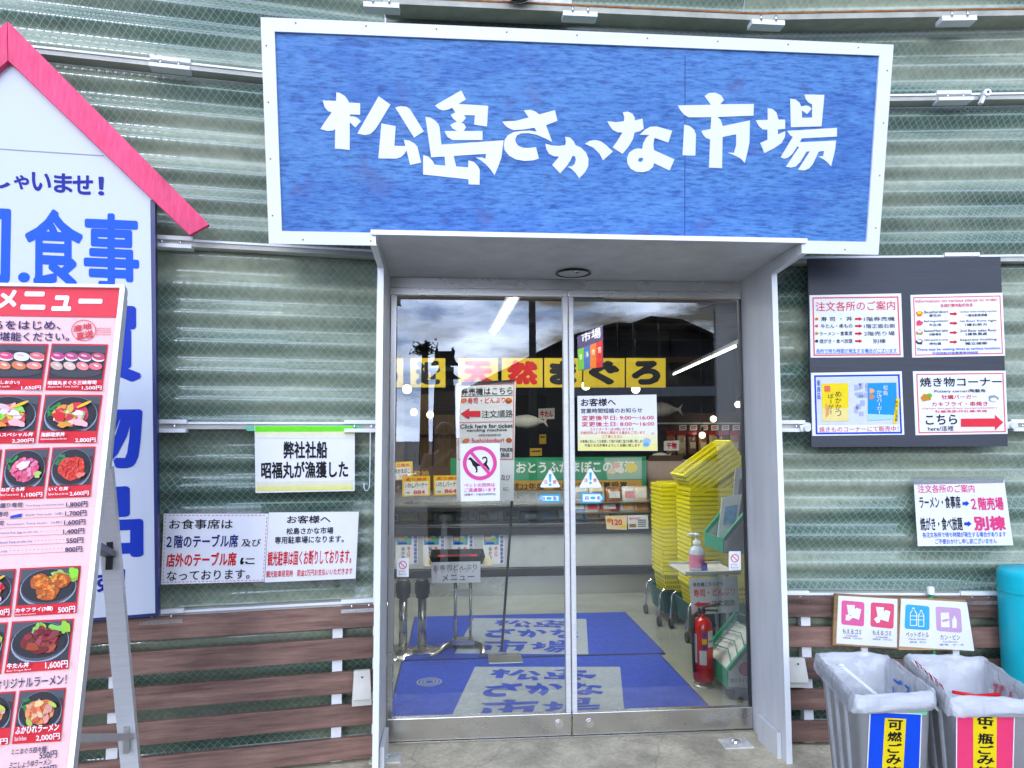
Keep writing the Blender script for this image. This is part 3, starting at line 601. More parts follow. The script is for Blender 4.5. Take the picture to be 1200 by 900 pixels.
for ch, bx in (('寿', (-142, 238, -72, 328)), ('司', (-62, 243, 12, 334)), ('食', (29, 245, 97, 338)), ('事', (98, 250, 163, 340))): pr.text(ch, bx, BB, .026, 1)
pr.ell((28, 325), 7, 6, BB, 1, 'lettering')
for ch, bx in (('買', (68, 358, 166, 447)), ('物', (72, 466, 167, 550)), ('品', (70, 571, 168, 655))): pr.text(ch, bx, B2, .036, 1)
for ch, bx in (('で', (80, 672, 104, 692)), ('す', (108, 670, 133, 694)), ('！', (139, 667, 147, 692))): pr.text(ch, bx, DB, .03, 1)
pr.poly([(-140, 165), (122, 182), (122, 183), (-140, 166)], mat('seam_grey', (.3, .3, .34), .6), 1, 'board_seam')
pr.done(hb)

# ================================================================== PAPERS ON THE LEFT WALL
LW = LP.off(.052)
root, pr = sheet('notice', 'white notice with lime green top bar and pale yellow bands hanging from the rail', 'notice', LW, [(298.3, 499), (415.7, 499), (415.7, 575.3), (299.4, 577.7)], PAPER)
pr.poly([(298.8, 499.3), (415.3, 499.3), (415.3, 505.5), (298.8, 506)], LIME, 1, 'colour_band')
for i in range(6):
    pr.poly([(300.5, 575.8-i*1.9), (414, 574-i*1.9), (414, 572.1-i*1.9), (300.5, 573.9-i*1.9)], ink(.93-.0*i, .92, .5+.075*i), 1, 'colour_band')
    if i < 4: pr.poly([(299, 506.2+i*1.9), (415, 505.8+i*1.9), (415, 507.7+i*1.9), (299, 508.1+i*1.9)], ink(.95, .94, .74+.05*i), 1, 'colour_band')
pr.text('弊社社船', (332, 517, 383.5, 537.5), BLACK, .03).text('昭福丸が漁獲した', (306, 540.5, 408, 560.5), BLACK, .03); pr.done(root)
tp = MB().quad_slab([LW.at(q, .0005) for q in ((288, 499.5), (424, 498), (424, 505), (289, 505))], LN, .0008, mat('green_tape', (.12, .5, .3), .35)); tp.build('tape', root)
root, pr = sheet('notice', 'white notice with pink dashed border about second floor table seats, left of a pair', 'notice', LW, [(192, 602), (314.6, 602), (309.6, 681.4), (188.7, 685)], PAPER)
pr.text('お食事席は', (198.4, 608.4, 272.7, 620), BLACK, .012).text('２階のテーブル席', (195, 626.5, 279, 642), NAVY, .025).text('及び', (283, 631.6, 305.7, 640.5), BLACK, .012).text('店外のテーブル席', (195, 647.5, 277, 664), RED, .03).text('に', (281.4, 653.5, 298.7, 661.5), BLACK, .03).text('なっております。', (195.6, 668, 292.7, 679.5), BLACK, .012)
for i in range(26):
    x = 193+i*4.6; pr.poly([(x, 603.6), (x+2.6, 603.6), (x+2.6, 604.3), (x, 604.3)], PINK, 1, 'border'); x -= 2.5; pr.poly([(x, 682.2-i*.11), (x+2.6, 682.2-i*.11), (x+2.6, 682.9-i*.11), (x, 682.9-i*.11)], PINK, 1, 'border')
for i in range(17):
    y = 606+i*4.5; pr.poly([(193.3-i*.16, y), (194-i*.16, y), (194-i*.16, y+2.6), (193.3-i*.16, y+2.6)], PINK, 1, 'border'); pr.poly([(312.3-i*.28, y), (313-i*.28, y), (313-i*.28, y+2.6), (312.3-i*.28, y+2.6)], PINK, 1, 'border')
pr.done(root)
root, pr = sheet('notice', 'white laminated parking notice with red line 観光駐車は固くお断り, right of a pair', 'notice', LW, [(315, 600.6), (420.5, 599.7), (416.6, 678), (310.2, 682.5)], PAPER)
pr.text('お客様へ', (336.4, 604, 387.6, 613.3), BLACK, .02).text('松島さかな市場', (335.6, 618, 390.6, 626), BLACK, .02).text('専用駐車場になります。', (322, 628, 403, 636.6), BLACK, .018).text('観光駐車は固くお断りしております。', (313.6, 644.6, 411.9, 662), RED, .022).text('観光駐車発見時　罰金2万円お支払いいただきます', (312, 667, 413, 675), RED, .014); pr.done(root)
sl_ = MB().quad_slab([LW.at(q, -.002) for q in ((190, 597), (424, 593), (416, 690), (300, 687))], LN, .001, thin_clear('clear_sleeve', .16)); tag(sl_.build('plastic_sleeve', base=LW.at((300, 640))), 'clear plastic sleeve film behind the pair of notices on the left wall', 'sleeve')
# small white socket boxes and hook
def box_unit(label, pl, c, w, h):
    p = pl.at(c, .085); t = pl.n.cross(Vector((0, 0, 1))).normalized(); r = thing('socket_box', label, 'socket box', p); z = Vector((0, 0, 1)); M_ = mat('aged_white_plastic', (.62, .6, .52), .45)
    MB().hexa([p-t*w/2-z*h/2, p+t*w/2-z*h/2, p+t*w/2+pl.n*.05-z*h/2, p-t*w/2+pl.n*.05-z*h/2], [p-t*w*.42+z*h/2, p+t*w*.42+z*h/2, p+t*w*.42+pl.n*.025+z*h/2, p-t*w*.42+pl.n*.025+z*h/2], M_).build('cover', r, bevel=.004)
    MB().hexa([p-t*w/2-z*h*.72, p+t*w/2-z*h*.72, p+t*w/2+pl.n*.04-z*h*.72, p-t*w/2+pl.n*.04-z*h*.72], [p-t*w/2-z*h*.52, p+t*w/2-z*h*.52, p+t*w/2+pl.n*.04-z*h*.52, p-t*w/2+pl.n*.04-z*h*.52], M_).build('base', r)
    q = p+pl.n*.037+z*h*.3; MB().tube([q, q+pl.n*.004], .004, BLACKM, 8).build('screw', r)
    return r
box_unit('white plastic socket box on the brown slats left of the door', LP, (424, 800), .085, .12)
box_unit('cream plastic socket box on the brown slats behind the bins', RP, (932, 783), .09, .105)
hk = MB(); p = LW.at((434, 506), .02); q = [LW.at(a, .02) for a in ((434, 503), (433.7, 540), (433, 570), (431, 574.5), (428, 575), (426.5, 571), (426.5, 566))]; hk.tube(q, .0022, WHITE, 6)
tag(hk.build('wire_hook', base=p), 'thin white wire hook hanging from the rail left of the door', 'hook')

# ================================================================== RIGHT WALL NOTICES
BPn = RP.off(.085)
bb = thing('notice_board', 'black notice board holding four posters right of the door', 'notice board', BPn.at((1064, 524)))
BLKB = mat('black_board', (.042, .046, .06), .55, var=.2, scale=6, stretch=(.5, 1, 12))
MB().quad_slab([BPn.at(q, 0) for q in ((946.7, 303.5), (1172.5, 300.8), (1181, 523), (951, 524))], RN, .015, BLKB).build('panel', bb)
for q in ((944, 502), (1184, 499)):
    p = BPn.at(q, -.01); b = MB(); b.tube([p+RN*.0, p+RN*.03], .016, ALU, 10); b.bar(p+Vector((-.03, 0, 0)), p+Vector((.03, 0, .01)), .02, .03, WHITE); b.build('clamp', bb)
BQ = BPn.off(.0)
RB = ink(.95, .35, .36)
root, pr = sheet('poster', 'ordering guide poster in Japanese with large red heading, upper left on the black board', 'poster', BQ, [(948.7, 346), (1056, 343.8), (1058.7, 418.5), (950, 419)], PAPER)
pr.frame([(952, 348.5), (1052.8, 347.3), (1055.6, 416.3), (953.4, 417)], 1.5, RB)
pr.text('注文各所のご案内', (956, 353, 1049, 364), RED2, .004)
for i, (a, b, bx) in enumerate((('寿 司 ・ 丼', '1階券売機', None), ('牛たん・串もの', '1階正面右側', None), ('ラーメン・食事席', '2階売り場', None), ('焼がき・食べ放題', '別棟', (1023, 1038)))):
    y = (373.7, 382, 390.8, 399.7)[i]; pr.text(a, (962 if i < 2 else 960.5, y-2.6, 999, y+2.6), BLACK, .008).arrow(1002, 1010.8, y, 4.6, RED)
    x0, x1 = bx or (1012.5, 1048.5); pr.text(b, (x0, y-2.6, x1, y+2.6), BLACK, .004); pr.ell((957, y), 2, 1.8, (ORG, RB, GOLD, DGREY)[i], 2)
pr.text('各所で待ち時間が発生する場合がございます', (956.5, 408.4, 1051, 413.4), ink(.1, .4, .85), .006); pr.poly([(956, 414), (1052, 413.4), (1052, 413.9), (956, 414.5)], ink(.1, .4, .85), 1, 'border'); pr.done(root)
root, pr = sheet('poster', 'English and Chinese ordering guide poster, upper right on the black board', 'poster', BQ, [(1067, 345.6), (1174.8, 343), (1178, 416.8), (1069, 419)], PAPER)
pr.frame([(1070.3, 348.3), (1172.4, 346.3), (1175.4, 414.5), (1072.6, 416.6)], 1, RB)
pr.text('Information on various places to order', (1073, 350, 1169, 354.8), RED2, .004).text('各個訂購地點的信息', (1102, 355.6, 1140, 359.7), RED2, .01)
for i, (a, b, c, d) in enumerate((('Sushi/don', '壽司/丼', '1st floor ticket vending machine', '一樓自動售票機'), ('Beef tongue/skewers', '牛舌/串', '1st floor front right', '1樓右前方'), ('Ramen/Meal table', '拉麵/餐桌', '2nd floor sales floor', '2樓售票處'), ('Grilled oyster/all you can eat', '烤牡蠣', 'Separate building', '獨立建築'))):
    y = 365.5+i*11.0; pr.text(a, (1083, y-1.6, 1111, y+1.4), BLACK, .01).text(b, (1089, y+2.6, 1103, y+5.8), BLACK, .012).arrow(1113, 1122.5, y+2.2, 4.4, RED).text(c, (1125, y-1.9, 1168, y+1.1), BLACK, .01 if i else .0).text(d, (1131, y+2.2, 1157, y+5.4), BLACK, .012)
    pr.ell((1077.5, y+2), 4, 3.2, (ORG, RB, GOLD, DGREY)[i], 2, wob=.2); pr.ell((1077.5, y+1), 2.6, 1.6, (YEL, PINK, WHI, WHI)[i], 3)
pr.text('There may be waiting times at various locations.', (1074.6, 407.2, 1173, 411), BLUE, .012).text('不同地點可能需要等待時間', (1092.5, 412, 1146, 415.2), BLUE, .008); pr.done(root)
root, pr = sheet('poster', 'blue bordered poster with yellow and blue burger booklets, lower left on the black board', 'poster', BQ, [(950.4, 437), (1056.7, 435), (1059.8, 509.4), (952, 510.8)], PAPER)
pr.frame([(954, 439.8), (1054.3, 438.5), (1057.2, 508), (956, 509)], 2, BLUE)
pr.poly([(957, 442.5), (1052, 441.5), (1054, 497), (958.5, 498)], ink(.85, .87, .9), 1)
for i in range(16):
    x = 1000+rnd.random()*14; y = 447+rnd.random()*42; pr.rect((x, y, x+2+rnd.random()*4, y+3+rnd.random()*5), ink(.65+.1*rnd.random(), .72, .85), 2)
pr.poly([(963, 449.5), (994, 449), (994.6, 493.3), (963.5, 493.7)], YEL, 3); pr.poly([(1016.7, 449), (1050.4, 448.3), (1051.4, 491.7), (1017, 492.7)], ink(.08, .6, .85), 3)
pr.poly([(963.3, 478.5), (994.4, 478), (994.6, 493.2), (963.5, 493.5)], ink(.96, .88, .55), 4); pr.poly([(1016.9, 485), (1051.2, 486.5), (1051.4, 491.5), (1017, 492.5)], ink(.7, .87, .95), 4)
pr.vtext('めかかつ', (979, 458, 986, 488), BLACK, .0, 5).vtext('ばーがー', (970.5, 461, 977, 486), BLACK, .0, 5).vtext('松島', (1035, 451, 1040.5, 463.5), WHI, .0, 5).vtext('かきバーガー', (1027.5, 457, 1033.5, 485.5), WHI, .0, 5)
pr.rect((966, 452, 973, 459), ink(.94, .45, .3), 4); pr.ell((967.5, 481), 4.5, 8, ink(.93, .65, .4), 5, a0=-90, a1=90); pr.ell((1019, 458), 6, 3, ink(.95, .7, .45), 4, a0=-90, a1=90); pr.ell((1019, 465), 6, 3, ink(.9, .55, .3), 4, a0=-90, a1=90)
pr.poly([(1050, 467), (1054.5, 467), (1050.5, 496), (1046.5, 496)], YEL, 6); pr.vtext('美味しさ満載', (1048.8, 469, 1052, 494), BLACK, .0, 7); pr.vtext('新商品', (957.6, 445, 961.5, 468), BLUE, .01, 4)
pr.text('焼きものコーナーにて販売中！', (960, 499.6, 1053, 506), ink(.85, .15, .2), .0); pr.done(root)
root, pr = sheet('poster', 'grill corner poster with one large red arrow, lower right on the black board', 'poster', BQ, [(1069.8, 435), (1178.5, 434.4), (1181, 508.3), (1073, 510)], PAPER)
pr.frame([(1073.8, 438), (1176, 437), (1178.6, 506.3), (1076.6, 507.6)], 1.2, RB)
pr.text('焼き物コーナー', (1078, 442, 1174, 453), BLACK, .015).text('Pottery corner/陶藝角', (1095, 456, 1154.6, 460.6), BLACK, .012).text('牡蠣バーガー', (1103.5, 462.5, 1145, 467.7), RED, .012).text('カキフライ・串焼き', (1092, 470.5, 1157.7, 476), RED, .012).text('Oyster burger/fried oysters/skewers', (1081, 477.3, 1169, 479.6), RED2, .004).text('牡蠣漢堡/炸牡蠣/串燒', (1096, 480.4, 1156.7, 483.4), RED2, .01).text('こちら', (1084.8, 485.8, 1121.7, 497.5), BLACK, .02).text('here/這裡', (1087.5, 499, 1117.5, 505), BLACK, .008)
pr.poly([(1126, 490.6), (1166, 490.2), (1166, 500), (1126, 500.2)], RED2, 2, 'arrow'); pr.poly([(1166, 486), (1175.8, 495), (1166, 504.3)], RED2, 2, 'arrow')
pr.ell((1085, 466), 6.2, 4, ink(.85, .55, .1), 2, wob=.2); pr.ell((1089, 463.5), 3.5, 2.6, ink(.5, .7, .15), 3); pr.ell((1164, 467), 6, 4, ink(.6, .63, .65), 2, wob=.15); pr.ell((1164.5, 468.2), 4, 2.2, WHI, 3); pr.done(root)
RW = RP.off(.03)
root, pr = sheet('notice', 'white notice with large pink wording taped to the glass below the black board', 'notice', RW, [(1070.8, 564), (1176.8, 563), (1187.5, 639), (1075.5, 640)], PAPER)
pr.text('注文各所のご案内', (1075.5, 568, 1142, 577.5), PINK, .012).text('ラーメン・食事席', (1077.5, 581, 1125.5, 596), BLACK, .02).arrow(1128, 1136, 590, 7, BLUE, hl=.5).text('２階売場', (1138, 582.5, 1176, 598), PINK, .03).text('焼がき・食べ放題', (1078.5, 606, 1128, 621.8), BLACK, .02).arrow(1130, 1138.7, 613.8, 7, BLUE, hl=.5).text('別棟', (1141, 604.5, 1178.5, 621.8), PINK, .045).text('各注文各所で待ち時間が発生する場合があります', (1081, 623.3, 1178.8, 629.5), BLUE, .01).text('ご不便おかけし申し訳ございません', (1096, 631, 1168, 637.3), BLUE, .01); pr.done(root)
MB().quad_slab([RW.at(q, .0024) for q in ((1066, 559), (1176, 558), (1176, 566), (1066, 568))], RN, .0006, thin_clear('clear_tape', .3)).build('tape', root)
# sorting signs above the bins
RS = RP.off(.1)
root, pr = sheet('sorting_sign', 'plywood sign with two pink burnable rubbish pictograms, above the left bin', 'sign', RS, [(978, 695.5), (1054.3, 700.5), (1053, 760.5), (975.8, 756)], PLY, .012, part='backing_board')
pr.poly([(982.5, 698), (1051.7, 702), (1051, 758.7), (980, 754)], PAPER, 0, 'paper')
def px5(*p): return [(900+x/4, 680+y/4) for x, y in p]
def rr(q, k=.1):
    o = []
    for i in range(4):
        a, b, c = q[i-1], q[i], q[(i+1) % 4]
        for t in (k, k*.35): o.append((b[0]+(a[0]-b[0])*t, b[1]+(a[1]-b[1])*t)) if t == k else o.append(((b[0]+(a[0]-b[0])*k*.25+(c[0]-b[0])*k*.25), (b[1]+(a[1]-b[1])*k*.25+(c[1]-b[1])*k*.25)))
        o.append((b[0]+(c[0]-b[0])*k, b[1]+(c[1]-b[1])*k))
    return o
PK = ink(.93, .4, .62); PK2 = ink(.93, .35, .48)
for q, m_, dx, tx in ((px5((345, 93), (452, 103), (450, 217), (343, 207)), PK, 0, (987.5, 737, 1009.5, 743)), (px5((482, 103), (592, 110), (588, 228), (480, 217)), PK2, 35, (1022.5, 738.7, 1044.5, 744.5))):
    pr.poly(rr(q), m_, 1); x, y = q[0]; pr.poly([(x+6, y+5.5), (x+15.5, y+6), (x+14.5, y+18), (x+8, y+17)], WHI, 2); pr.poly([(x+17.5, y+9), (x+23, y+11), (x+20.5, y+23), (x+10.5, y+20), (x+13, y+12.5)], WHI, 3); pr.ell((x+8, y+20.5), 3.6, 3.6, WHI, 2, wob=.25)
    pr.text('もえるゴミ', tx, BLACK, .008); pr.text('Combustible', (tx[0]+4, tx[3]+1, tx[2]-4, tx[3]+3), BLACK, 0); pr.text('可燃垃圾　가연쓰레기', (tx[0], tx[3]+4, tx[2]+1, tx[3]+6), BLACK, 0)
pr.done(root)
root, pr = sheet('sorting_sign', 'plywood sign with blue bottle and mauve can pictograms, above the right bin', 'sign', RS, [(1054.8, 700.2), (1132, 703.5), (1139, 762), (1053.2, 761.5)], PLY, .012, part='backing_board')
pr.poly([(1056, 701.4), (1133, 705.8), (1141.8, 762.8), (1053.6, 757.5)], PAPER, 1, 'paper')
for q, m_ in ((px5((645, 112), (757, 122), (757, 235), (640, 227)), ink(.25, .7, .9)), (px5((785, 122), (903, 132), (910, 247), (790, 237)), ink(.83, .66, .8))): pr.poly(rr(q), m_, 2)
def bottle2(cx, y0, y1, w, mm, lay=3):
    h = y1-y0; pr.poly([(cx-w*.35, y0), (cx+w*.35, y0), (cx+w*.35, y0+h*.12), (cx+w, y0+h*.3), (cx+w, y1), (cx-w, y1), (cx-w, y0+h*.3), (cx-w*.35, y0+h*.12)], mm, lay)
bottle2(1070.5, 712, 733.5, 4.2, WHI); bottle2(1079.5, 715, 734.5, 3.6, WHI); bottle2(1070.5, 713.5, 732.5, 3.2, ink(.25, .7, .9), 4); bottle2(1079.5, 716.5, 733.5, 2.6, ink(.25, .7, .9), 4)
for y in (721.5, 726): pr.rect((1066.5, y, 1083, y+.8), WHI, 5)
pr.poly([(1102.5, 718), (1112, 718), (1113, 735), (1103, 735)], WHI, 3); pr.ell((1108, 727), 4.6, 1.6, ink(.83, .66, .8), 4, rot=-12); bottle2(1118.5, 722, 736, 2.6, WHI)
pr.text('ペットボトル', (1061.5, 740.5, 1088.5, 747), BLACK, .006).text('カン・ビン', (1102, 743.7, 1125, 749.7), BLACK, .006).text('Plastic bottles', (1065, 748, 1085, 750), BLACK, 0).text('Cans/Bottles', (1105, 751, 1122, 753), BLACK, 0).text('塑料瓶　페트병', (1066, 751.5, 1085, 753.7), BLACK, 0).text('罐/瓶　캔・병', (1101, 754.5, 1129, 756.7), BLACK, 0); pr.done(root)
for lab, px_ in (('green garden stake with white cap behind the sorting signs', 1091),):
    p = RP.at((px_, 700), .075); b = MB(); b.tube([(p.x, p.y, .01), (p.x, p.y, .705)], .011, mat('green_stake', (.01, .25, .1), .4), 10); b.lathe((p.x, p.y, .705), [(.016, 0), (.017, .03), (.012, .036), (0, .036)], WHITE, 12); tag(b.build('garden_stake', base=(p.x, p.y, 0)), lab, 'stake')
for px_, wh in ((1013, 'left'), (1120, 'right')):
    p = RP.at((px_, 770), .083); b = MB(); b.bar((p.x, p.y, .006), (p.x, p.y, .46), .03, .012, WHITE, up=RN); tag(b.build('sign_post', base=(p.x, p.y, 0)), 'short white post under the %s sorting sign behind the bins' % ('pink burnable' if wh == 'left' else 'blue bottle'), 'post')

# ================================================================== BINS
def bag_mat(name):
    m = bpy.data.materials.new(name); m.use_nodes = True; t, N, L, b = tree(m)
    b.inputs['Base Color'].default_value = (.74, .76, .8, 1); b.inputs['Roughness'].default_value = .2; b.inputs['Alpha'].default_value = .5
    tc = N('ShaderNodeTexCoord'); z = N('ShaderNodeTexNoise'); z.inputs['Scale'].default_value = 9; z.inputs['Detail'].default_value = 7; z.inputs['Distortion'].default_value = 1.5; mp = N('ShaderNodeMapping'); mp.inputs['Scale'].default_value = (1, 1, .45)
    L(tc.outputs['Object'], mp.inputs[0]); L(mp.outputs[0], z.inputs[0]); bp = N('ShaderNodeBump'); bp.inputs['Strength'].default_value = .9; bp.inputs['Distance'].default_value = .02; L(z.outputs[0], bp.inputs['Height']); L(bp.outputs[0], b.inputs['Normal']); return m
BAG = bag_mat('translucent_bag')
def lerp(a, b, t): return Vector(a)+(Vector(b)-Vector(a))*t
def make_bin(label, baglabel, BL, BR, FR, FL, H):
    ctr = (Vector(BL)+Vector(BR)+Vector(FR)+Vector(FL))/4; cb = Vector((ctr.x, ctr.y, 0))
    top = [Vector((*p, H)) for p in (FL, FR, BR, BL)]; r = thing('rubbish_bin', label, 'bin', cb)
    def ringpts(z, k, rad=.03, n=5, grow=0):
        c = [Vector((cb.x+(p.x-cb.x)*k, cb.y+(p.y-cb.y)*k, z)) for p in top]; o = []
        for i in range(4):
            a, b, d = c[i-1], c[i], c[(i+1) % 4]; u, v = (a-b).normalized(), (d-b).normalized()
            for j in range(n):
                t = j/(n-1); o.append(b+u*rad*(1-t)**2+v*rad*t*t)
        if grow: o = [p+(p-Vector((cb.x, cb.y, z))).normalized()*grow for p in o]
        return o
    def loft(mb, rings, m, close=True):
        n = len(rings[0]); vs = [p for rg in rings for p in rg]; fs = []
        for i in range(len(rings)-1):
            for k in range(n): fs.append((i*n+k, i*n+(k+1) % n, (i+1)*n+(k+1) % n, (i+1)*n+k))
        mb.add(vs, fs, m, True)
    b = MB(); loft(b, [ringpts(.008, .74), ringpts(H-.05, .97), ringpts(H-.048, 1.04), ringpts(H, 1.05), ringpts(H, .985), ringpts(.03, .72)], BINP)
    b.poly(ringpts(.008, .74), BINP); b.poly(ringpts(.03, .72), BINP)
    for k in (.25, .5, .75):          # ribs on the left flank
        for e0, e1 in ((0, 3),):
            p = lerp(top[e0], top[e1], k); q = Vector((cb.x+(p.x-cb.x)*.75, cb.y+(p.y-cb.y)*.75, .02)); p = Vector((cb.x+(p.x-cb.x)*.985, cb.y+(p.y-cb.y)*.985, H-.06)); b.bar(q, p, .012, .012, BINP)
    body = b.build('body', r)
    bg_ = MB(); n = len(ringpts(0, 1)); rg = []
    rs = random.Random(int(ctr.x*1000))
    def wob(z, k, amp, grow=0, dz=0): return [p+Vector((rs.uniform(-amp, amp), rs.uniform(-amp, amp), rs.uniform(-amp, amp)*1.6+dz)) for p in ringpts(z, k, grow=grow)]
    rg = [wob(H-.30, .70, .014), wob(H-.18, .80, .014), wob(H-.06, .93, .007), wob(H+.012, .99, .004), wob(H+.018, 1.05, .003), wob(H+.008, 1.085, .003), wob(H-.014, 1.095, .004), wob(H-.03, 1.10, .006), wob(H-.044, 1.09, .008)]
    loft(bg_, rg, BAG); bg_.poly(rg[0], BAG)
    bago = bg_.build('bin_liner', base=cb+Vector((0, 0, H))); tag(bago, baglabel, 'bin bag')
    md = bago.modifiers.new('sub', 'SUBSURF'); md.levels = 2; md.render_levels = 3
    tx = bpy.data.textures.new('bag_creases', 'CLOUDS'); tx.noise_scale = .055; tx.noise_depth = 3; dm = bago.modifiers.new('creases', 'DISPLACE'); dm.texture = tx; dm.strength = .022; dm.mid_level = .5
    return r, Plane(lerp(top[0], top[1], .5), (top[1]-top[0]).cross(Vector((0, 0, 1))).normalized()), bago, top, cb
r1_, F1, bag1, top1, cb1 = make_bin('grey rubbish bin with a blue and yellow 可燃ごみ label', 'clear bag lining the burnable rubbish bin, printed with blue letters', (1.73, -.80), (1.98, -.84), (1.905, -1.22), (1.63, -1.23), .6)
r2_, F2, bag2, top2, cb2 = make_bin('grey rubbish bin with a pink and yellow 缶・瓶ごみ label', 'clear bag lining the can and bottle bin, printed with red letters', (2.06, -.85), (2.32, -.91), (2.2, -1.31), (1.93, -1.27), .6)
def bin_front(F, cb, top, k0=.74, k1=.97, H=.6):
    a = Vector((cb.x+(top[0].x-cb.x)*k0, cb.y+(top[0].y-cb.y)*k0, .008)); b = Vector((cb.x+(top[1].x-cb.x)*k0, cb.y+(top[1].y-cb.y)*k0, .008)); c = Vector((cb.x+(top[0].x-cb.x)*k1, cb.y+(top[0].y-cb.y)*k1, H-.05))
    n = (b-a).cross(c-a).normalized(); n = -n if n.y > 0 else n
    return Plane(a, n)
B1 = bin_front(F1, cb1, top1); B2_ = bin_front(F2, cb2, top2)
pr = Print(B1, px5((480, 618), (717, 630), (700, 930), (465, 930)), .002)
pr.poly(px5((455, 575), (750, 582), (745, 632), (457, 628)), mat('green_label_tape', (.2, .62, .33), .4), 0, 'label')
pr.poly(px5((476, 614), (722, 626), (700, 1250), (445, 1250)), WHI, 1, 'label'); pr.poly(px5((482, 619), (717, 630), (696, 1240), (450, 1240)), ink(.03, .3, .85), 2, 'label'); pr.poly(px5((548, 645), (648, 650), (615, 1230), (515, 1230)), YEL, 3, 'label')
for ch, q in (('可', (562, 655, 632, 703)), ('燃', (560, 710, 628, 756)), ('ご', (560, 764, 628, 810)), ('み', (555, 816, 625, 864)), ('箱', (550, 872, 622, 925))): pr.text(ch, (900+q[0]/4, 680+q[1]/4, 900+q[2]/4, 680+q[3]/4), BLACK, .03, 4, 'label')
pr.done(r1_)
pr = Print(B2_, px5((885, 615), (1155, 638), (1140, 930), (880, 930)), .002)
pr.poly(px5((905, 560), (1150, 575), (1150, 612), (905, 600)), mat('green_label_tape', (.2, .62, .33), .4), 0, 'label')
pr.poly(px5((882, 611), (1158, 634), (1140, 1250), (880, 1250)), WHI, 1, 'label'); pr.poly(px5((888, 616), (1153, 638), (1136, 1240), (884, 1240)), ink(.97, .25, .45), 2, 'label'); pr.poly(px5((962, 621), (1073, 632), (1066, 1240), (962, 1240)), YEL, 3, 'label')
for ch, q in (('缶', (980, 634, 1058, 680)), ('・', (1006, 684, 1028, 698)), ('瓶', (984, 718, 1058, 768)), ('ご', (986, 774, 1058, 815)), ('み', (980, 820, 1062, 864)), ('箱', (980, 872, 1060, 925))): pr.text(ch, (900+q[0]/4, 680+q[1]/4, 900+q[2]/4, 680+q[3]/4), BLACK, .03, 4, 'label')
pr.done(r2_)
# printing on the bags: letters lie on the inner far wall and on the rim
def bag_print(bag, top, H, words, m_, side, t0, t1, zc, hgt):
    mb = MB(); cb = WB[bag.name]
    a, b = side; n = len(words)
    for i, ch in enumerate(words):
        vs, fs = text_geo(ch, .02); u0 = t0+(t1-t0)*i/n; u1 = t0+(t1-t0)*(i+.85)/n; out = []
        for u, v, dz in vs:
            p = lerp(top[a], top[b], u0+(u1-u0)*u); z = zc+hgt*(v-.5); k = .955 if True else 1; k = .80+.16*((z-(H-.18))/.18)
            p = Vector((cb.x+(p.x-cb.x)*(k-.02), cb.y+(p.y-cb.y)*(k-.02-dz*5), z)); out.append(p)
        mb.add(out, fs, m_)
    mb.build('print', bag)
bag_print(bag1, top1, .6, 'ごみ袋', ink(.05, .45, .9), (2, 1), .2, .98, .535, .07)
bag_print(bag2, top2, .6, 'びん', ink(.9, .3, .38), (2, 1), .25, .75, .53, .09)
mb = MB(); t2 = top2
for i, ch in enumerate('資源物専用袋'):
    vs, fs = text_geo(ch, .03); out = []
    for u, v, dz in vs:
        p = lerp(lerp(t2[3], t2[0], .12+.72*(i+u*.85)/6), cb2+Vector((0, 0, .6)), .02+.12*(1-v)); p.z = .621-.045*(1-v)+dz; out.append(p)
    mb.add(out, fs, ink(.88, .06, .12))
p0, p1 = lerp(t2[0], cb2+Vector((0, 0, .6)), .1), lerp(t2[1], cb2+Vector((0, 0, .6)), .12); mb.tube([p0+Vector((0, 0, .018)), lerp(p0, p1, .3)+Vector((0, 0, .006)), lerp(p0, p1, .6)+Vector((0, 0, .012))], .006, ink(.88, .06, .12), 6)
mb.build('red_print', bag2)
sp_ = MB(); a = lerp(top1[3], top1[0], .45)+Vector((.03, 0, .03)); sp_.bar(a, a+Vector((.1, -.12, -.1)), .016, .004, WHITE); sp_.ball(a, .013, WHITE, 10, (1, 1, .4)); tag(sp_.build('plastic_spoon', base=a), 'white plastic spoon sticking up inside the burnable rubbish bin', 'spoon')
# teal drum
p = Vector((3.07, -.42, 0)); tb = thing('plastic_drum', 'tall teal plastic drum cut off by the right edge of the picture', 'drum', p); pr0 = Z(0)
zt = at_y((1190, 668), -.42).z; xl = at_y((1181, 720), -.42).x; rd = .17; p.x = xl+rd
MB().lathe((p.x, p.y, 0), [(0, .005), (rd*.96, .005), (rd, .03), (rd, zt-.03), (rd*.97, zt-.01), (rd*.9, zt), (rd*.5, zt+.006), (0, zt+.008)], TEALP, 40).build('body', tb); MB().lathe((p.x, p.y, zt-.1), [(rd+.004, 0), (rd+.006, .006), (rd+.004, .012)], TEALP, 40).build('rim_band', tb)

# ================================================================== MENU A-BOARD
th, al = LEFT_TH, R(16.5)
MN = Vector((math.sin(th)*math.cos(al), -math.cos(th)*math.cos(al), math.sin(al)))
MP = Plane(LP.p+LN*1.5, MN)
mq = [(-57, 333), (143.5, 336), (80, 912), (-163, 938)]
mbt = thing('menu_board', 'tall aluminium A-frame menu board with red header and food photos on pink', 'menu board', MP.at((-40, 935)))
MB().quad_slab([MP.at(q, -.002) for q in mq], MN, .012, ROSE).build('panel', mbt)
f_ = MB()
for a, b in (((139, 336), (75.5, 915)),):
    pass
f_.quad_slab([MP.at(q, .012) for q in ((140.5, 336), (146.5, 336), (84, 915), (77.5, 915))], MN, .035, ALU)
f_.quad_slab([MP.at(q, .011) for q in ((-60, 330.5), (146, 333.5), (145.6, 337), (-60, 334))], MN, .033, ALU)
f_.quad_slab([MP.at(q, .012) for q in ((-62, 333), (-57, 333), (-164, 938), (-171, 938))], MN, .035, ALU); f_.build('frame', mbt)
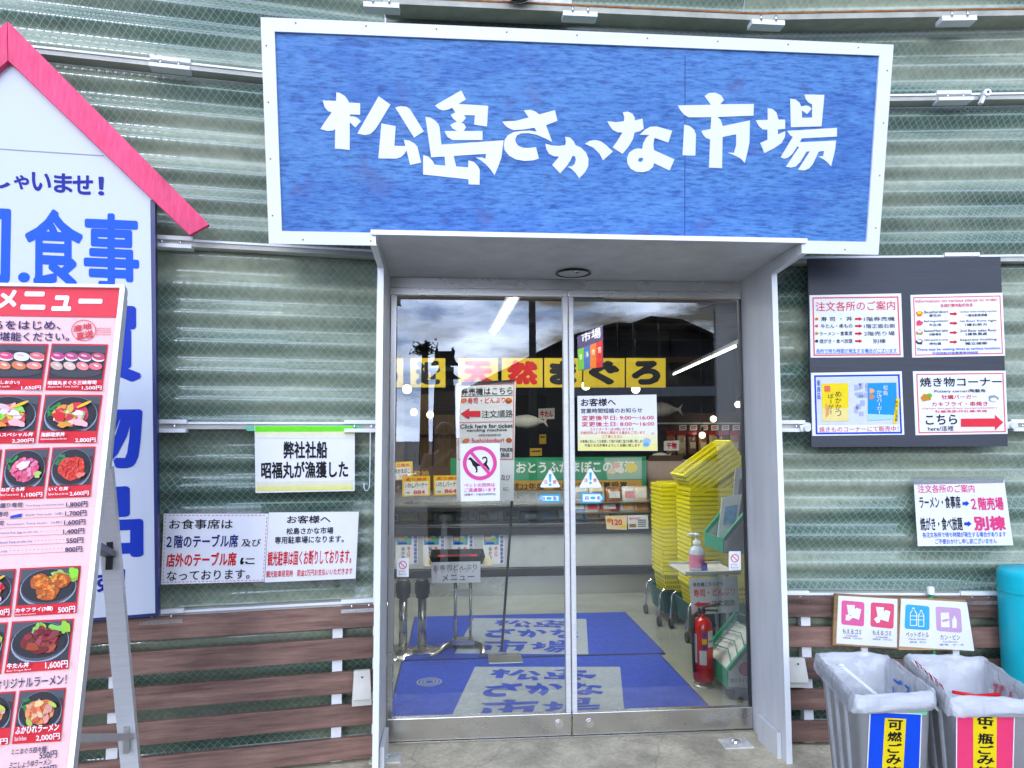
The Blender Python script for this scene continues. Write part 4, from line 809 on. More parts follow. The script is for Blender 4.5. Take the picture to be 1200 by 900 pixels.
pr = Print(MP, mq, .001)
pr.poly([(-57, 334.5), (139.7, 337.5), (136, 372), (-63, 369)], ink(.93, .24, .3), 0, 'header')
for ch, bx in (('メ', (-3, 339.5, 20, 362)), ('ニ', (25, 341.5, 54, 363)), ('ュ', (61, 346, 84, 364.5)), ('ー', (92, 350, 120, 356))): pr.text(ch, bx, WHI, .05, 2)
NV = ink(.1, .12, .36)
pr.text('まぐろをはじめ、', (-38, 375.5, 71, 386), NV, .014, 2, slant=-.1).text('ご堪能ください。', (-12, 389, 81, 399.5), NV, .014, 2, slant=-.1)
STR = ink(.9, .25, .3); pr.ring((98, 387), 14.5, 13.7, STR, 1, 'stamp', 30, .85); pr.text('産地', (86, 379.5, 107, 387), STR, .03, 2, sl=-.18).text('直送', (89, 388, 109, 396.5), STR, .03, 2, sl=-.18)
for k in range(4):
    for i in range(6): pr.poly([(112+i*3, 384+k*2.4+(i % 2)), (115+i*3, 384+k*2.4+((i+1) % 2)), (115+i*3, 384.5+k*2.4+((i+1) % 2)), (112+i*3, 384.5+k*2.4+(i % 2))], STR, 1, 'stamp')
MR = ink(.88, .1, .17); PD = ink(.2, .2, .23); PD2 = ink(.3, .31, .35); BOWL = ink(.14, .14, .17); RIM = ink(.62, .65, .72)
fr_ = random.Random(11)
def food(q, kind, cap):
    """one printed dish photo: red box, dark picture, bowl or sushi in flat printed shapes"""
    a, b, c, d = q; n = 'food_photo|%d' % len(pr.mb)
    pr.poly(q, MR, 0, n)
    L_ = lambda u, v: ((a[0]+(b[0]-a[0])*u)*(1-v)+(d[0]+(c[0]-d[0])*u)*v, (a[1]+(b[1]-a[1])*u)*(1-v)+(d[1]+(c[1]-d[1])*u)*v)
    pr.poly([L_(.025, .03), L_(.975, .03), L_(.975, cap), L_(.025, cap)], PD, 1, n); pr.poly([L_(.025, .03), L_(.975, .03), L_(.975, .2), L_(.4, .14), L_(.025, .3)], PD2, 2, n)
    def E(u, v, ru, rv, m_, lay, rot=0, wob=0, n_=16):
        pts = []
        for k in range(n_):
            t = 2*math.pi*k/n_; w_ = 1+wob*(math.sin(3*t+u*20)+math.sin(5*t+v*30))*.5; x, y = ru*w_*math.cos(t), rv*w_*math.sin(t)
            p = L_(min(.97, max(.03, u+x*math.cos(R(rot))-y*math.sin(R(rot)))), min(cap-.005, max(.035, v+(x*math.sin(R(rot))+y*math.cos(R(rot)))*1.0))); pts.append(p)
        pr.poly(pts, m_, lay, n)
    rndc = lambda base, j=.1: ink(*[round(min(1, max(0, x+fr_.uniform(-j, j)))*20)/20 for x in base])
    if kind.startswith('sushi'):
        E(.5, .6, .46, .12, ink(.26, .26, .29), 3)
        cols = [(.85, .1, .35), (.85, .3, .55), (.93, .93, .93), (.95, .5, .45)] if kind == 'sushi1' else [(.82, .25, .45), (.85, .3, .5), (.8, .3, .42), (.78, .28, .45)]
        for i in range(4): E(.14+i*.24, .30, .12, .075, WHI, 4, 12); E(.14+i*.24, .265, .125, .075, rndc(cols[i], .04), 5, 14); E(.12+i*.24, .25, .06, .02, rndc((.95, .7, .75), .03), 6, 14)
        c2 = [(.92, .82, .72), (.94, .55, .35), (.93, .5, .3), (.95, .55, .5)] if kind == 'sushi1' else [(.88, .72, .68), (.88, .72, .68), (.95, .5, .52), (.95, .5, .5)]
        for i in range(4): E(.14+i*.23, .475, .12, .08, rndc(c2[i], .03), 7, 28 if i < 3 else 8); E(.15+i*.23, .46, .05, .02, rndc((.96, .85, .8), .03), 8, 28)
    else:
        E(.5, .44, .46, .40, RIM, 3, n_=28); E(.5, .42, .445, .375, BOWL, 4, n_=28); E(.5, .52, .40, .26, ink(.33, .34, .4), 5, n_=24); E(.5, .475, .41, .27, BOWL, 6, n_=24)
        pal = {'mix': [(.9, .2, .4), (.85, .15, .2), (.95, .75, .75), (.9, .55, .2), (.55, .8, .3), (.95, .9, .85), (.9, .4, .3), (.93, .7, .3)], 'tuna': [(.93, .4, .55), (.9, .3, .45), (.95, .55, .65)], 'ikura': [(.9, .25, .2), (.93, .35, .25), (.85, .15, .15)],
               'fry': [(.9, .5, .15), (.8, .38, .1), (.95, .6, .2)], 'beef': [(.5, .12, .1), (.62, .2, .17), (.4, .08, .08), (.7, .3, .25)], 'ramen': [(.93, .55, .3), (.95, .75, .6), (.85, .4, .2), (.9, .65, .5)]}[kind]
        if kind in ('fry', 'beef'):
            for i in range(7): E(.62+fr_.uniform(-.2, .28), .2+fr_.uniform(-.08, .12), .13, .08, rndc((.62, .82, .3), .1), 7+i % 3, fr_.uniform(0, 90), .3)
        if kind in ('mix', 'ikura', 'tuna', 'ramen'):
            for i in range(6): E(.2+fr_.uniform(-.07, .1), .25+fr_.uniform(-.1, .15), .09, .03, rndc((.2, .5, .25), .08), 7, fr_.uniform(-60, 60), .4)
        if kind == 'fry':
            for u, v, r_ in ((.36, .3, .17), (.68, .3, .17), (.5, .52, .19)):
                E(u, v, r_, r_*.95, ink(.72, .34, .08), 10, 0, .1)
                for i in range(26): E(u+fr_.uniform(-.7, .7)*r_, v+fr_.uniform(-.7, .7)*r_, .035, .03, rndc(pal[fr_.randrange(3)], .08), 11+i % 4, fr_.uniform(0, 90), .3, 7)
        else:
            num = {'ikura': 110, 'mix': 30, 'tuna': 46, 'beef': 34, 'ramen': 30}[kind]; sz = {'ikura': .027, 'mix': .085, 'tuna': .06, 'beef': .09, 'ramen': .08}[kind]
            E(.5, .42, .31, .23, rndc(pal[0], .02), 8, 0, .1)
            for i in range(num):
                t = fr_.uniform(0, 6.28); rr_ = math.sqrt(fr_.random()); E(.5+.29*rr_*math.cos(t), .41+.21*rr_*math.sin(t), sz*fr_.uniform(.7, 1.3), sz*fr_.uniform(.45, .9), rndc(pal[fr_.randrange(len(pal))], .07), 9+i % 9, fr_.uniform(0, 180), .25, 9)
            if kind == 'tuna': E(.45, .33, .15, .08, ink(.93, .85, .87), 19, -15, .2); E(.8, .52, .08, .07, ink(.7, .8, .4), 19, 0, .3)
            if kind == 'ikura': E(.72, .56, .1, .05, ink(.95, .5, .4), 19, -10, .3)
            if kind == 'ramen': E(.75, .3, .1, .04, ink(.75, .8, .3), 19, 30); E(.3, .62, .1, .05, ink(.7, .75, .3), 19, 50)
            if kind == 'mix': E(.62, .38, .09, .05, WHI, 19, 0, .3); E(.3, .45, .12, .1, ink(.85, .12, .15), 19, 40, .2); E(.68, .58, .14, .07, ink(.95, .72, .72), 19, 20, .2); E(.7, .2, .14, .03, ink(.95, .75, .15), 19, -30); E(.4, .62, .12, .06, ink(.9, .6, .2), 19, 0, .3)
def cap(t, price, bx, pb, en, eb):
    pr.text(t, bx, WHI, .03, 21).text(price, pb, WHI, .016, 21, slant=-.12)
    if en: pr.text(en, eb, WHI, .004, 21)
food([(60.5, 402.5), (126.6, 403.5), (119.5, 458), (53, 457)], 'sushi2', .76); cap('昭福丸まぐろ三昧寿司', '1,500円', (56, 446, 113, 450.8), (96, 452, 119, 457), 'Assorted Tuna Sushi', (56, 451.8, 92, 454))
food([(-20, 402), (56.8, 403), (49, 457), (-30, 456)], 'sushi1', .76); cap('にぎり(しおさい)', '1,650円', (-18, 446, 23, 450.8), (25, 452, 48, 457), 'Assorted sushi', (-16, 451.8, 11, 454))
food([(52.8, 462.3), (120, 462.6), (112.7, 519), (44.5, 519)], 'mix', .75); cap('海鮮政宗丼', '2,800円', (48, 506.5, 76, 511.8), (88, 513, 112, 518.5), 'Assorted sashimi on the rice', (47.5, 513, 78, 515.3))
food([(-28, 462), (48.3, 462.4), (41, 519.3), (-38, 520)], 'mix', .75); cap('まぐろスペシャル丼', '2,200円', (-16, 507, 39, 511.8), (14, 514, 39.5, 519), None, None)
food([(61.5, 524.3), (112, 523), (105.8, 582), (54, 584)], 'ikura', .76); cap('いくら丼', '2,600円', (57, 570.5, 80, 575.3), (81.5, 575.5, 104, 581), 'Salmon Roe on the rice', (56.5, 577.5, 80, 580))
food([(6, 526.5), (58, 524.3), (50.3, 584), (-.5, 586)], 'tuna', .76); cap('ねぎとろ丼', '1,100円', (1, 571, 29, 576), (25, 577, 49.5, 582.5), 'Minced Tuna on the rice', (0, 578.5, 22, 581))
food([(-50, 528), (2.3, 526.5), (-4.5, 586), (-58, 588)], 'mix', .76)
for i, (p_, l_, e_) in enumerate((('1,800円', '赤身食べ比べ握り寿司', 'Tuna Eating Comparison Sushi'), ('1,700円', '本まぐろ握り寿司', 'Bluefin Tuna Sushi ［6貫］'), ('1,600円', '南まぐろ握り寿司', 'Southern Tuna Sushi ［6貫］'), ('1,400円', 'ねぎとろ丼', 'Salmon Roe Eggs on the rice ・・・・・・・'), ('550円', 'ミニねぎ丼', 'Minced Tuna on the rice ・・・・・・・・・'), ('800円', 'ミニいくら丼', 'on the rice ・・・・・・・・・・・・・・'))):
    y = 590.2+i*10.55; x1 = 102.5-i*1.25; w_ = 25 if i < 4 else 20
    pr.text(p_, (x1-w_, y-2.6, x1, y+4.2), NV, .016, 2, slant=-.12); pr.text(l_, (-40, y-.5, (26, 9, 4, -16, -17, -22)[i], y+5.5), NV, .016, 2); pr.text(e_, ((30, 30, 8, 0, -3, -12)[i], y+.3, x1-w_-3, y+3), ink(.2, .3, .65), 0, 2)
    pr.rect((-60-i, y+6.6, 103-i*1.3, y+7), ink(.75, .45, .45), 1, 'rule_line')
pr.poly([(12, 604.5), (26, 601.5), (24.5, 605.5), (12, 607.5)], BLUE, 2, 'fish_mark')
food([(23.3, 665.8), (94.8, 662.7), (89.3, 718.4), (16.7, 722.6)], 'fry', .77); cap('カキフライ(3個)', '500円', (18, 711.5, 62, 717.5), (68, 710.5, 88, 718), 'Deep Fried oysters', (18, 719, 42, 721))
food([(-48, 669.5), (18.8, 666.3), (12, 723), (-58, 727.5)], 'mix', .77); cap('海老天丼', '1,200円', (-40, 713, -10, 719), (-12, 714, 11, 722), None, None)
food([(14, 728.3), (86.7, 724.8), (80, 784), (4.8, 789.3)], 'beef', .82); cap('牛たん丼', '1,600円', (8, 776.5, 34, 783), (53, 774.5, 79.5, 783.5), 'Beef Tongue Bowl', (8, 784.5, 36, 786.8))
food([(-62, 733), (9, 729), (.5, 790), (-74, 795)], 'beef', .82)
pr.text('オリジナルラーメン！', (-6, 793.5, 78, 805), NV, .014, 2, slant=-.1)
food([(22.8, 809.3), (77.3, 805.6), (70.8, 868.7), (14, 872)], 'ramen', .68); cap('ふかひれラーメン', '2,000円', (18, 849.5, 69, 858.5), (42, 860, 70, 868), 'Shark Fin Ramen', (17, 863, 31, 868))
food([(-38, 813.5), (18.3, 809.8), (10, 872.5), (-48, 877)], 'ramen', .68); cap('ラーメン', '900円', (-44, 855, -12, 863), (-16, 866, 9, 873), None, None)
pr.text('ミニまぐろ担々麺', (13, 876, 54, 883), NV, .014, 2).text('550円', (46, 880, 66.5, 889), NV, .012, 2, slant=-.12).text('ミニしょうゆラーメン', (11, 891, 60, 899), NV, .014, 2).text('500円', (46, 897, 66, 906), NV, .012, 2, slant=-.12)
pr.done(mbt)
# rear legs and braces of the A-board
lg = MB(); W2 = lambda q, k: LP.off(k).at(q)
h0 = W2((121, 548), .62); f0 = W2((156, 925), .40)
topm = MP.at((139, 352), -.04)
lg.bar(topm, h0, .045, .03, ALU, up=LN); lg.bar(h0, f0, .062, .03, ALU, up=LN); lg.build('rear_leg', mbt)
lft = (MP.at((-57, 333))-MP.at((143, 336))); lf2 = MB(); lf2.bar(topm+lft, f0+lft, .055, .03, ALU, up=LN); lf2.build('rear_leg', mbt)
b0 = MP.at((83, 866), -.03); b1 = f0+(h0-f0)*.17; bz = MB(); bz.bar(b0, b1, .045, .02, ALU, up=(0, 0, 1)); bz.bar(b1+LN*.02+Vector((0, 0, -.05)), b1+LN*.02+Vector((0, 0, .05)), .02, .008, STEEL, up=LN); bz.build('brace', mbt)
b0 = MP.at((110, 640), -.03); b1 = f0+(h0-f0)*.74; bz = MB(); bz.bar(b0, b1, .035, .02, BLACKM, up=(0, 0, 1)); bz.bar(b1+LN*.02+Vector((0, 0, -.05)), b1+LN*.02+Vector((0, 0, .05)), .022, .008, BLACKM, up=LN); bz.build('brace', mbt)

# ================================================================== POSTERS ON / BEHIND THE DOOR
root, pr = sheet('notice', 'white and yellow opening hours notice お客様へ stuck on the right door pane', 'notice', GO, [(676.7, 464), (769.3, 462.3), (770.7, 528.3), (677.3, 528.3)], PAPER)
for i in range(6): pr.poly([(677.6, 528-i*4), (770.4, 527.8-i*4), (770.3, 523.8-i*4), (677.5, 524-i*4)], ink(.97, .95, .55+i*.065), 0, 'colour_band')
pr.text('お客様へ', (680.7, 466.7, 721.7, 476), BLACK, .022).text('営業時間短縮のお知らせ', (680.7, 478.3, 752.7, 484), BLACK, .012).text('変更後平日: 9:00〜16:00', (681.7, 486.7, 766, 492.4), RED, .012).text('変更後土日: 8:00〜16:00', (681.7, 494, 766.7, 499.6), RED, .012).text('ラストオーダーは15時になります', (691.7, 501, 742.7, 504.6), RED, .006).text('天候状況により早めに閉店する場合もございます', (680, 505.2, 756, 508.8), RED, .006).text('ご了承ください', (706, 509.8, 729, 513.4), RED, .006).text('お客様に安心してお食事して頂ける様ご協力お願い致します', (680, 515.3, 755, 518.9), BLACK, .006).text('今後とも丸市場をよろしくお願い致します', (685, 520, 750, 523.6), BLACK, .006)
pr.ell((758, 518), 4.5, 5, ink(.65, .78, .93), 3, 'picture', wob=.1); pr.ell((757, 521), 3.4, 2.4, ink(.4, .7, .95), 4); pr.ell((765, 508), 2, 1.4, ink(.95, .75, .8), 3); pr.done(root)
PY = 1.2
root, pr = sheet('poster', 'grey-white ticket machine poster with a red left arrow behind the left door', 'poster', Y(PY), [(535, 449.3), (604.3, 447.3), (602, 587), (535, 587)], PAPER)
S1 = ink(.9, .91, .93)
pr.frame([(536.5, 451), (602.8, 449.2), (601.3, 538.5), (536.5, 539)], .9, ink(.92, .4, .42))
pr.text('券売機はこちら', (540, 454, 600.7, 462.9), BLACK, .012).text('寿司・どんぶり', (548, 465.7, 591.7, 472.9), RED2, .012).arrow(563, 539.5, 485, 13.5, RED2).text('注文順路', (564.5, 480.5, 601, 489.5), BLACK, .006).text('Click here for ticket', (539.3, 496.7, 601, 501.8), BLACK, .02).text('vending machine', (546.7, 502.2, 594, 506.6), BLACK, .02).text('自動售票機請點擊這裡', (561, 508.5, 587, 511.4), BLACK, .004).text('Sushi/donburi', (552.7, 513.3, 590.7, 518.4), RED2, .022).text('route', (586, 524.3, 600.5, 529.3), BLACK, .02).text('路線', (587, 530.5, 597, 536), BLACK, .012).text('及び', (587, 556.5, 598, 562.7), BLACK, .012).text('に', (590, 571, 596, 575), BLACK, .01)
pr.rect((538, 463.6, 601, 464.2), BLACK, 1, 'border').rect((537.3, 494.3, 602, 495), ink(.92, .4, .42), 1, 'border')
pr.ell((543.5, 469.5), 4, 2.6, ink(.93, .5, .3), 2, rot=-20); pr.ell((596, 469.5), 4, 3.4, ink(.75, .35, .15), 2); pr.ell((596, 468), 3, 1.8, ORG, 3); pr.ell((546, 516.5), 4.4, 2.6, ink(.93, .5, .3), 2, rot=-20); pr.ell((596.5, 516), 3.6, 3, ink(.8, .4, .2), 2); pr.done(root)
root, pr = sheet('notice', 'white no-dogs sign with a pink prohibition ring on the left door pane', 'notice', GO, [(539.3, 520), (585.7, 519.3), (585.7, 586.7), (540, 587.7)], PAPER)
MG = ink(.93, .3, .62); pr.ring((562.3, 542.7), 20, 15.6, MG, 3, 'prohibition_ring', 40)
dogp = [(930,685),(958,655),(975,665),(1000,690),(1060,738),(1095,745),(1130,720),(1150,690),(1140,668),(1115,672),(1108,690),(1098,672),(1110,655),(1140,648),(1160,665),(1165,700),(1155,740),(1175,770),(1190,800),(1185,815),(1160,790),(1140,765),(1100,760),(1060,762),(1040,768),(1048,800),(1045,835),(1020,838),(1030,815),(1015,775),(990,755),(975,715),(958,690)]
dl_ = [((455+x/10), (470+y/10)) for x, y in dogp]; vs, fs = curve_mesh([dl_], 0); pr.part('dog_silhouette').add([pr.P((v.x, v.y), 1) for v in vs], fs, BLACK)
pr.poly([(550.2, 530.9), (552.9, 528.2), (575, 554), (572.3, 556.7)], MG, 4, 'prohibition_ring')
pr.text('ペットの同伴は', (544, 566, 580, 570.9), MG, .014).text('ご遠慮願います', (544, 571.7, 581.7, 576.4), MG, .014).text('(盲導犬・介助犬は同伴可)', (544, 578, 580.7, 581.2), BLACK, .008); pr.done(root)
ps = thing('poster_stand', 'thin black pole stand holding the ticket machine poster behind the left door', 'stand', at_y((588, 764), PY+.03))
q = [at_y(a, PY+.02) for a in ((603.5, 450), (599.5, 600), (588, 762))]; MB().tube(q, .009, BLACKM, 10).build('pole', ps)
cl = MB(); cl.bar(at_y((541, 449), PY-.003), at_y((603, 446), PY-.003), .012, .012, BLACKM); cl.build('clip', ps)
bp_ = Vector(at_y((590, 763), PY+.02)); MB().box((bp_.x-.1, bp_.y-.1, .013), (bp_.x+.12, bp_.y+.1, .02), STEEL).build('base_plate', ps, bevel=.003)

# ================================================================== SHOP INTERIOR
rm = thing('shop_room', 'dim shop interior with dark walls and ceiling seen through the glass doors', 'room', (1, 4, 0))
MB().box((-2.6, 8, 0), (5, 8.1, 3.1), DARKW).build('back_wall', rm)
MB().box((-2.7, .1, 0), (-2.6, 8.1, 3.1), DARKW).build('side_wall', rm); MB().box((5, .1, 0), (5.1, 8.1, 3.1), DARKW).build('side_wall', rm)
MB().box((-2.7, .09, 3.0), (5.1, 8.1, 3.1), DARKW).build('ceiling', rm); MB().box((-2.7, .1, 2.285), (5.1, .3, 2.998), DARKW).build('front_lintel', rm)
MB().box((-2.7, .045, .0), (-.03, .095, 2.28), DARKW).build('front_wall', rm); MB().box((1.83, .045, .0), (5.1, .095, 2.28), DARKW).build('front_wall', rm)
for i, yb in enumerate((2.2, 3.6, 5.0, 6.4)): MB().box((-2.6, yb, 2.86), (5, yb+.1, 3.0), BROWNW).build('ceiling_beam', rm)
FILL_TUBE = mat('added_fill_tube', (1, .98, .94), emit=420, var=0); TUBE2 = mat('lit_thin_tube', (1, .98, .94), emit=16, var=0); BULB = mat('lit_bulb', (1, .82, .58), emit=11, var=0)  # strong first emitter serves the unseen fill lights; thin tubes are the visible ones
def fixture(label, a, b, w_=.13, tm=None, tr_=.017):
    a, b = Vector(a), Vector(b); r = thing('ceiling_lamp', label, 'ceiling light', (a+b)/2)
    h = MB(); up = Vector((0, 0, .045)); h.bar(a+up, b+up, w_, .04, WHITE); h.build('housing', r)
    MB().tube([lerp(a, b, .03), lerp(a, b, .97)], tr_, tm or FILL_TUBE, 10).build('tube', r); return r
PZ = Z(2.8)
fixture('white fluorescent ceiling light over the left door pane, reaching into the shop', PZ.at((607, 343)), PZ.at((578, 392)), .13, TUBE2, .02)
PZ2 = Z(2.5)
fixture('long fluorescent light at the right of the shop, slanting down past the right door', PZ2.at((867, 404)), PZ2.at((771, 447)), .03, TUBE2, .009)
for i, (x, y, s_) in enumerate(((-1.2, 1.9, 'the left end of the counter'), (.5, .9, 'the entrance mats'), (1.5, 1.9, 'the yellow baskets'), (2.9, 2.0, 'the right end of the counter'), (.2, 2.2, 'the glass front of the counter'))):  # out-of-view fixtures added to brighten the interior
    fixture('unseen fluorescent fill light added above %s' % s_, (x, y-.5, 2.86), (x, y+.6, 2.86))
fixture('unseen fluorescent fill light added just inside the door head, running along it', (.1, .55, 2.86), (1.7, .55, 2.86))  # unseen, added to light the poster and other faces toward the door
for px_, yy, lab in (((549-439, 456), 4.2, 'far left below the yellow 近 board'), ((485, 483), 4.6, 'low behind the left door, left of a pair'), ((504, 486), 4.6, 'low behind the left door, right of a pair'), ((686.5, 452), 4.3, 'above the left corner of the opening hours notice'), ((745, 456), 4.3, 'above the right half of the opening hours notice'), ((823, 510), 5.2, 'over the dried fish bags'), ((836, 491), 5.2, 'over the yellow baskets'), ((865, 474), 4.9, 'near the right door edge')):
    if px_[0] < 200: px_ = (477, 456)
    p = at_y(px_, yy); r = thing('pendant_lamp', 'lit pendant bulb, '+lab, 'pendant light', p)
    MB().ball(p, .05 if yy < 4.5 else .04, BULB, 14).build('bulb', r); MB().tube([p+Vector((0, 0, .045)), p+Vector((0, 0, .10))], .018, BLACKM, 8).build('socket', r); MB().tube([p+Vector((0, 0, .1)), Vector((p.x, p.y, 3.0))], .004, BLACKM, 5).build('cord', r)
# back of the shop: cabinet with warm panels, small yellow notes
cbw = mat('warm_cabinet_wood', (.26, .15, .06), .5, var=.3, scale=3, stretch=(6, 6, .6))
cab = thing('wooden_cabinet', 'tall wooden cabinet with amber panels at the back left of the shop', 'cabinet', at_y((510, 560), 6.5))
for x0, x1 in ((456, 474), (478, 489), (492, 506), (509, 545)):
    a, b = at_y((x0, 470), 6.5), at_y((x1, 470), 6.5); MB().box((a.x, 6.5, .01), (b.x, 6.56, at_y((500, 486 if x0 > 500 else 462), 6.5).z), cbw if x0 != 478 else BROWNW).build('door_panel', cab)
a, b = at_y((452, 470), 6.5), at_y((548, 470), 6.5); MB().box((a.x, 6.57, .01), (b.x, 6.9, at_y((500, 458), 6.5).z), BROWNW).build('carcass', cab)
MB().box((a.x, 6.45, at_y((500, 512), 6.5).z), (b.x, 6.499, at_y((500, 509), 6.5).z), BROWNW).build('shelf_edge', cab)
for q, lab in ((((632, 509), (640, 508.5), (640, 520), (632, 520.5)), 'small yellow note hanging behind the door seam above the green banner'), (((621, 525.5), (635, 525), (635, 534), (621, 534.5)), 'wide yellow note just above the green banner')):
    root, pr = sheet('price_note', lab, 'note', Y(4.8), list(q), ink(.85, .68, .12)); pr.rect((q[0][0]+1.5, q[0][1]+2.5, q[1][0]-1.5, q[0][1]+4), DGREY, 1, 'print'); pr.done(root)
# yellow letter boards
YB = mat('yellow_letter_board', (.75, .53, .015), .6, var=.06)
for (x0, x1), ch, col in (((441, 472.5), 'ち', BLACK), ((481, 522), '近', BLACK), ((537, 583.5), '天', RED), ((588, 636), '然', RED), ((638, 682), 'ま', BLACK), ((684, 732), 'ぐ', BLACK), ((734, 780), 'ろ', BLACK)):
    q = [(x0, 419.5), (x1, 419.8), (x1, 454), (x0, 454)]
    root, pr = sheet('letter_board', 'hanging yellow board with the single %s brush character %s' % ('red' if col is RED else 'black', ch), 'letter board', Y(3.9), q, YB, .015, 'yellow letter boards over the counter', 'board')
    pr.text(ch, (x0+6, 422.5, x1-6, 451), col, .07); pr.done(root)
    cd = MB()
    for xx in (x0+8, x1-8): a = at_y((xx, 420), 3.9); cd.tube([a, Vector((a.x, a.y, 3.0))], .003, BLACKM, 5)
    cd.build('cord', root)
# counter
cy = 3.12; zz = lambda py, y=cy: at_y((660, py), y).z
ct = thing('display_counter', 'long stainless steel refrigerated display counter with glass front and black bumpers', 'counter', (.8, 3.5, 0)); X0, X1 = -1.4, 2.75
WST = mat('pale_counter_panel', (.62, .63, .6), .3, .35, var=.08)
MB().box((X0, cy+.02, .003), (X1, 4.0, zz(675)), STEEL).build('plinth', ct)
MB().box((X0, cy-.03, zz(674)), (X1, 4.0, zz(664)), BLACKP).build('bumper', ct, bevel=.008)
MB().box((X0, cy, zz(663.5)), (X1, 4.0, zz(626)), WST).build('front_panel', ct)
MB().box((X0, cy-.03, zz(625.5)), (X1, 4.0, zz(615)), BLACKP).build('bumper', ct, bevel=.008)
MB().box((X0, cy, zz(614.5)), (X1, 4.0, zz(613)), STEEL).build('deck', ct)
MB().box((X0, cy+.0, zz(612.8)), (at_y((668, 600), cy).x, cy+.006, zz(599)), CASEGL).build('glass_front', ct)
MB().box((X0, cy-.01, zz(598)), (at_y((668, 600), cy).x, cy+.05, zz(593.5)), BLACKM).build('top_rail', ct)
MB().box((X0, cy+.05, zz(593)), (at_y((668, 600), cy).x, cy+.5, zz(591.5)), STEEL).build('top_shelf', ct)
MB().box((X0, cy+.38, zz(612)), (X1, 4.0, zz(594)), WST).build('back_panel', ct)
MB().box((X0, cy+.45, zz(593)), (X1, 4.0, zz(579)), STEEL).build('upper_shelf', ct)
xr0 = at_y((672, 600), cy).x; MB().box((xr0, cy+.12, zz(604)), (X1, 4.0, zz(602.5)), STEEL).build('shelf', ct); MB().box((xr0, cy+.22, zz(593)), (X1, 4.0, zz(591.5)), STEEL).build('shelf', ct)
for i, (x0, x1, lab) in enumerate(((463.8, 489.8, 'leftmost, just above the no-touching sticker'), (495.7, 521.6, 'half hidden behind the left of the black tray'), (529.6, 555, 'directly behind the black tray'), (566, 591, 'right of the tray, beside the thin black pole'))):
    root, pr = sheet('counter_poster', 'blue and white counter poster, '+lab, 'poster', Y(cy-.002), [(x0, 626.5), (x1, 626), (x1, 661), (x0, 661.5)], PAPER, group='posters on the counter front')
    pr.rect((x0+1, 627, x0+18.5, 638.5), ink(.35, .65, .8), 1); pr.ell((x0+6, 631), 4.5, 2.4, ink(.95, .75, .6), 2, wob=.2); pr.ell((x0+13, 633), 4, 3, ink(.5, .75, .5), 2, wob=.2); pr.ell((x0+12, 629), 3, 1.4, WHI, 3); pr.rect((x0+3, 635.5, x0+13, 637.8), BLUE, 3)
    pr.vtext('宮城県塩釜名産', (x1-5, 627.5, x1-1, 660), BLUE, .02); pr.vtext('鯛入り', (x0+13.5, 640.5, x0+17, 652.5), RED, .01); pr.vtext('笹かま', (x0+6.5, 641, x0+10.5, 656), BLACK, .012); pr.done(root)
# green banner and brown board
root, pr = sheet('shop_banner', 'long green banner with white lettering おとうふかまぼこ and a gold award strip above the counter', 'banner', Y(3.75), [(528, 537), (757, 534.8), (757, 579), (528, 583)], mat('green_banner', (.005, .24, .1), .5), .01, part='panel')
pr.poly([(528, 563.5), (752, 562.5), (752, 574.5), (528, 577)], GOLD, 1, 'award_strip')
pr.text('おとうふかまぼこの直江', (605, 540.5, 744, 554), ink(.93, .95, .9), .03).text('平成22年度　農林水産大臣賞受賞', (590, 565.5, 735, 573.5), BLACK, .02)
pr.poly([(708, 536.5), (752, 536), (752, 561.5), (712, 562)], ink(.62, .75, .66), 1); pr.ell((722, 545), 5, 3.5, ink(.9, .72, .65), 3, wob=.2); pr.ell((717, 552), 5, 3.5, ink(.92, .8, .68), 3, wob=.2); pr.ell((727, 551), 4.5, 3.4, ink(.93, .9, .84), 4, wob=.2); pr.ell((740, 548), 7, 6, ink(.93, .85, .35), 3, wob=.1)
pr.done(root)
root, pr = sheet('shop_banner', 'dark brown board with gold lettering behind the yellow price cards', 'banner', Y(3.75), [(445, 547), (528, 547), (528, 584), (445, 585)], mat('brown_banner', (.06, .025, .012), .5), .01, part='panel')
pr.text('カキ', (458, 567, 470, 581), GOLD, .03).text('産地', (484, 551, 503, 559), GOLD, .03); pr.done(root)
for q, t1, t2, lab in (([(455.5, 542), (483.3, 540.5), (484, 561.5), (456.5, 563.5)], '昆布かまぼこ', '1100', 'upper left, priced 1100'), ([(471.5, 558.5), (504, 557.5), (504.3, 580.5), (471.3, 582)], 'いわしバーナー', '884', 'middle, priced 884'), ([(508, 557.3), (541, 557), (541, 580), (508.3, 580.7)], 'いわしバーナー', '864', 'right, half behind the no-dogs sign')):
    root, pr = sheet('price_card', 'yellow framed price card by the brown board, '+lab, 'price card', Y(3.5 if q[0][1] > 550 else 3.6), q, ink(.98, .8, .15), group='price cards on the counter')
    x0, x1 = q[0][0], q[1][0]; y0, y1 = q[0][1], q[3][1]; pr.rect((x0+2, y0+6, x1-2, y1-2), PAPERW, 1, 'panel'); pr.text('炙り焼き', (x0+4, y0+1.5, x1-4, y0+5), RED, .02).text(t1, (x0+3, y0+7, x1-3, y0+13), BLACK, .02, 3).text(t2, (x0+13, y1-7.5, x1-6, y1-3), RED, .03, 3).text('1枚', (x0+4, y1-6, x0+9, y1-3), BLACK, .01, 3); pr.done(root)
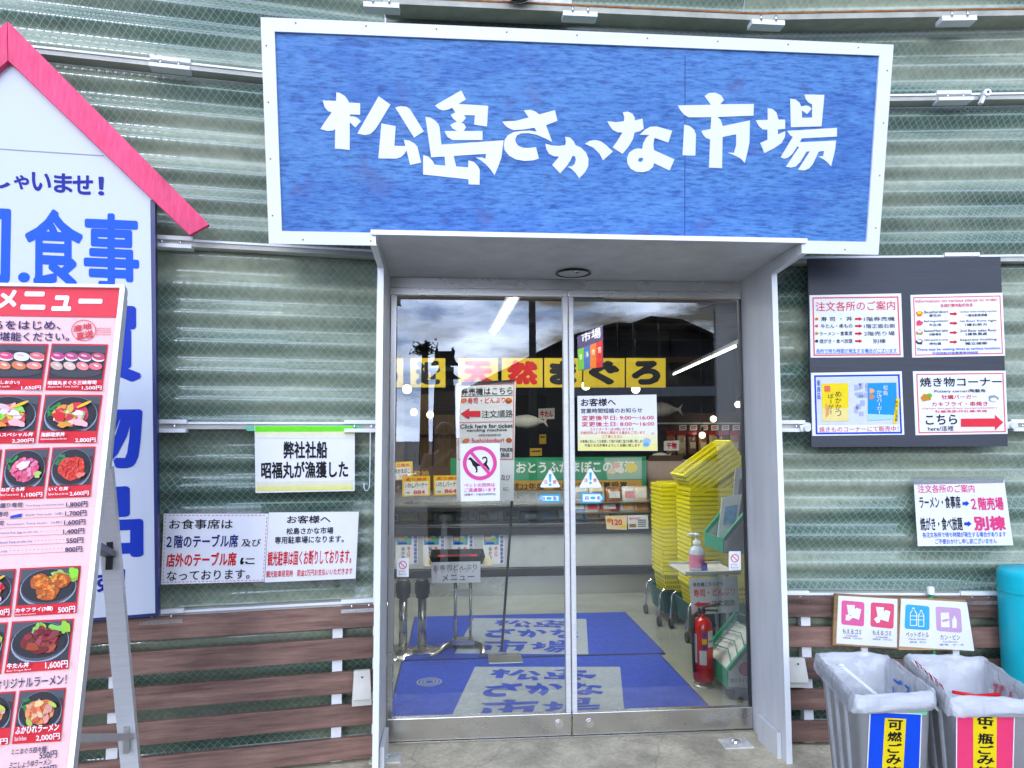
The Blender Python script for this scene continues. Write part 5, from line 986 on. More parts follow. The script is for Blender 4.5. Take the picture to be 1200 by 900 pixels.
# goods in the counter
CLR = {n: mat('pack_'+n.replace(' ', '_'), c, .25, var=.25, scale=14, coat=.6) for n, c in {'orange': (.75, .35, .06), 'pale green': (.5, .6, .4), 'white': (.7, .7, .68), 'yellow': (.72, .55, .08), 'blue': (.2, .35, .6), 'red': (.6, .04, .05), 'brown': (.3, .14, .06), 'cream': (.7, .6, .42), 'pink': (.7, .3, .32), 'grey': (.4, .42, .45)}.items()}
def pack(px_, y, zb, wd, hg, col, lab2, lean=.0, lcol=None, dp=.1):
    p = at_y(px_, y); p.z = zb; r = thing('food_pack', lab2, 'food pack', p, 'food packs in the counter')
    m_ = CLR[col]; b = MB(); n = 8; vs = []; fs = []
    for i in range(n+1):
        for j in range(n+1):
            u, v = i/n-.5, j/n-.5; t = (1-(2*u)**2)**.5*(1-(2*v)**2)**.5 if abs(u) < .5 and abs(v) < .5 else 0
            vs.append((u, v, t))
    V = [p+Vector((u*wd, -t*dp*.35+(v+.5)*lean, (v+.5)*hg)) for u, v, t in vs]+[p+Vector((u*wd, t*dp*.35+(v+.5)*lean, (v+.5)*hg)) for u, v, t in vs]
    o_ = (n+1)**2
    for s2 in (0, o_):
        for i in range(n):
            for j in range(n): a = s2+i*(n+1)+j; fs.append((a, a+n+1, a+n+2, a+1))
    b.add(V, fs, m_, True); b.build('bag', r)
    l = MB(); l.quad_slab([p+Vector((-wd*.3, -dp*.355+.3*lean, hg*.3)), p+Vector((wd*.3, -dp*.355+.3*lean, hg*.3)), p+Vector((wd*.3, -dp*.355+.7*lean, hg*.7)), p+Vector((-wd*.3, -dp*.355+.7*lean, hg*.7))], (0, -1, 0), .002, CLR[lcol or 'white']); l.build('label', r)
    return r
zd = zz(612.9)
for i, (px_, col, lc_, w_, lab) in enumerate(((461, 'cream', 'red', .12, 'at the far left end'), (476, 'yellow', 'orange', .2, 'under the yellow price cards'), (498, 'orange', 'yellow', .17, 'second from the left end'), (521, 'pale green', 'white', .18, 'above the second poster'), (540, 'white', 'blue', .13, 'behind the black tray'), (553, 'white', 'grey', .1, 'just left of the pole'), (567, 'brown', 'orange', .1, 'just left of the pole'), (578, 'cream', 'white', .1, 'beside the pole'), (600, 'pale green', 'brown', .17, 'right of the pole'), (622, 'blue', 'white', .18, 'right of the pole'), (643, 'grey', 'blue', .18, 'near the door seam'), (660, 'cream', 'blue', .12, 'behind the door seam'))):
    pack((px_, 605), cy+.2+.03*(i % 3), zd, w_, .09+.015*(i % 3), col, '%s food pack with %s label inside the glass counter, %s' % (col, lc_, lab), .03, lc_)
for i, (px_, row, col, lc_, w_, lab) in enumerate(((681, 2, 'white', 'grey', .17, 'behind the right arrow sticker'), (700, 2, 'cream', 'brown', .17, 'right of the arrow sticker'), (720, 2, 'brown', 'white', .18, 'under the green banner'), (738, 2, 'white', 'pink', .16, 'under the green banner'), (752, 2, 'cream', 'white', .14, 'against the yellow baskets'), (678, 1, 'grey', 'white', .16, 'at the door seam'), (694, 1, 'white', 'red', .17, 'beside the red pack'), (714, 1, 'red', 'white', .2, 'in the middle'), (735, 1, 'white', 'orange', .16, 'right of the red pack'), (752, 1, 'orange', 'brown', .17, 'against the yellow baskets'), (676, 0, 'blue', 'white', .17, 'at the door seam'), (694, 0, 'grey', 'orange', .16, 'left of the brown one'), (708, 0, 'brown', 'cream', .14, 'left of the hanging cards'))):
    pack((px_, 600), cy+(.2, .27, .34)[row], (zz(602.3, cy+.1) if row == 1 else zz(591.3, cy+.2)) if row else zd, w_, (.1, .1, .16)[row], col, '%s food pack, %s label, %s shelf behind the right door, %s' % (col, lc_, ('bottom', 'middle', 'top')[row], lab), .04, lc_)
for q, lab, c1, tx in (([(709, 604.5), (735, 604), (734.5, 621), (711, 620)], 'cream promotional card with orange figures clipped to the counter edge', ink(.95, .85, .65), '120'), ([(735.5, 604), (759, 603.5), (760, 619.5), (736.5, 620)], 'white price list card clipped to the counter edge by the baskets', ink(.92, .92, .92), '笹かま')):
    root, pr = sheet('price_card', lab, 'price card', Y(cy-.035), q, c1); x0, y0 = q[0]; x1 = q[1][0]
    if tx == '120': pr.text(tx, (x0+8, y0+4, x1-6, y0+11), RED, .03); pr.ell((x0+5, y0+5), 3, 2.4, ORG, 2); pr.ell((x1-4, y0+12), 3, 2.4, YEL, 2)
    else:
        pr.text('笹かまぼこ', (x0+2, y0+2, x1-8, y0+5), RED, .02); pr.rect((x0+2, y0+10, x0+10, y0+14), CLR['brown'], 2)
        for k in range(4): pr.rect((x0+12, y0+5+k*2.4, x1-2, y0+6+k*2.4), DGREY, 2, 'lettering')
    pr.done(root)
# mats
def char_loops(i): return {'松': SIGNLOC[0], '島': SIGNLOC[1], 'さ': SIGNLOC[2][:1], 'か': SIGNLOC[2][1:], 'な': SIGNLOC[3], '市': SIGNLOC[4], '場': SIGNLOC[5]}[i]
GRND = Z(.016)
def door_mat(label, x0, x1, y0, y1, gq, lines, h=.014):
    r = thing('door_mat', label, 'door mat', ((x0+x1)/2, (y0+y1)/2, 0)); MB().box((x0, y0, .0025), (x1, y1, h-.001), mat('mat_edge', (.012, .02, .12), .8)).build('backing', r)
    MB().box((x0+.012, y0+.012, .003), (x1-.012, y1-.012, h), MATBLUE).build('pile', r)
    P4 = [Z(h).at(q) for q in gq]; bl = lambda u, v, k: lerp(lerp(P4[0], P4[3], u), lerp(P4[1], P4[2], u), v)+Vector((0, 0, k))
    g_ = MB(); g_.poly([bl(0, 0, .0015), bl(1, 0, .0015), bl(1, 1, .0015), bl(0, 1, .0015)], MATGREY); g_.build('grey_field', r)
    for li, (txt, v0, v1, u0, u1) in enumerate(lines):
        lm = MB()
        for ci, ch in enumerate(txt):
            loops = char_loops(ch); xs = [p[0] for l in loops for p in l]; ys = [p[1] for l in loops for p in l]; ax, bx, ay, by = min(xs), max(xs), min(ys), max(ys); w_ = (u1-u0)/len(txt)
            l2 = [[((p[0]-ax)/(bx-ax)*.94, 1-(p[1]-ay)/(by-ay)) for p in l] for l in loops]; vs, fs = curve_mesh(l2, 0)
            lm.add([bl(u0+w_*(ci+v.x), v0+(v1-v0)*v.y, .003) for v in vs], fs, MATBLUE)
        lm.build('lettering', r)
    return r, bl
r, bl = door_mat('blue entrance mat with grey lettered field, nearest the door', -.02, 1.69, .24, 1.235, [(526, 846), (556.7, 781.7), (726.7, 781.7), (732, 838)], [('松島', .69, .95, .12, .86), ('さかな', .38, .64, .12, .9), ('市場', .02, .33, .14, .88)])
em = MB()
for rr_ in (.075, .055, .035):
    for i in range(28):
        a, b = 2*math.pi*i/28, 2*math.pi*(i+.8)/28; c = Z(.0155).at((503, 799)); em.add([c+Vector((k*math.cos(t), k*math.sin(t), 0)) for k, t in ((rr_, a), (rr_, b), (rr_-.011, b), (rr_-.011, a))], [(0, 1, 2, 3)], MATGREY)
em.build('round_emblem', r)
door_mat('blue entrance mat with grey lettered field, farther into the shop', .0, 1.73, 1.25, 2.38, [(532.7, 766), (555, 724.5), (687, 725.5), (689.5, 767)], [('松島', .70, .95, .2, .9), ('さかな', .40, .66, .16, .95), ('市場', .03, .35, .18, .92)])
# belt stanchions
def stanchion(lab, px_, top):
    p = Z(.003).at(px_); h = at_y((px_[0], top), p.y).z; r = thing('belt_post', lab, 'queue post', p, 'queue posts behind the left door')
    MB().lathe(p, [(0, 0), (.17, 0), (.17, .006), (.03, .018), (0, .018)], STEEL, 32).build('base', r); MB().tube([p+Vector((0, 0, .015)), p+Vector((0, 0, h-.12))], .029, STEEL, 16).build('pole', r)
    hd_ = MB(); hd_.lathe(p+Vector((0, 0, h-.13)), [(.03, 0), (.045, .01), (.045, .12), (.036, .13), (0, .13)], BLACKP, 18); hd_.bar(p+Vector((-.05, 0, h-.06)), p+Vector((.05, 0, h-.06)), .03, .07, BLACKP); hd_.build('belt_head', r)
    return r
stanchion('steel queue post with black head, middle one of three behind the left door', (472, 765), 679); stanchion('steel queue post with black head, right one next to the menu stand', (494.5, 763), 679); stanchion('steel queue post half hidden by the left door frame', (452, 767), 680)
# menu stand with tray
y_ = 1.5; ms = thing('menu_stand', 'steel two-pole stand with a black tray and handwritten sushi menu sign', 'stand', Z(.0).at((545, 760)))
for x in (533.5, 551.5): MB().tube([at_y((x, 665), y_), at_y((x, 757), y_)], .011, STEEL, 10).build('pole', ms)
b = MB(); a = at_y((542, 752), y_); b.bar(at_y((530, 751), y_), at_y((556, 751), y_), .09, .03, STEEL); b.tube([at_y((530, 754), y_-.02), at_y((520, 757), y_-.05), Z(.022).at((510, 767)), Z(.022).at((503, 769))], .018, STEEL, 8); b.tube([at_y((556, 754), y_-.02), at_y((566, 757), y_-.05), Z(.022).at((566, 768))], .018, STEEL, 8); b.build('base', ms)
b = MB(); b.bar(at_y((533, 694), y_), at_y((552, 694), y_), .03, .03, STEEL); b.build('bracket', ms)
zt_ = at_y((536, 659), y_-.05).z; xa, xb = at_y((498, 658), y_).x, at_y((576, 658), y_).x; MB().box((xa, y_-.16, zt_-.012), (xb, y_+.2, zt_), mat('cream_board', (.55, .5, .36), .5)).build('shelf', ms, bevel=.006)
xa, xb = at_y((507, 655), y_-.13).x, at_y((565, 655), y_-.13).x; tr = MB(); z0_ = zt_+.001; z1_ = zt_+.055
o_ = [(xa, y_-.13), (xb, y_-.13), (xb, y_+.16), (xa, y_+.16)]; w2 = [(xa-.02, y_-.15), (xb+.02, y_-.15), (xb+.02, y_+.18), (xa-.02, y_+.18)]
tr.add([(*p, z0_) for p in o_]+[(*p, z1_) for p in w2]+[(p[0]*.96+(xa+xb)/2*.04, p[1]*.96+y_*.04, z1_) for p in w2]+[(p[0]*.96+(xa+xb)/2*.04, p[1]*.96+y_*.04, z0_+.006) for p in o_], [(3, 2, 1, 0)]+[(i, (i+1) % 4, (i+1) % 4+4, i+4) for i in range(4)]+[(i+4, (i+1) % 4+4, (i+1) % 4+8, i+8) for i in range(4)]+[(i+8, (i+1) % 4+8, (i+1) % 4+12, i+12) for i in range(4)]+[(12, 13, 14, 15)], BLACKP)
tro = tr.build('menu_tray', base=((xa+xb)/2 and Vector(((xa+xb)/2, y_, z0_)))); tag(tro, 'black plastic tray holding red printed menus, on the two-pole stand', 'tray')
mn = MB(); mn.box((xa+.03, y_-.09, z0_+.007), (xb-.03, y_+.12, z0_+.025), ink(.75, .15, .15)); mn.box((xa+.08, y_-.06, z0_+.0255), (xb-.08, y_+.08, z0_+.027), ink(.3, .2, .2)); tag(mn.build('printed_menus', base=Vector(((xa+xb)/2, y_, z0_))), 'stack of red printed menus lying in the black tray', 'menus')
root, pr = sheet('handwritten_sign', 'white handwritten sign お寿司どんぶりメニュー hanging under the black tray', 'sign', Y(y_-.17), [(505.3, 659), (563, 657.8), (563, 682.5), (506, 683.5)], PAPER)
pr.text('お寿司どんぶり', (508, 661.5, 559, 668.5), BLACK, 0, sl=-.03).text('メニュー', (518, 672.5, 556, 680.5), BLACK, 0, sl=-.05)
for k in range(7): pr.ell((511+k*7.2, 670.2-k*.1), .8, .6, RED, 2)
pr.done(root)
# hanging market banner
q = [(676.5, 394), (706.5, 381), (707, 430), (677, 434.5)]
root, pr = sheet('hanging_banner', 'purple hanging banner with 市場 and a row of green, blue, orange and red cells', 'banner', Y(2.6), q, ink(.26, .22, .38))
pr.text('市', (681.5, 389.5, 692, 400), ink(.85, .85, .9), .01, sl=-.3).text('場', (693, 385, 704, 397), ink(.85, .85, .9), .01, sl=-.3)
for i, (c, ch) in enumerate(((ink(.4, .65, .2), '食'), (ink(.22, .38, .62), '海'), (ink(.8, .42, .15), '物'), (ink(.72, .15, .15), '宮'))):
    x0 = 677+i*7.3; y0 = 409.5-i*2.7; y1 = 434-i*1.0; pr.poly([(x0, y0), (x0+7.2, y0-2.6), (x0+7.2, y1-1), (x0, y1)], c, 1, 'cell'); pr.text(ch, (x0+1.8, y0+5, x0+5.4, y0+12), ink(.9, .9, .85), .0, 2)
pr.done(root)
# dried fish bags on a rack
rk = thing('hook_rack', 'dark hook rack carrying rows of dried fish bags at the back right', 'rack', at_y((830, 640), 5.4))
a, b = at_y((768, 640), 5.45), at_y((885, 640), 5.45); zt_ = at_y((830, 484), 5.45).z
MB().box((a.x, 5.45, .01), (b.x+.6, 5.5, zt_), BROWNW).build('back_board', rk)
for py in (497, 540, 575): z = at_y((830, py), 5.4).z; MB().box((a.x, 5.36, z), (b.x+.6, 5.375, z+.02), ALU).build('hook_bar', rk)
proto = None
kinds = ['amber dried fish bag with a red header hanging on the back rack', 'dark brown dried squid bag with a red header hanging on the back rack', 'pale dried scallop bag with a red header hanging on the back rack']
protos = []
for k, c in enumerate(((.5, .22, .06), (.22, .1, .05), (.6, .42, .22))):
    m_ = mat('dried_bag_%s' % ('amber', 'brown', 'pale')[k], c, .22, var=.5, scale=16, coat=.5); r = thing('dried_fish_bag', kinds[k], 'food bag', (0, 0, 0), 'dried fish bags on the back rack')
    b = MB(); n = 6; V = []; fs = []
    for s2 in (-1, 1):
        for i in range(n+1):
            for j in range(n+1): u, v = i/n, j/n; V.append((.12*(u-.5), s2*.022*(math.sin(math.pi*u)*math.sin(math.pi*v))**.6, -.27*v))
    for s2 in (0, (n+1)**2):
        for i in range(n):
            for j in range(n): a_ = s2+i*(n+1)+j; fs.append((a_, a_+1, a_+n+2, a_+n+1))
    b.add(V, fs, m_, True); b.build('bag', r); MB().box((-.06, -.008, -.005), (.06, .008, .045), CLR['red']).build('header_card', r); MB().box((-.035, -.026, -.18), (.035, -.0245, -.1), CLR['cream']).build('label', r); protos.append(r)
cnt = 0; used_p = set()
for row, py in enumerate((509, 548, 583)):
    for i in range(9):
        p = at_y((786+i*12.5, py), 5.34); k = (i*2+row) % 3
        r = protos[k] if k not in used_p else copy_tree(protos[k]); used_p.add(k); r.location = p
for i in range(8):
    x = 796+i*12.5
    if 796 <= x: root, pr = sheet('price_tag', 'small white price tag with red line above the dried fish bags', 'price tag', Y(5.3), [(x, 498.5), (x+8.5, 498), (x+8.5, 504), (x, 504.5)], PAPERW, group='price tags on the back rack'); pr.rect((x+1, 499.5, x+7.5, 501), RED, 1, 'red_line'); pr.rect((x+1.5, 502, x+7, 502.8), DGREY, 1, 'print'); pr.done(root)
cbx = thing('cardboard_box', 'open brown cardboard box between the green banner and the yellow baskets', 'box', at_y((778, 565), 3.9)); a, b = at_y((760, 567), 3.9), at_y((799, 540), 3.9); CARD = mat('cardboard', (.32, .2, .11), .7, var=.15)
c_ = MB(); c_.box((a.x, 3.9, a.z-.35), (b.x, 4.25, b.z), CARD); c_.build('body', cbx); c_ = MB(); c_.hexa([(a.x, 3.898, b.z), (b.x, 3.898, b.z), (b.x, 3.905, b.z), (a.x, 3.905, b.z)], [(a.x, 3.83, b.z+.06), (b.x, 3.83, b.z+.06), (b.x, 3.837, b.z+.06), (a.x, 3.837, b.z+.06)], CARD); c_.build('flap', cbx)
# hanging fish ornaments
def fish(lab, c, L_, m_, yaw=0):
    r = thing('fish_ornament', lab, 'ornament', c); b = MB(); n = 12; rings = [(-.5, .02, .05), (-.42, .08, .1), (-.25, .13, .16), (0, .15, .19), (.2, .11, .14), (.35, .05, .06), (.42, .025, .04)]; V = []; fs = []
    for u, ry_, rz_ in rings: V += [c+Vector((u*L_, ry_*L_*math.cos(2*math.pi*k/n), rz_*L_*math.sin(2*math.pi*k/n))) for k in range(n)]
    for i in range(len(rings)-1):
        for k in range(n): fs.append((i*n+k, i*n+(k+1) % n, (i+1)*n+(k+1) % n, (i+1)*n+k))
    b.add(V, fs, m_, True); b.build('body', r); t_ = MB(); t_.quad_slab([c+Vector((.4*L_, 0, 0)), c+Vector((.56*L_, 0, -.15*L_)), c+Vector((.5*L_, 0, 0)), c+Vector((.56*L_, 0, .15*L_))], (0, -1, 0), .006, m_); t_.build('tail', r)
    for s2 in (-1, 1): MB().ball(c+Vector((-.4*L_, s2*.085*L_, .03*L_)), .022*L_, BLACKP, 8).build('eye', r)
    MB().tube([c+Vector((0, 0, .17*L_)), Vector((c.x, c.y, 3.0))], .002, BLACKM, 4).build('string', r)
PALEF = mat('paper_fish', (.5, .48, .42), .5, var=.2)
fish('pale hanging fish ornament behind the left door, right of the ticket poster', at_y((618, 494), 4.4), .42, PALEF); fish('grey hanging fish ornament above the cardboard box', at_y((775, 480), 4.4), .45, mat('grey_fish', (.3, .28, .24), .5, var=.3)); fish('small pale fish ornament right above the cardboard box', at_y((775, 534), 4.2), .2, PALEF)
root, pr = sheet('price_tag', 'white speech-bubble shop card with red lettering hanging behind the door seam', 'shop card', Y(4.6), [(631, 479), (650, 478), (650, 491), (631, 491)], PAPERW); pr.text('牛たん', (633, 481, 648, 489), RED, .04); pr.done(root)
root, pr = sheet('price_tag', 'small white shop card with red lettering near the grey fish ornament', 'shop card', Y(4.6), [(778, 517), (796, 516), (796, 528), (778, 528)], PAPERW); pr.text('干物', (781, 518.5, 793, 526), RED, .04); pr.done(root)

# ================================================================== YELLOW BASKETS
BW, BD, BH, TP = .43, .31, .2, .88
def slotted():
    m = bpy.data.materials.new('yellow_slotted_plastic'); m.use_nodes = True; t, N, L, b = tree(m); tc = N('ShaderNodeTexCoord'); sp = N('ShaderNodeSeparateXYZ'); L(tc.outputs['Object'], sp.inputs[0])
    def M(op, a, c=None):
        n = N('ShaderNodeMath'); n.operation = op
        for i, v in enumerate((a, c)):
            if v is None: continue
            if isinstance(v, (int, float)): n.inputs[i].default_value = v
            else: L(v, n.inputs[i])
        return n.outputs[0]
    f = lambda o, p, w: M('LESS_THAN', M('ABSOLUTE', M('SUBTRACT', M('FRACT', M('DIVIDE', o, p)), .5)), w)
    row = f(sp.outputs[2], .034, .3); s1 = f(M('ADD', sp.outputs[0], sp.outputs[1]), .017, .22)
    zone = M('MULTIPLY', M('GREATER_THAN', sp.outputs[2], .02), M('LESS_THAN', sp.outputs[2], .165)); k = M('MULTIPLY', M('MULTIPLY', row, s1), zone)
    mx = N('ShaderNodeMix'); mx.data_type = 'RGBA'; L(k, mx.inputs[0]); mx.inputs[6].default_value = (.88, .79, .004, 1); mx.inputs[7].default_value = (.17, .14, .003, 1); L(mx.outputs[2], b.inputs['Base Color']); b.inputs['Roughness'].default_value = .38; return m
YS = slotted()
def make_basket():
    r = thing('shopping_basket', 'x', 'basket', (0, 0, 0)); b = MB()
    def rect(k, z, w=BW, d=BD): return [(-w/2*k, -d/2*k, z), (w/2*k, -d/2*k, z), (w/2*k, d/2*k, z), (-w/2*k, d/2*k, z)]
    V = rect(TP, 0)+rect(.985, BH-.012)+rect(.975, BH-.012)+rect(TP-.012, .004)
    b.add(V, [(3, 2, 1, 0)]+[(i, (i+1) % 4, (i+1) % 4+4, i+4) for i in range(4)]+[(8+i, 8+(i+1) % 4, 12+(i+1) % 4, 12+i) for i in range(4)]+[(12, 13, 14, 15)], YS); b.build('tub', r)
    b = MB(); V = rect(.985, BH-.022)+rect(1.03, BH-.022)+rect(1.03, BH)+rect(.975, BH); b.add(V, [(j*4+i, j*4+(i+1) % 4, ((j+1) % 4)*4+(i+1) % 4, ((j+1) % 4)*4+i) for j in range(4) for i in range(4)], YPLAST); b.build('rim', r)
    for s2 in (-1, 1):
        b = MB(); b.tube([(-BW*.42, s2*.02, BH+.003), (-BW*.42, s2*BD*.44, BH+.006), (BW*.42, s2*BD*.44, BH+.006), (BW*.42, s2*.02, BH+.003)], .0035, YPLAST, 5); b.build('handle', r)
    return r
bk = make_basket(); first = True
def put(loc, rot, label, group):
    global first
    r = bk if first else copy_tree(bk); first = False; r.location = loc; r.rotation_euler = rot; r['label'] = label; r['group'] = group; return r
S2 = (2.24, 1.70); S1 = (2.17, 2.16)
for k in range(22): put((S2[0]+rnd.uniform(-.003, .003), S2[1]+rnd.uniform(-.003, .003), .2+k*.0325), (0, 0, rnd.uniform(-.01, .01)), 'yellow shopping basket nested in the front upright stack beside the sanitizer stand', 'baskets in the front stack')
for k in range(22): put((S1[0]+rnd.uniform(-.003, .003), S1[1]+rnd.uniform(-.003, .003), .2+k*.0325), (0, 0, rnd.uniform(-.01, .01)), 'yellow shopping basket nested in the rear stack, left of the front stack', 'baskets in the rear stack')
ta = R(-35); ax_ = Vector((math.sin(ta), 0, math.cos(ta)))
for k in range(6): put(Vector((2.365, 1.70, 1.0))+ax_*(k*.034), (0, ta, 0), 'yellow shopping basket in the tilted pile lying on top of the front stack', 'baskets in the tilted pile')
def dolly(lab, c):
    r = thing('basket_cart', lab, 'basket cart', (c[0], c[1], 0)); GT = mat('dark_green_plastic', (.01, .09, .085), .45); b = MB(); w, d = BW/2+.03, BD/2+.03; z0, z1 = .09, .26
    V = [(c[0]+sx*w*k, c[1]+sy*d*k, z) for k, z in ((.9, z0), (1, z1), (.97, z1), (.87, z0+.006)) for sx, sy in ((-1, -1), (1, -1), (1, 1), (-1, 1))]
    b.add(V, [(3, 2, 1, 0)]+[(j*4+i, j*4+(i+1) % 4, (j+1)*4+(i+1) % 4, (j+1)*4+i) for j in range(3) for i in range(4)]+[(12, 13, 14, 15)], GT); b.build('basin', r)
    for sx, sy in ((-1, -1), (1, -1), (1, 1), (-1, 1)):
        x, y = c[0]+sx*(w+.015), c[1]+sy*(d+.01); b = MB(); b.tube([(c[0]+sx*w*.6, y, .27), (x-sx*.03, y, .275), (x, y, .25), (x+sx*.012, y, .1), (x+sx*.012, y, .07)], .0095, CHROME, 8); lo_ = b.build('leg', r)
        b = MB(); n = 16; ww = .035; q = Vector((x+sx*.012, y, .038)); b.add([q+Vector((s_*.012, ww*math.cos(2*math.pi*k/n), ww*math.sin(2*math.pi*k/n))) for s_ in (-1, 1) for k in range(n)], [tuple(range(n)), tuple(range(2*n-1, n-1, -1))]+[(k, (k+1) % n, n+(k+1) % n, n+k) for k in range(n)], RUBBER); b.build('caster', lo_)
dolly('dark green basket cart on casters under the front basket stack', S2); dolly('dark green basket cart on casters under the rear basket stack', S1)

# ================================================================== SANITIZER STAND, EXTINGUISHER, RACKS
y_ = .95; ss = thing('sanitizer_stand', 'steel stand with a pale tray and hanging ticket sign right behind the door', 'stand', Vector((at_y((838, 780), y_).x, y_, 0)))
zt_ = at_y((823, 668), y_-.02).z; TRAY = mat('pale_grey_tray', (.5, .5, .47), .4)
xa, xb = at_y((795, 668), y_).x, at_y((858, 668), y_).x
MB().box((xa, y_-.14, zt_-.012), (xb, y_+.2, zt_), TRAY).build('tray', ss, bevel=.01)
for s_, (a, b) in enumerate((((xa, y_-.14), (xb, y_-.14)), ((xa, y_+.2), (xb, y_+.2)))): MB().bar((a[0], a[1], zt_+.004), (b[0], b[1], zt_+.004), .014, .02, TRAY).build('tray_lip', ss)
for x in (839, 852): p = at_y((x, 680), y_+.05); MB().tube([(p.x, p.y, zt_-.01), (p.x, p.y, .03)], .011, STEEL, 10).build('pole', ss)
p = at_y((845, 700), y_); b = MB(); b.tube([(p.x-.17, y_-.12, .016), (p.x-.13, y_-.12, .016), (p.x, y_-.1, .02), (p.x, y_+.14, .02)], .013, STEEL, 8); b.bar((p.x-.1, y_+.05, .02), (p.x+.12, y_+.05, .02), .05, .02, STEEL); b.build('base', ss)
root, pr = sheet('stand_sign', 'white sign with red 寿司・どんぶり and a left arrow hanging from the sanitizer tray', 'sign', Y(y_-.152), [(807.2, 677.4), (864.6, 675), (866.3, 717.2), (810.8, 720.7)], PAPER)
pr.text('券売機こちらから', (812, 682, 847.5, 687), BLACK, .012).text('寿司・どんぶり', (812.8, 689.5, 861, 698.7), RED2, .022).arrow(832, 813, 708.3, 7.5, RED2, hl=.35).text('注文順路', (834, 703, 861.4, 710.6), BLACK, .014); pr.done(root)
p = at_y((817, 668), y_-.03); p.z = zt_+.002; bt = thing('sanitizer_bottle', 'clear pump bottle of hand sanitizer with pink label on the pale tray', 'bottle', p)
sc2 = (at_y((826, 660), y_).x-at_y((809, 660), y_).x)/2; hB = at_y((817, 637), y_).z-zt_
MB().lathe(p, [(0, 0), (sc2*.95, 0), (sc2, .01), (sc2, hB*.72), (sc2*.8, hB*.86), (sc2*.4, hB*.95), (sc2*.38, hB)], mat('bottle_plastic', (.6, .66, .75), .15, var=.03), 20).build('bottle_body', bt)
b = MB(); b.lathe(p+Vector((0, 0, hB*.12)), [(sc2*1.02, 0), (sc2*1.02, hB*.5)], ink(.95, .55, .68), 20); b.build('label', bt)
b = MB(); b.box((p.x+sc2*.25, p.y-sc2*1.12, p.z+.004), (p.x+sc2*1.0, p.y-sc2*1.0, p.z+.05), ink(.08, .15, .65)); b.build('blue_label', bt)
b = MB(); b.lathe(p+Vector((0, 0, hB)), [(sc2*.5, 0), (sc2*.5, .02), (sc2*.18, .024), (sc2*.18, .05), (sc2*.4, .052), (sc2*.4, .066), (0, .07)], WHITE, 14); b.tube([p+Vector((0, 0, hB+.06)), p+Vector((-.045, 0, hB+.062)), p+Vector((-.06, 0, hB+.045))], .008, WHITE, 8); b.build('pump', bt)
p = Z(.003).at((824.5, 803)); ex = thing('fire_extinguisher', 'red fire extinguisher with white labels standing on the floor under the ticket sign', 'fire extinguisher', p)
re = (at_y((836, 760), p.y).x-at_y((813, 760), p.y).x)/2; ze = at_y((824, 797), p.y).z; zt_ = at_y((824, 722), p.y).z
MB().lathe((p.x, p.y, 0), [(0, ze), (re*.92, ze), (re, ze+.012), (re, zt_-.07), (re*.93, zt_-.035), (re*.6, zt_-.01), (re*.25, zt_), (re*.25, zt_+.02)], EXTR, 28).build('cylinder', ex)
MB().lathe((p.x, p.y, .003), [(0, 0), (re*1.05, 0), (re*1.05, .006), (re*.3, .012), (re*.3, ze-.004), (re*.9, ze-.002), (0, ze)], STEEL, 24).build('stand_foot', ex)
b = MB(); b.lathe((p.x, p.y, zt_+.018), [(.02, 0), (.024, .02), (.018, .035), (0, .035)], BLACKM, 12); b.bar((p.x, p.y, zt_+.05), (p.x+.1, p.y-.02, zt_+.075), .02, .008, BLACKM); b.bar((p.x, p.y, zt_+.035), (p.x+.09, p.y-.02, zt_+.035), .02, .008, BLACKM); b.build('valve', ex)
MB().tube([(p.x-.015, p.y, zt_+.03), (p.x-re*.9, p.y-.01, zt_+.01), (p.x-re*1.12, p.y-.02, zt_-.08), (p.x-re*1.12, p.y-.03, ze+.12), (p.x-re*1.08, p.y-.03, ze+.06)], .009, BLACKP, 8).build('hose', ex)
def curved_label(z0, z1, a0, a1, m_, k=1.012):
    b = MB(); n = 8; V = [];
    for z in (z0, z1): V += [(p.x+re*k*math.sin(R(a0+(a1-a0)*i/n)), p.y-re*k*math.cos(R(a0+(a1-a0)*i/n)), z) for i in range(n+1)]
    b.add(V, [(i, i+1, n+2+i, n+1+i) for i in range(n)], m_); b.build('label', ex)
hh = zt_-ze; curved_label(ze+hh*.55, ze+hh*.8, 12, 62, ink(.92, .9, .88)); curved_label(ze+hh*.28, ze+hh*.5, -38, 2, ink(.92, .9, .88)); curved_label(ze+hh*.3, ze+hh*.75, -85, -52, ink(.88, .88, .9)); curved_label(ze+hh*.6, ze+hh*.68, -22, 4, YEL); curved_label(ze+hh*.7, ze+hh*.78, -20, 2, ink(.2, .3, .8)); curved_label(ze+hh*.52, ze+hh*.58, -22, 4, ink(.1, .2, .6)); curved_label(ze+hh*.62, ze+hh*.66, 16, 55, ink(.6, .6, .62), 1.018)
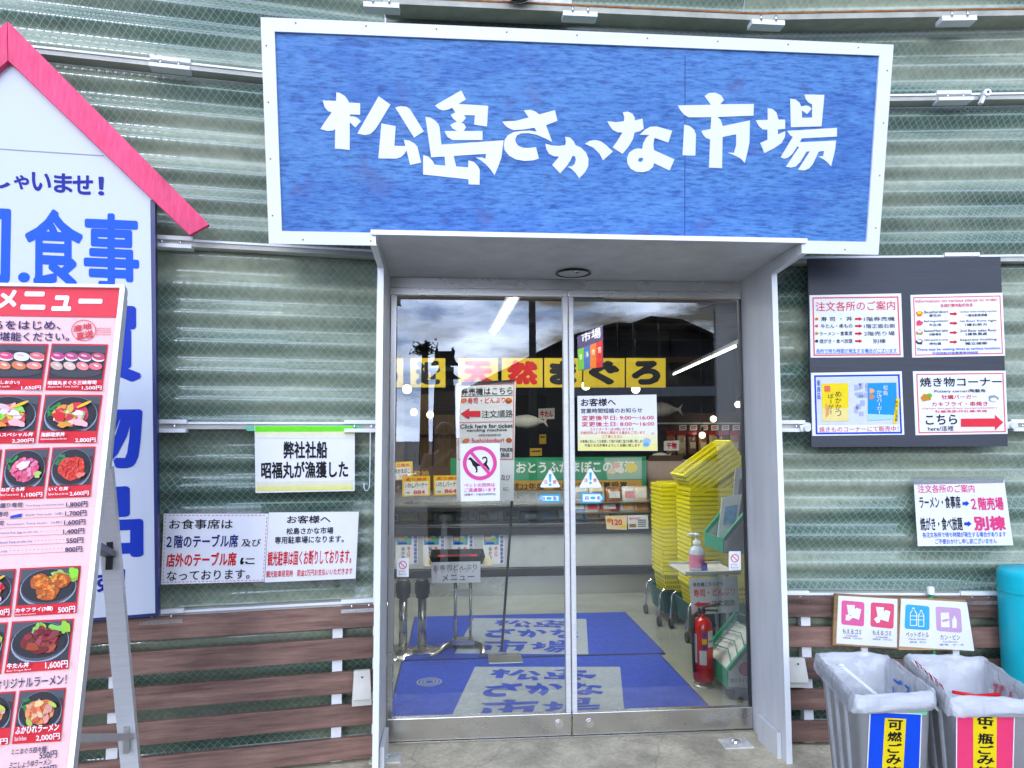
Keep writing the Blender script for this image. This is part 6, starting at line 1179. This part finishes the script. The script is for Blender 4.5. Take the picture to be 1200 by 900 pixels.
def wedge_rack(lab, front, back, yf, yb, zlow, disc):
    """magazine rack: white cheeks, green front and rails; front = cheek outline on the near side"""
    F_ = [at_y(q, yf) for q in front]; dx = 0; Bk = [Vector((f.x, yb, f.z)) for f in F_]
    r = thing('brochure_rack', lab, 'brochure rack', Vector((F_[1].x+.2, (yf+yb)/2, 0)))
    ck = mat('rack_cheek', (.66, .66, .64), .5)
    for P_, yy in ((F_, yf), (Bk, yb)):
        MB().add([p+Vector((0, s_, 0)) for s_ in (0, .004) for p in P_], [tuple(range(4)), (7, 6, 5, 4)]+[(i, (i+1) % 4, (i+1) % 4+4, i+4) for i in range(4)], ck).build('cheek', r)
        b = MB(); b.bar(P_[0]+Vector((0, .002, 0)), P_[3]+Vector((0, .002, 0)), .022, .022, GRNR, up=(0, 1, 0)); b.build('rail', r)
    b = MB(); b.hexa([F_[1]+Vector((-.006, 0, 0)), F_[1]+Vector((.0, 0, 0)), Bk[1]+Vector((0, .004, 0)), Bk[1]+Vector((-.006, .004, 0))], [F_[0]+Vector((-.006, 0, 0)), F_[0], Bk[0]+Vector((0, .004, 0)), Bk[0]+Vector((-.006, .004, 0))], GRNR); b.build('front_panel', r)
    b = MB(); b.hexa([F_[1], F_[2], Bk[2], Bk[1]], [F_[1]+Vector((0, 0, .006)), F_[2]+Vector((0, 0, .006)), Bk[2]+Vector((0, 0, .006)), Bk[1]+Vector((0, 0, .006))], GRNR); b.build('floor_panel', r)
    return r, F_, Bk
r, F_, Bk = wedge_rack('low green magazine rack on casters with a red disc on its white side', [(853.5, 785), (853.5, 806.5), (893, 808), (893, 737)], None, .42, .78, 0, 1)
w_ = MB()
for k in range(5): t = .12+k*.2; a, b_ = lerp(F_[0], F_[3], t), lerp(Bk[0], Bk[3], t+.1); w_.tube([a+Vector((0, .01, -.01)), lerp(a, b_, .45)+Vector((.03, 0, .03)), b_+Vector((0, 0, -.01))], .004, GRNR, 6)
w_.build('wire_dividers', r)
MB().hexa([lerp(F_[0], F_[3], .0)+Vector((0, .01, -.05)), lerp(F_[0], F_[3], 1)+Vector((0, .01, -.05)), lerp(Bk[0], Bk[3], 1)+Vector((0, 0, -.05)), lerp(Bk[0], Bk[3], 0)+Vector((0, 0, -.05))], [lerp(F_[0], F_[3], .0)+Vector((0, .01, -.046)), lerp(F_[0], F_[3], 1)+Vector((0, .01, -.046)), lerp(Bk[0], Bk[3], 1)+Vector((0, 0, -.046)), lerp(Bk[0], Bk[3], 0)+Vector((0, 0, -.046))], PAPERW).build('inner_liner', r)
pr = Print(Y(.42), [(853, 770), (893, 770), (893, 808), (853, 808)], .001); pr.ell((874, 784), 8.2, 8, ink(.85, .05, .08), 1, 'red_disc', 28); pr.text('2017-タイマツ', (855.5, 794.5, 881, 800), BLACK, .01, 1); pr.done(r)
for p in (F_[1]+Vector((.02, .02, 0)), Bk[1]+Vector((.02, -.02, 0)), F_[2]+Vector((-.02, .02, 0)), Bk[2]+Vector((-.02, -.02, 0))):
    b = MB(); n = 14; ww = max(.02, p.z/2-.006); q = Vector((p.x, p.y, ww+.004)); b.add([q+Vector((ww*math.cos(2*math.pi*k/n), s_*.011, ww*math.sin(2*math.pi*k/n))) for s_ in (-1, 1) for k in range(n)], [tuple(range(n)), tuple(range(2*n-1, n-1, -1))]+[(k, (k+1) % n, n+(k+1) % n, n+k) for k in range(n)], RUBBER); b.bar((p.x, p.y, ww), (p.x, p.y, p.z-.002), .014, .03, CHROME); b.build('caster', r)
r, F_, Bk = wedge_rack('upper green brochure rack full of leaflets at the right door edge', [(848.5, 632), (848.5, 648), (893, 650), (893, 578)], None, .5, .8, 0, 0)
b = MB(); b.bar((F_[2].x-.02, .65, .02), (F_[2].x-.02, .65, F_[2].z), .03, .03, GRNR); b.build('post', r)
for (u, y, w_, h_, c, c2, lab) in ((.15, .7, .13, .24, (.8, .85, .88), (.15, .4, .75), 'white and blue leaflet leaning in the upper green rack'), (.42, .55, .15, .2, (.06, .065, .06), (.4, .42, .3), 'dark magazine in the upper green rack'), (.75, .6, .14, .2, (.75, .75, .76), (.6, .35, .3), 'pale leaflet bundle at the right end of the upper green rack'), (.6, .74, .16, .3, (.55, .58, .62), (.1, .12, .16), 'grey folded leaflet sticking out of the upper green rack')):
    p = lerp(F_[0], F_[3], u); p.y = y; p.z -= .06; root = thing('leaflet', lab, 'leaflet', p); up = Vector((.05, .03, h_)); rt = Vector((w_, 0, .02)); MB().quad_slab([p, p+rt, p+rt+up, p+up], Vector((0, -1, .1)).normalized(), .006, mat('leaflet_%d' % int(u*100), c, .4, var=.1)).build('cover', root)
    n_ = Vector((0, -1, .1)).normalized()*.002; MB().quad_slab([p+rt*.2+up*.3+n_, p+rt*.8+up*.3+n_, p+rt*.8+up*.75+n_, p+rt*.2+up*.75+n_], n_.normalized(), .001, mat('leaflet_art_%d' % int(u*100), c2, .4, var=.4, scale=30)).build('picture', root)
# ground hardware by the threshold
for px_, lab in (((862, 872), 'white metal floor plate at the foot of the right door jamb'), ((452, 889), 'white metal floor plate at the foot of the left door jamb')):
    p = Z(.005).at(px_); b = MB(); b.box((p.x-.07, p.y-.05, .0045), (p.x+.07, p.y+.05, .011), RUST); b.lathe((p.x, p.y, .011), [(.018, 0), (.018, .012), (0, .014)], CHROME, 10); tag(b.build('floor_plate', base=p), lab, 'floor plate')

# ================================================================== ACROSS THE STREET (seen mirrored in the glass)
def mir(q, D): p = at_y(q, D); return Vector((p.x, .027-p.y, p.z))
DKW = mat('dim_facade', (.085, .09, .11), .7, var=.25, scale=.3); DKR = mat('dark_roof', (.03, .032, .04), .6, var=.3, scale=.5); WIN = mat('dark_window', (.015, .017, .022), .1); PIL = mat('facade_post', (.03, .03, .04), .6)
def prism(mb, pts, dy, m_): n = len(pts); mb.add([Vector(p) for p in pts]+[Vector(p)+Vector((0, -dy, 0)) for p in pts], [tuple(range(n)), tuple(range(2*n-1, n-1, -1))]+[(i, (i+1) % n, (i+1) % n+n, i+n) for i in range(n)], m_)
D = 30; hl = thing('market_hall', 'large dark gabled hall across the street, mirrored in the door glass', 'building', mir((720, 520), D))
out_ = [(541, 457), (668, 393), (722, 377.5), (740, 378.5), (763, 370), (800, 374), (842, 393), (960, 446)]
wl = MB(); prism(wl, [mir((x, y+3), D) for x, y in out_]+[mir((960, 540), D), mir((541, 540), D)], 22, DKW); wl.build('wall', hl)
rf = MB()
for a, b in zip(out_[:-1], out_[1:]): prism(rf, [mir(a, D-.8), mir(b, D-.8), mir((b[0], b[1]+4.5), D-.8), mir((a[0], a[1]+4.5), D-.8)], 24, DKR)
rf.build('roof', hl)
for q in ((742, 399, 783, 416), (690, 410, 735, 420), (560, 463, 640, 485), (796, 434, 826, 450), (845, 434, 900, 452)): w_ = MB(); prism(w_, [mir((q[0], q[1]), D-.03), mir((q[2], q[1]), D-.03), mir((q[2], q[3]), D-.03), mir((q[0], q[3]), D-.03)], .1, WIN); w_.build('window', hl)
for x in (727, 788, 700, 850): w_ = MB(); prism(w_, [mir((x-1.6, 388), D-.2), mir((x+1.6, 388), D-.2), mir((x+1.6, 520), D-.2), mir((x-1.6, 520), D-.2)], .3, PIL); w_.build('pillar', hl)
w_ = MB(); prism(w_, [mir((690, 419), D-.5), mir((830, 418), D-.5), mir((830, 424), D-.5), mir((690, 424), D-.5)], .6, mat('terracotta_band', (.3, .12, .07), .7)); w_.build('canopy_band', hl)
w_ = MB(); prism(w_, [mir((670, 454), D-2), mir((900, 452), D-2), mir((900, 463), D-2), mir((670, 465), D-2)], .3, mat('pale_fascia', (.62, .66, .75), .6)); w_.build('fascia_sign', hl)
# castle-roofed tower
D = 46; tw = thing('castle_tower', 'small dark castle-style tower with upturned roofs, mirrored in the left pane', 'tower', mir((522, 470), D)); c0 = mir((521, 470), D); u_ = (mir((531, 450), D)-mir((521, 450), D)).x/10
def tier(name, px0, px1, wy0, wy1, m_, flare=0):
    z0, z1 = mir((521, wy0), D).z, mir((521, wy1), D).z; b = MB(); c = Vector((c0.x, c0.y, 0)); rr_ = []
    steps = 5 if flare else 1
    for i in range(steps+1):
        t = i/steps; w = (px0+(px1-px0)*(t**.6 if flare else t))*u_; z = z0+(z1-z0)*t; rr_.append((w, z))
    V = []
    for w, z in rr_: V += [c+Vector((sx*w, sy*w*.8, z+(flare*u_*1.0 if (z == z0 and flare) else 0))) for sx, sy in ((-1, 1), (1, 1), (1, -1), (-1, -1))]
    b.add(V, [(3, 2, 1, 0)]+[(j*4+i, j*4+(i+1) % 4, (j+1)*4+(i+1) % 4, (j+1)*4+i) for j in range(len(rr_)-1) for i in range(4)]+[tuple(len(V)-4+i for i in range(4))], m_); return b.build(name, tw)
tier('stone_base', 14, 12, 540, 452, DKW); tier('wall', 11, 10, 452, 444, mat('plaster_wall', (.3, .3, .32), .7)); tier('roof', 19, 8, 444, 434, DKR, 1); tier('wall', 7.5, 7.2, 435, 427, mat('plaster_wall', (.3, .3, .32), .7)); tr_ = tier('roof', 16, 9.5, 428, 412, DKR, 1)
for s2 in (-1, 1):
    b = MB(); a = Vector((c0.x+s2*8.7*u_, c0.y, mir((521, 412), D).z)); b.tube([a+Vector((0, 0, -.2)), a+Vector((s2*.08, 0, .1)), a+Vector((s2*.02, 0, .22)), a+Vector((s2*.12, 0, .34))], [.2, .13, .08, .03], DKR, 8); b.build('ridge_ornament', tr_)
b = MB(); q = mir((526, 435), D); b.box((q.x-.35, c0.y+7.45*u_*.8, q.z-.25), (q.x+.35, c0.y+7.45*u_*.8+.05, q.z+.3), mat('pale_window', (.6, .63, .66), .4)); b.build('window', tw)
# pruned street tree and utility pole
D = 24; t_ = thing('pruned_tree', 'bare pollarded street tree beside the castle tower, mirrored in the left pane', 'tree', mir((498, 540), D)); BRK = mat('dark_bark', (.03, .025, .022), .8)
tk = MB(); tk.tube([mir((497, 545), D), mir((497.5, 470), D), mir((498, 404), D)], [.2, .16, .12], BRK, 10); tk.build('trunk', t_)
cr = MB(); rb = random.Random(3)
for i in range(26):
    a = mir((498, 404+rb.random()*12), D); e = mir((480+rb.random()*28, 402+rb.random()*14), D); e.y += rb.uniform(-.6, .6); cr.tube([a, lerp(a, e, .5)+Vector((0, rb.uniform(-.2, .2), rb.uniform(-.2, .2))), e], [.05, .03, .012], BRK, 5)
    for k in range(5): c = lerp(a, e, rb.uniform(.4, 1))+Vector((rb.uniform(-.2, .2), rb.uniform(-.2, .2), rb.uniform(-.15, .15))); s_ = rb.uniform(.05, .12); cr.add([c+Vector((rb.uniform(-s_, s_), rb.uniform(-s_, s_), rb.uniform(-s_, s_))) for _ in range(4)], [(0, 1, 2), (1, 2, 3)], BRK)
cr.build('crown', t_)
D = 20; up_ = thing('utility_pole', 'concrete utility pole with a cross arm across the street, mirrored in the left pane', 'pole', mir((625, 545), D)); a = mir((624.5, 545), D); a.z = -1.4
b = MB(); b.tube([a, Vector((a.x, a.y, 9.5))], [.15, .1], mat('pole_concrete', (.16, .16, .16), .8), 12); b.build('pole', up_); b = MB(); b.bar((a.x-.9, a.y, 8.9), (a.x+.9, a.y, 8.9), .08, .08, BLACKM); b.build('cross_arm', up_)
for k, (z, sx) in enumerate(((8.95, -.8), (8.95, .8), (8.3, 0), (7.8, 0), (7.3, .1))):
    pts = [Vector((a.x+sx+ (t-.35)*46, a.y+ (t-.35)*5, z-3.0*(t*(1-t))+ .6)) for t in [i/14 for i in range(15)]]; w_ = MB(); w_.tube(pts, .014, BLACKM, 4); tag(w_.build('overhead_wire', base=pts[5]), 'thin overhead power wire across the mirrored sky, %s' % ('at the left arm end', 'at the right arm end', 'just below the cross arm', 'midway down the pole', 'lowest on the pole')[k], 'wire')
# car
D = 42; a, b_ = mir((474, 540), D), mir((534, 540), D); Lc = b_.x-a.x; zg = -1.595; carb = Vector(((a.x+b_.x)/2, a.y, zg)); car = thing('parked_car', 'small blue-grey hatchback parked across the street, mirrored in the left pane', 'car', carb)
k_ = Lc/3.8; CP_ = mat('car_paint', (.2, .25, .36), .2, .3, var=.03, coat=1)
pf = [(0, .35), (0, .75), (.25, .88), (.95, 1.0), (1.45, 1.46), (2.0, 1.55), (3.1, 1.52), (3.6, 1.1), (3.78, .9), (3.8, .4), (3.6, .28), (.2, .28)]
b = MB(); V = []
for yy, ins in ((.82, .12), (.86, 0), (-.86, 0), (-.82, .12)): V += [carb+Vector((-Lc/2+x*k_, (yy-(.14 if z > 1.02 and ins == 0 else 0)*(1 if yy > 0 else -1)*1.0)*k_, z*k_)) for x, z in pf]
n = len(pf); b.add(V, [tuple(range(n)), tuple(range(4*n-1, 3*n-1, -1))]+[(j*n+i, j*n+(i+1) % n, (j+1)*n+(i+1) % n, (j+1)*n+i) for j in range(3) for i in range(n)], CP_); b.build('body', car, bevel=.02)
def side(pts, nm, m_, yy): b = MB(); b.add([carb+Vector((-Lc/2+x*k_, yy*k_, z*k_)) for x, z in pts]+[carb+Vector((-Lc/2+x*k_, (yy-.02)*k_, z*k_)) for x, z in pts], [tuple(range(len(pts))), tuple(range(2*len(pts)-1, len(pts)-1, -1))], m_); b.build(nm, car)
side([(1.05, 1.02), (1.5, 1.42), (2.1, 1.48), (2.1, 1.02)], 'side_window', WIN, .89); side([(2.18, 1.02), (2.18, 1.48), (3.05, 1.46), (3.4, 1.08)], 'side_window', WIN, .89)
b = MB(); b.hexa([carb+Vector((-Lc/2+.93*k_, s_*.7*k_, 1.01*k_)) for s_ in (-1, 1)]+[carb+Vector((-Lc/2+1.42*k_, s_*.6*k_, 1.45*k_)) for s_ in (1, -1)], [carb+Vector((-Lc/2+.90*k_, s_*.7*k_, 1.03*k_)) for s_ in (-1, 1)]+[carb+Vector((-Lc/2+1.39*k_, s_*.6*k_, 1.47*k_)) for s_ in (1, -1)], mat('windscreen', (.25, .3, .38), .05)); b.build('windscreen', car)
for x in (.72, 3.05):
    for yy in (.8, -.8):
        b = MB(); n = 18; q = carb+Vector((-Lc/2+x*k_, yy*k_, .31*k_)); b.add([q+Vector((.3*k_*math.cos(2*math.pi*i/n), s_*.1, .3*k_*math.sin(2*math.pi*i/n))) for s_ in (1, -1) for i in range(n)], [tuple(range(n)), tuple(range(2*n-1, n-1, -1))]+[(i, (i+1) % n, n+(i+1) % n, n+i) for i in range(n)], RUBBER); wo = b.build('wheel', car)
        b = MB(); b.add([q+Vector((.2*k_*math.cos(2*math.pi*i/n), .105 if yy > 0 else -.105, .2*k_*math.sin(2*math.pi*i/n))) for i in range(n)], [tuple(range(n))], ALU); b.build('rim', wo)
for yy in (.6, -.6): b = MB(); b.ball(carb+Vector((-Lc/2+.06*k_, yy*k_, .72*k_)), .12, WHITE, 10, (.5, 1, .8)); b.build('headlight', car)
b = MB(); b.ball(carb+Vector((-Lc/2+1.15*k_, .98*k_, 1.08*k_)), .1, CP_, 10, (1, .7, .8)); b.build('mirror', car)

# ================================================================== PERSON TAKING THE PICTURE (seen only as a reflection)
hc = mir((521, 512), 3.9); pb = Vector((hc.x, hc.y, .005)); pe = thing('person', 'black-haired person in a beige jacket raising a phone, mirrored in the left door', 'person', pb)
def skinned(name, verts, edges, radii, m_, parent, root=0, sub=2):
    b = WB[pe.name]; me = bpy.data.meshes.new(name); me.from_pydata([Vector(v)-b for v in verts], edges, []); me.materials.append(m_); o = bpy.data.objects.new(name, me); C.objects.link(o); o.parent = parent; WB[o.name] = b
    md = o.modifiers.new('skin', 'SKIN'); md.use_smooth_shade = True
    lay = me.skin_vertices[0] if me.skin_vertices else None
    if lay is None:
        bm = bmesh.new(); bm.from_mesh(me); bm.verts.layers.skin.verify(); bm.to_mesh(me); bm.free(); lay = me.skin_vertices[0]
    for i, r_ in enumerate(radii): lay.data[i].radius = r_ if isinstance(r_, tuple) else (r_, r_); lay.data[i].use_root = (i == root)
    s2 = o.modifiers.new('sub', 'SUBSURF'); s2.levels = sub; s2.render_levels = sub; return o
hz = hc.z; X, Yp = hc.x, hc.y
ph = CAM+Vector((.03, -.03, -.045))
V = [(X, Yp-.03, hz-.62), (X, Yp-.03, hz-.42), (X, Yp-.02, hz-.25), (X, Yp-.01, hz-.15), (X, Yp, hz-.06), (X, Yp+.005, hz+.03),
     (X+.17, Yp-.02, hz-.23), (X+.24, Yp+.05, hz-.45), (ph.x+.06, ph.y-.05, ph.z-.12), (ph.x+.03, ph.y-.03, ph.z-.045),
     (X-.17, Yp-.02, hz-.23), (X-.22, Yp+.06, hz-.45), (ph.x-.09, ph.y-.05, ph.z-.13), (ph.x-.05, ph.y-.03, ph.z-.06),
     (X+.09, Yp-.03, hz-.7), (X+.1, Yp, hz-.98), (X+.1, Yp-.03, .08), (X+.1, Yp+.1, .045), (X-.09, Yp-.03, hz-.7), (X-.1, Yp, hz-.98), (X-.1, Yp-.03, .08), (X-.1, Yp+.1, .045)]
E_ = [(0, 1), (1, 2), (2, 3), (3, 4), (4, 5), (2, 6), (6, 7), (7, 8), (8, 9), (2, 10), (10, 11), (11, 12), (12, 13), (0, 14), (14, 15), (15, 16), (16, 17), (0, 18), (18, 19), (19, 20), (20, 21)]
Rr = [(.15, .11), (.14, .1), (.15, .1), (.05, .05), (.075, .085), (.085, .095), .06, .045, .03, .025, .06, .045, .03, .025, .085, .06, .045, .035, .085, .06, .045, .035]
body = skinned('body', V, E_, Rr, SKIN, pe)
fv = []; fe = []; frr = []
for s_, wv in ((1, V[9]), (-1, V[13])):
    w0 = Vector(wv)
    for k in range(5):
        base = w0+Vector((s_*.012*(k-2)*.6, .012, .012)); i0 = len(fv); ln = (.05, .07, .075, .07, .055)[k]
        if k == 0: pts = [w0, w0+Vector((-s_*.025, .01, .02)), w0+Vector((-s_*.045, .012, .045))]
        else: pts = [w0, base+Vector((s_*.01*(k-2.5), .01, .03)), base+Vector((s_*.012*(k-2.5), .02, ln*.8)), base+Vector((s_*.006*(k-2.5), .005, ln))]
        fv += [tuple(p) for p in pts]; fe += [(i0+i, i0+i+1) for i in range(len(pts)-1)]; frr += [.012]+[.009]*(len(pts)-1)
skinned('hands', fv, fe, frr, SKIN, pe, sub=1)
skinned('jacket', [V[0], V[1], V[2], (X, Yp-.012, hz-.18), V[6], V[7], tuple(lerp(V[7], V[8], .85)), V[10], V[11], tuple(lerp(V[11], V[12], .85))], [(0, 1), (1, 2), (2, 3), (2, 4), (4, 5), (5, 6), (2, 7), (7, 8), (8, 9)], [(.175, .135), (.165, .125), (.172, .125), (.075, .075), .078, .065, .045, .078, .065, .045], mat('beige_cloth', (.42, .34, .25), .8, var=.15), pe)
skinned('trousers', [V[0], V[14], V[15], (V[16][0], V[16][1], .12), V[18], V[19], (V[20][0], V[20][1], .12)], [(0, 1), (1, 2), (2, 3), (0, 4), (4, 5), (5, 6)], [(.165, .12), .1, .075, .065, .1, .075, .065], mat('dark_trousers', (.03, .032, .045), .8), pe)
b = MB(); b.ball((X, Yp-.018, hz+.045), .112, HAIR, 18, (.92, 1.0, 1.02)); b.ball((X, Yp-.05, hz-.06), .1, HAIR, 14, (.95, .7, 1.2)); b.build('hair', pe)
b = MB(); b.ball((X, Yp+.03, hz-.01), .082, SKIN, 18, (.9, .9, 1.15)); b.ball((X, Yp+.108, hz-.02), .014, SKIN, 8, (.8, 1, 1.4)); b.build('face', pe)
for s_ in (-1, 1): b = MB(); b.ball((X+s_*.032, Yp+.096, hz+.012), .011, BLACKP, 8, (1.2, .6, .7)); b.build('eye', pe); b = MB(); b.ball((X+s_*.08, Yp+.0, hz), .022, SKIN, 8, (.4, .8, 1.3)); b.build('ear', pe)
b = MB(); b.ball((X, Yp+.1, hz-.062), .016, mat('lips', (.4, .12, .11), .5), 8, (1.5, .4, .4)); b.build('mouth', pe)
b = MB(); b.box((ph.x-.075, ph.y-.005, ph.z-.03), (ph.x+.09, ph.y+.003, ph.z+.05), BLACKP); tag(b.build('phone', base=ph), 'black phone held up by the person mirrored in the left pane', 'phone')
bpy.data.objects.remove(_to); bpy.data.curves.remove(_cu)
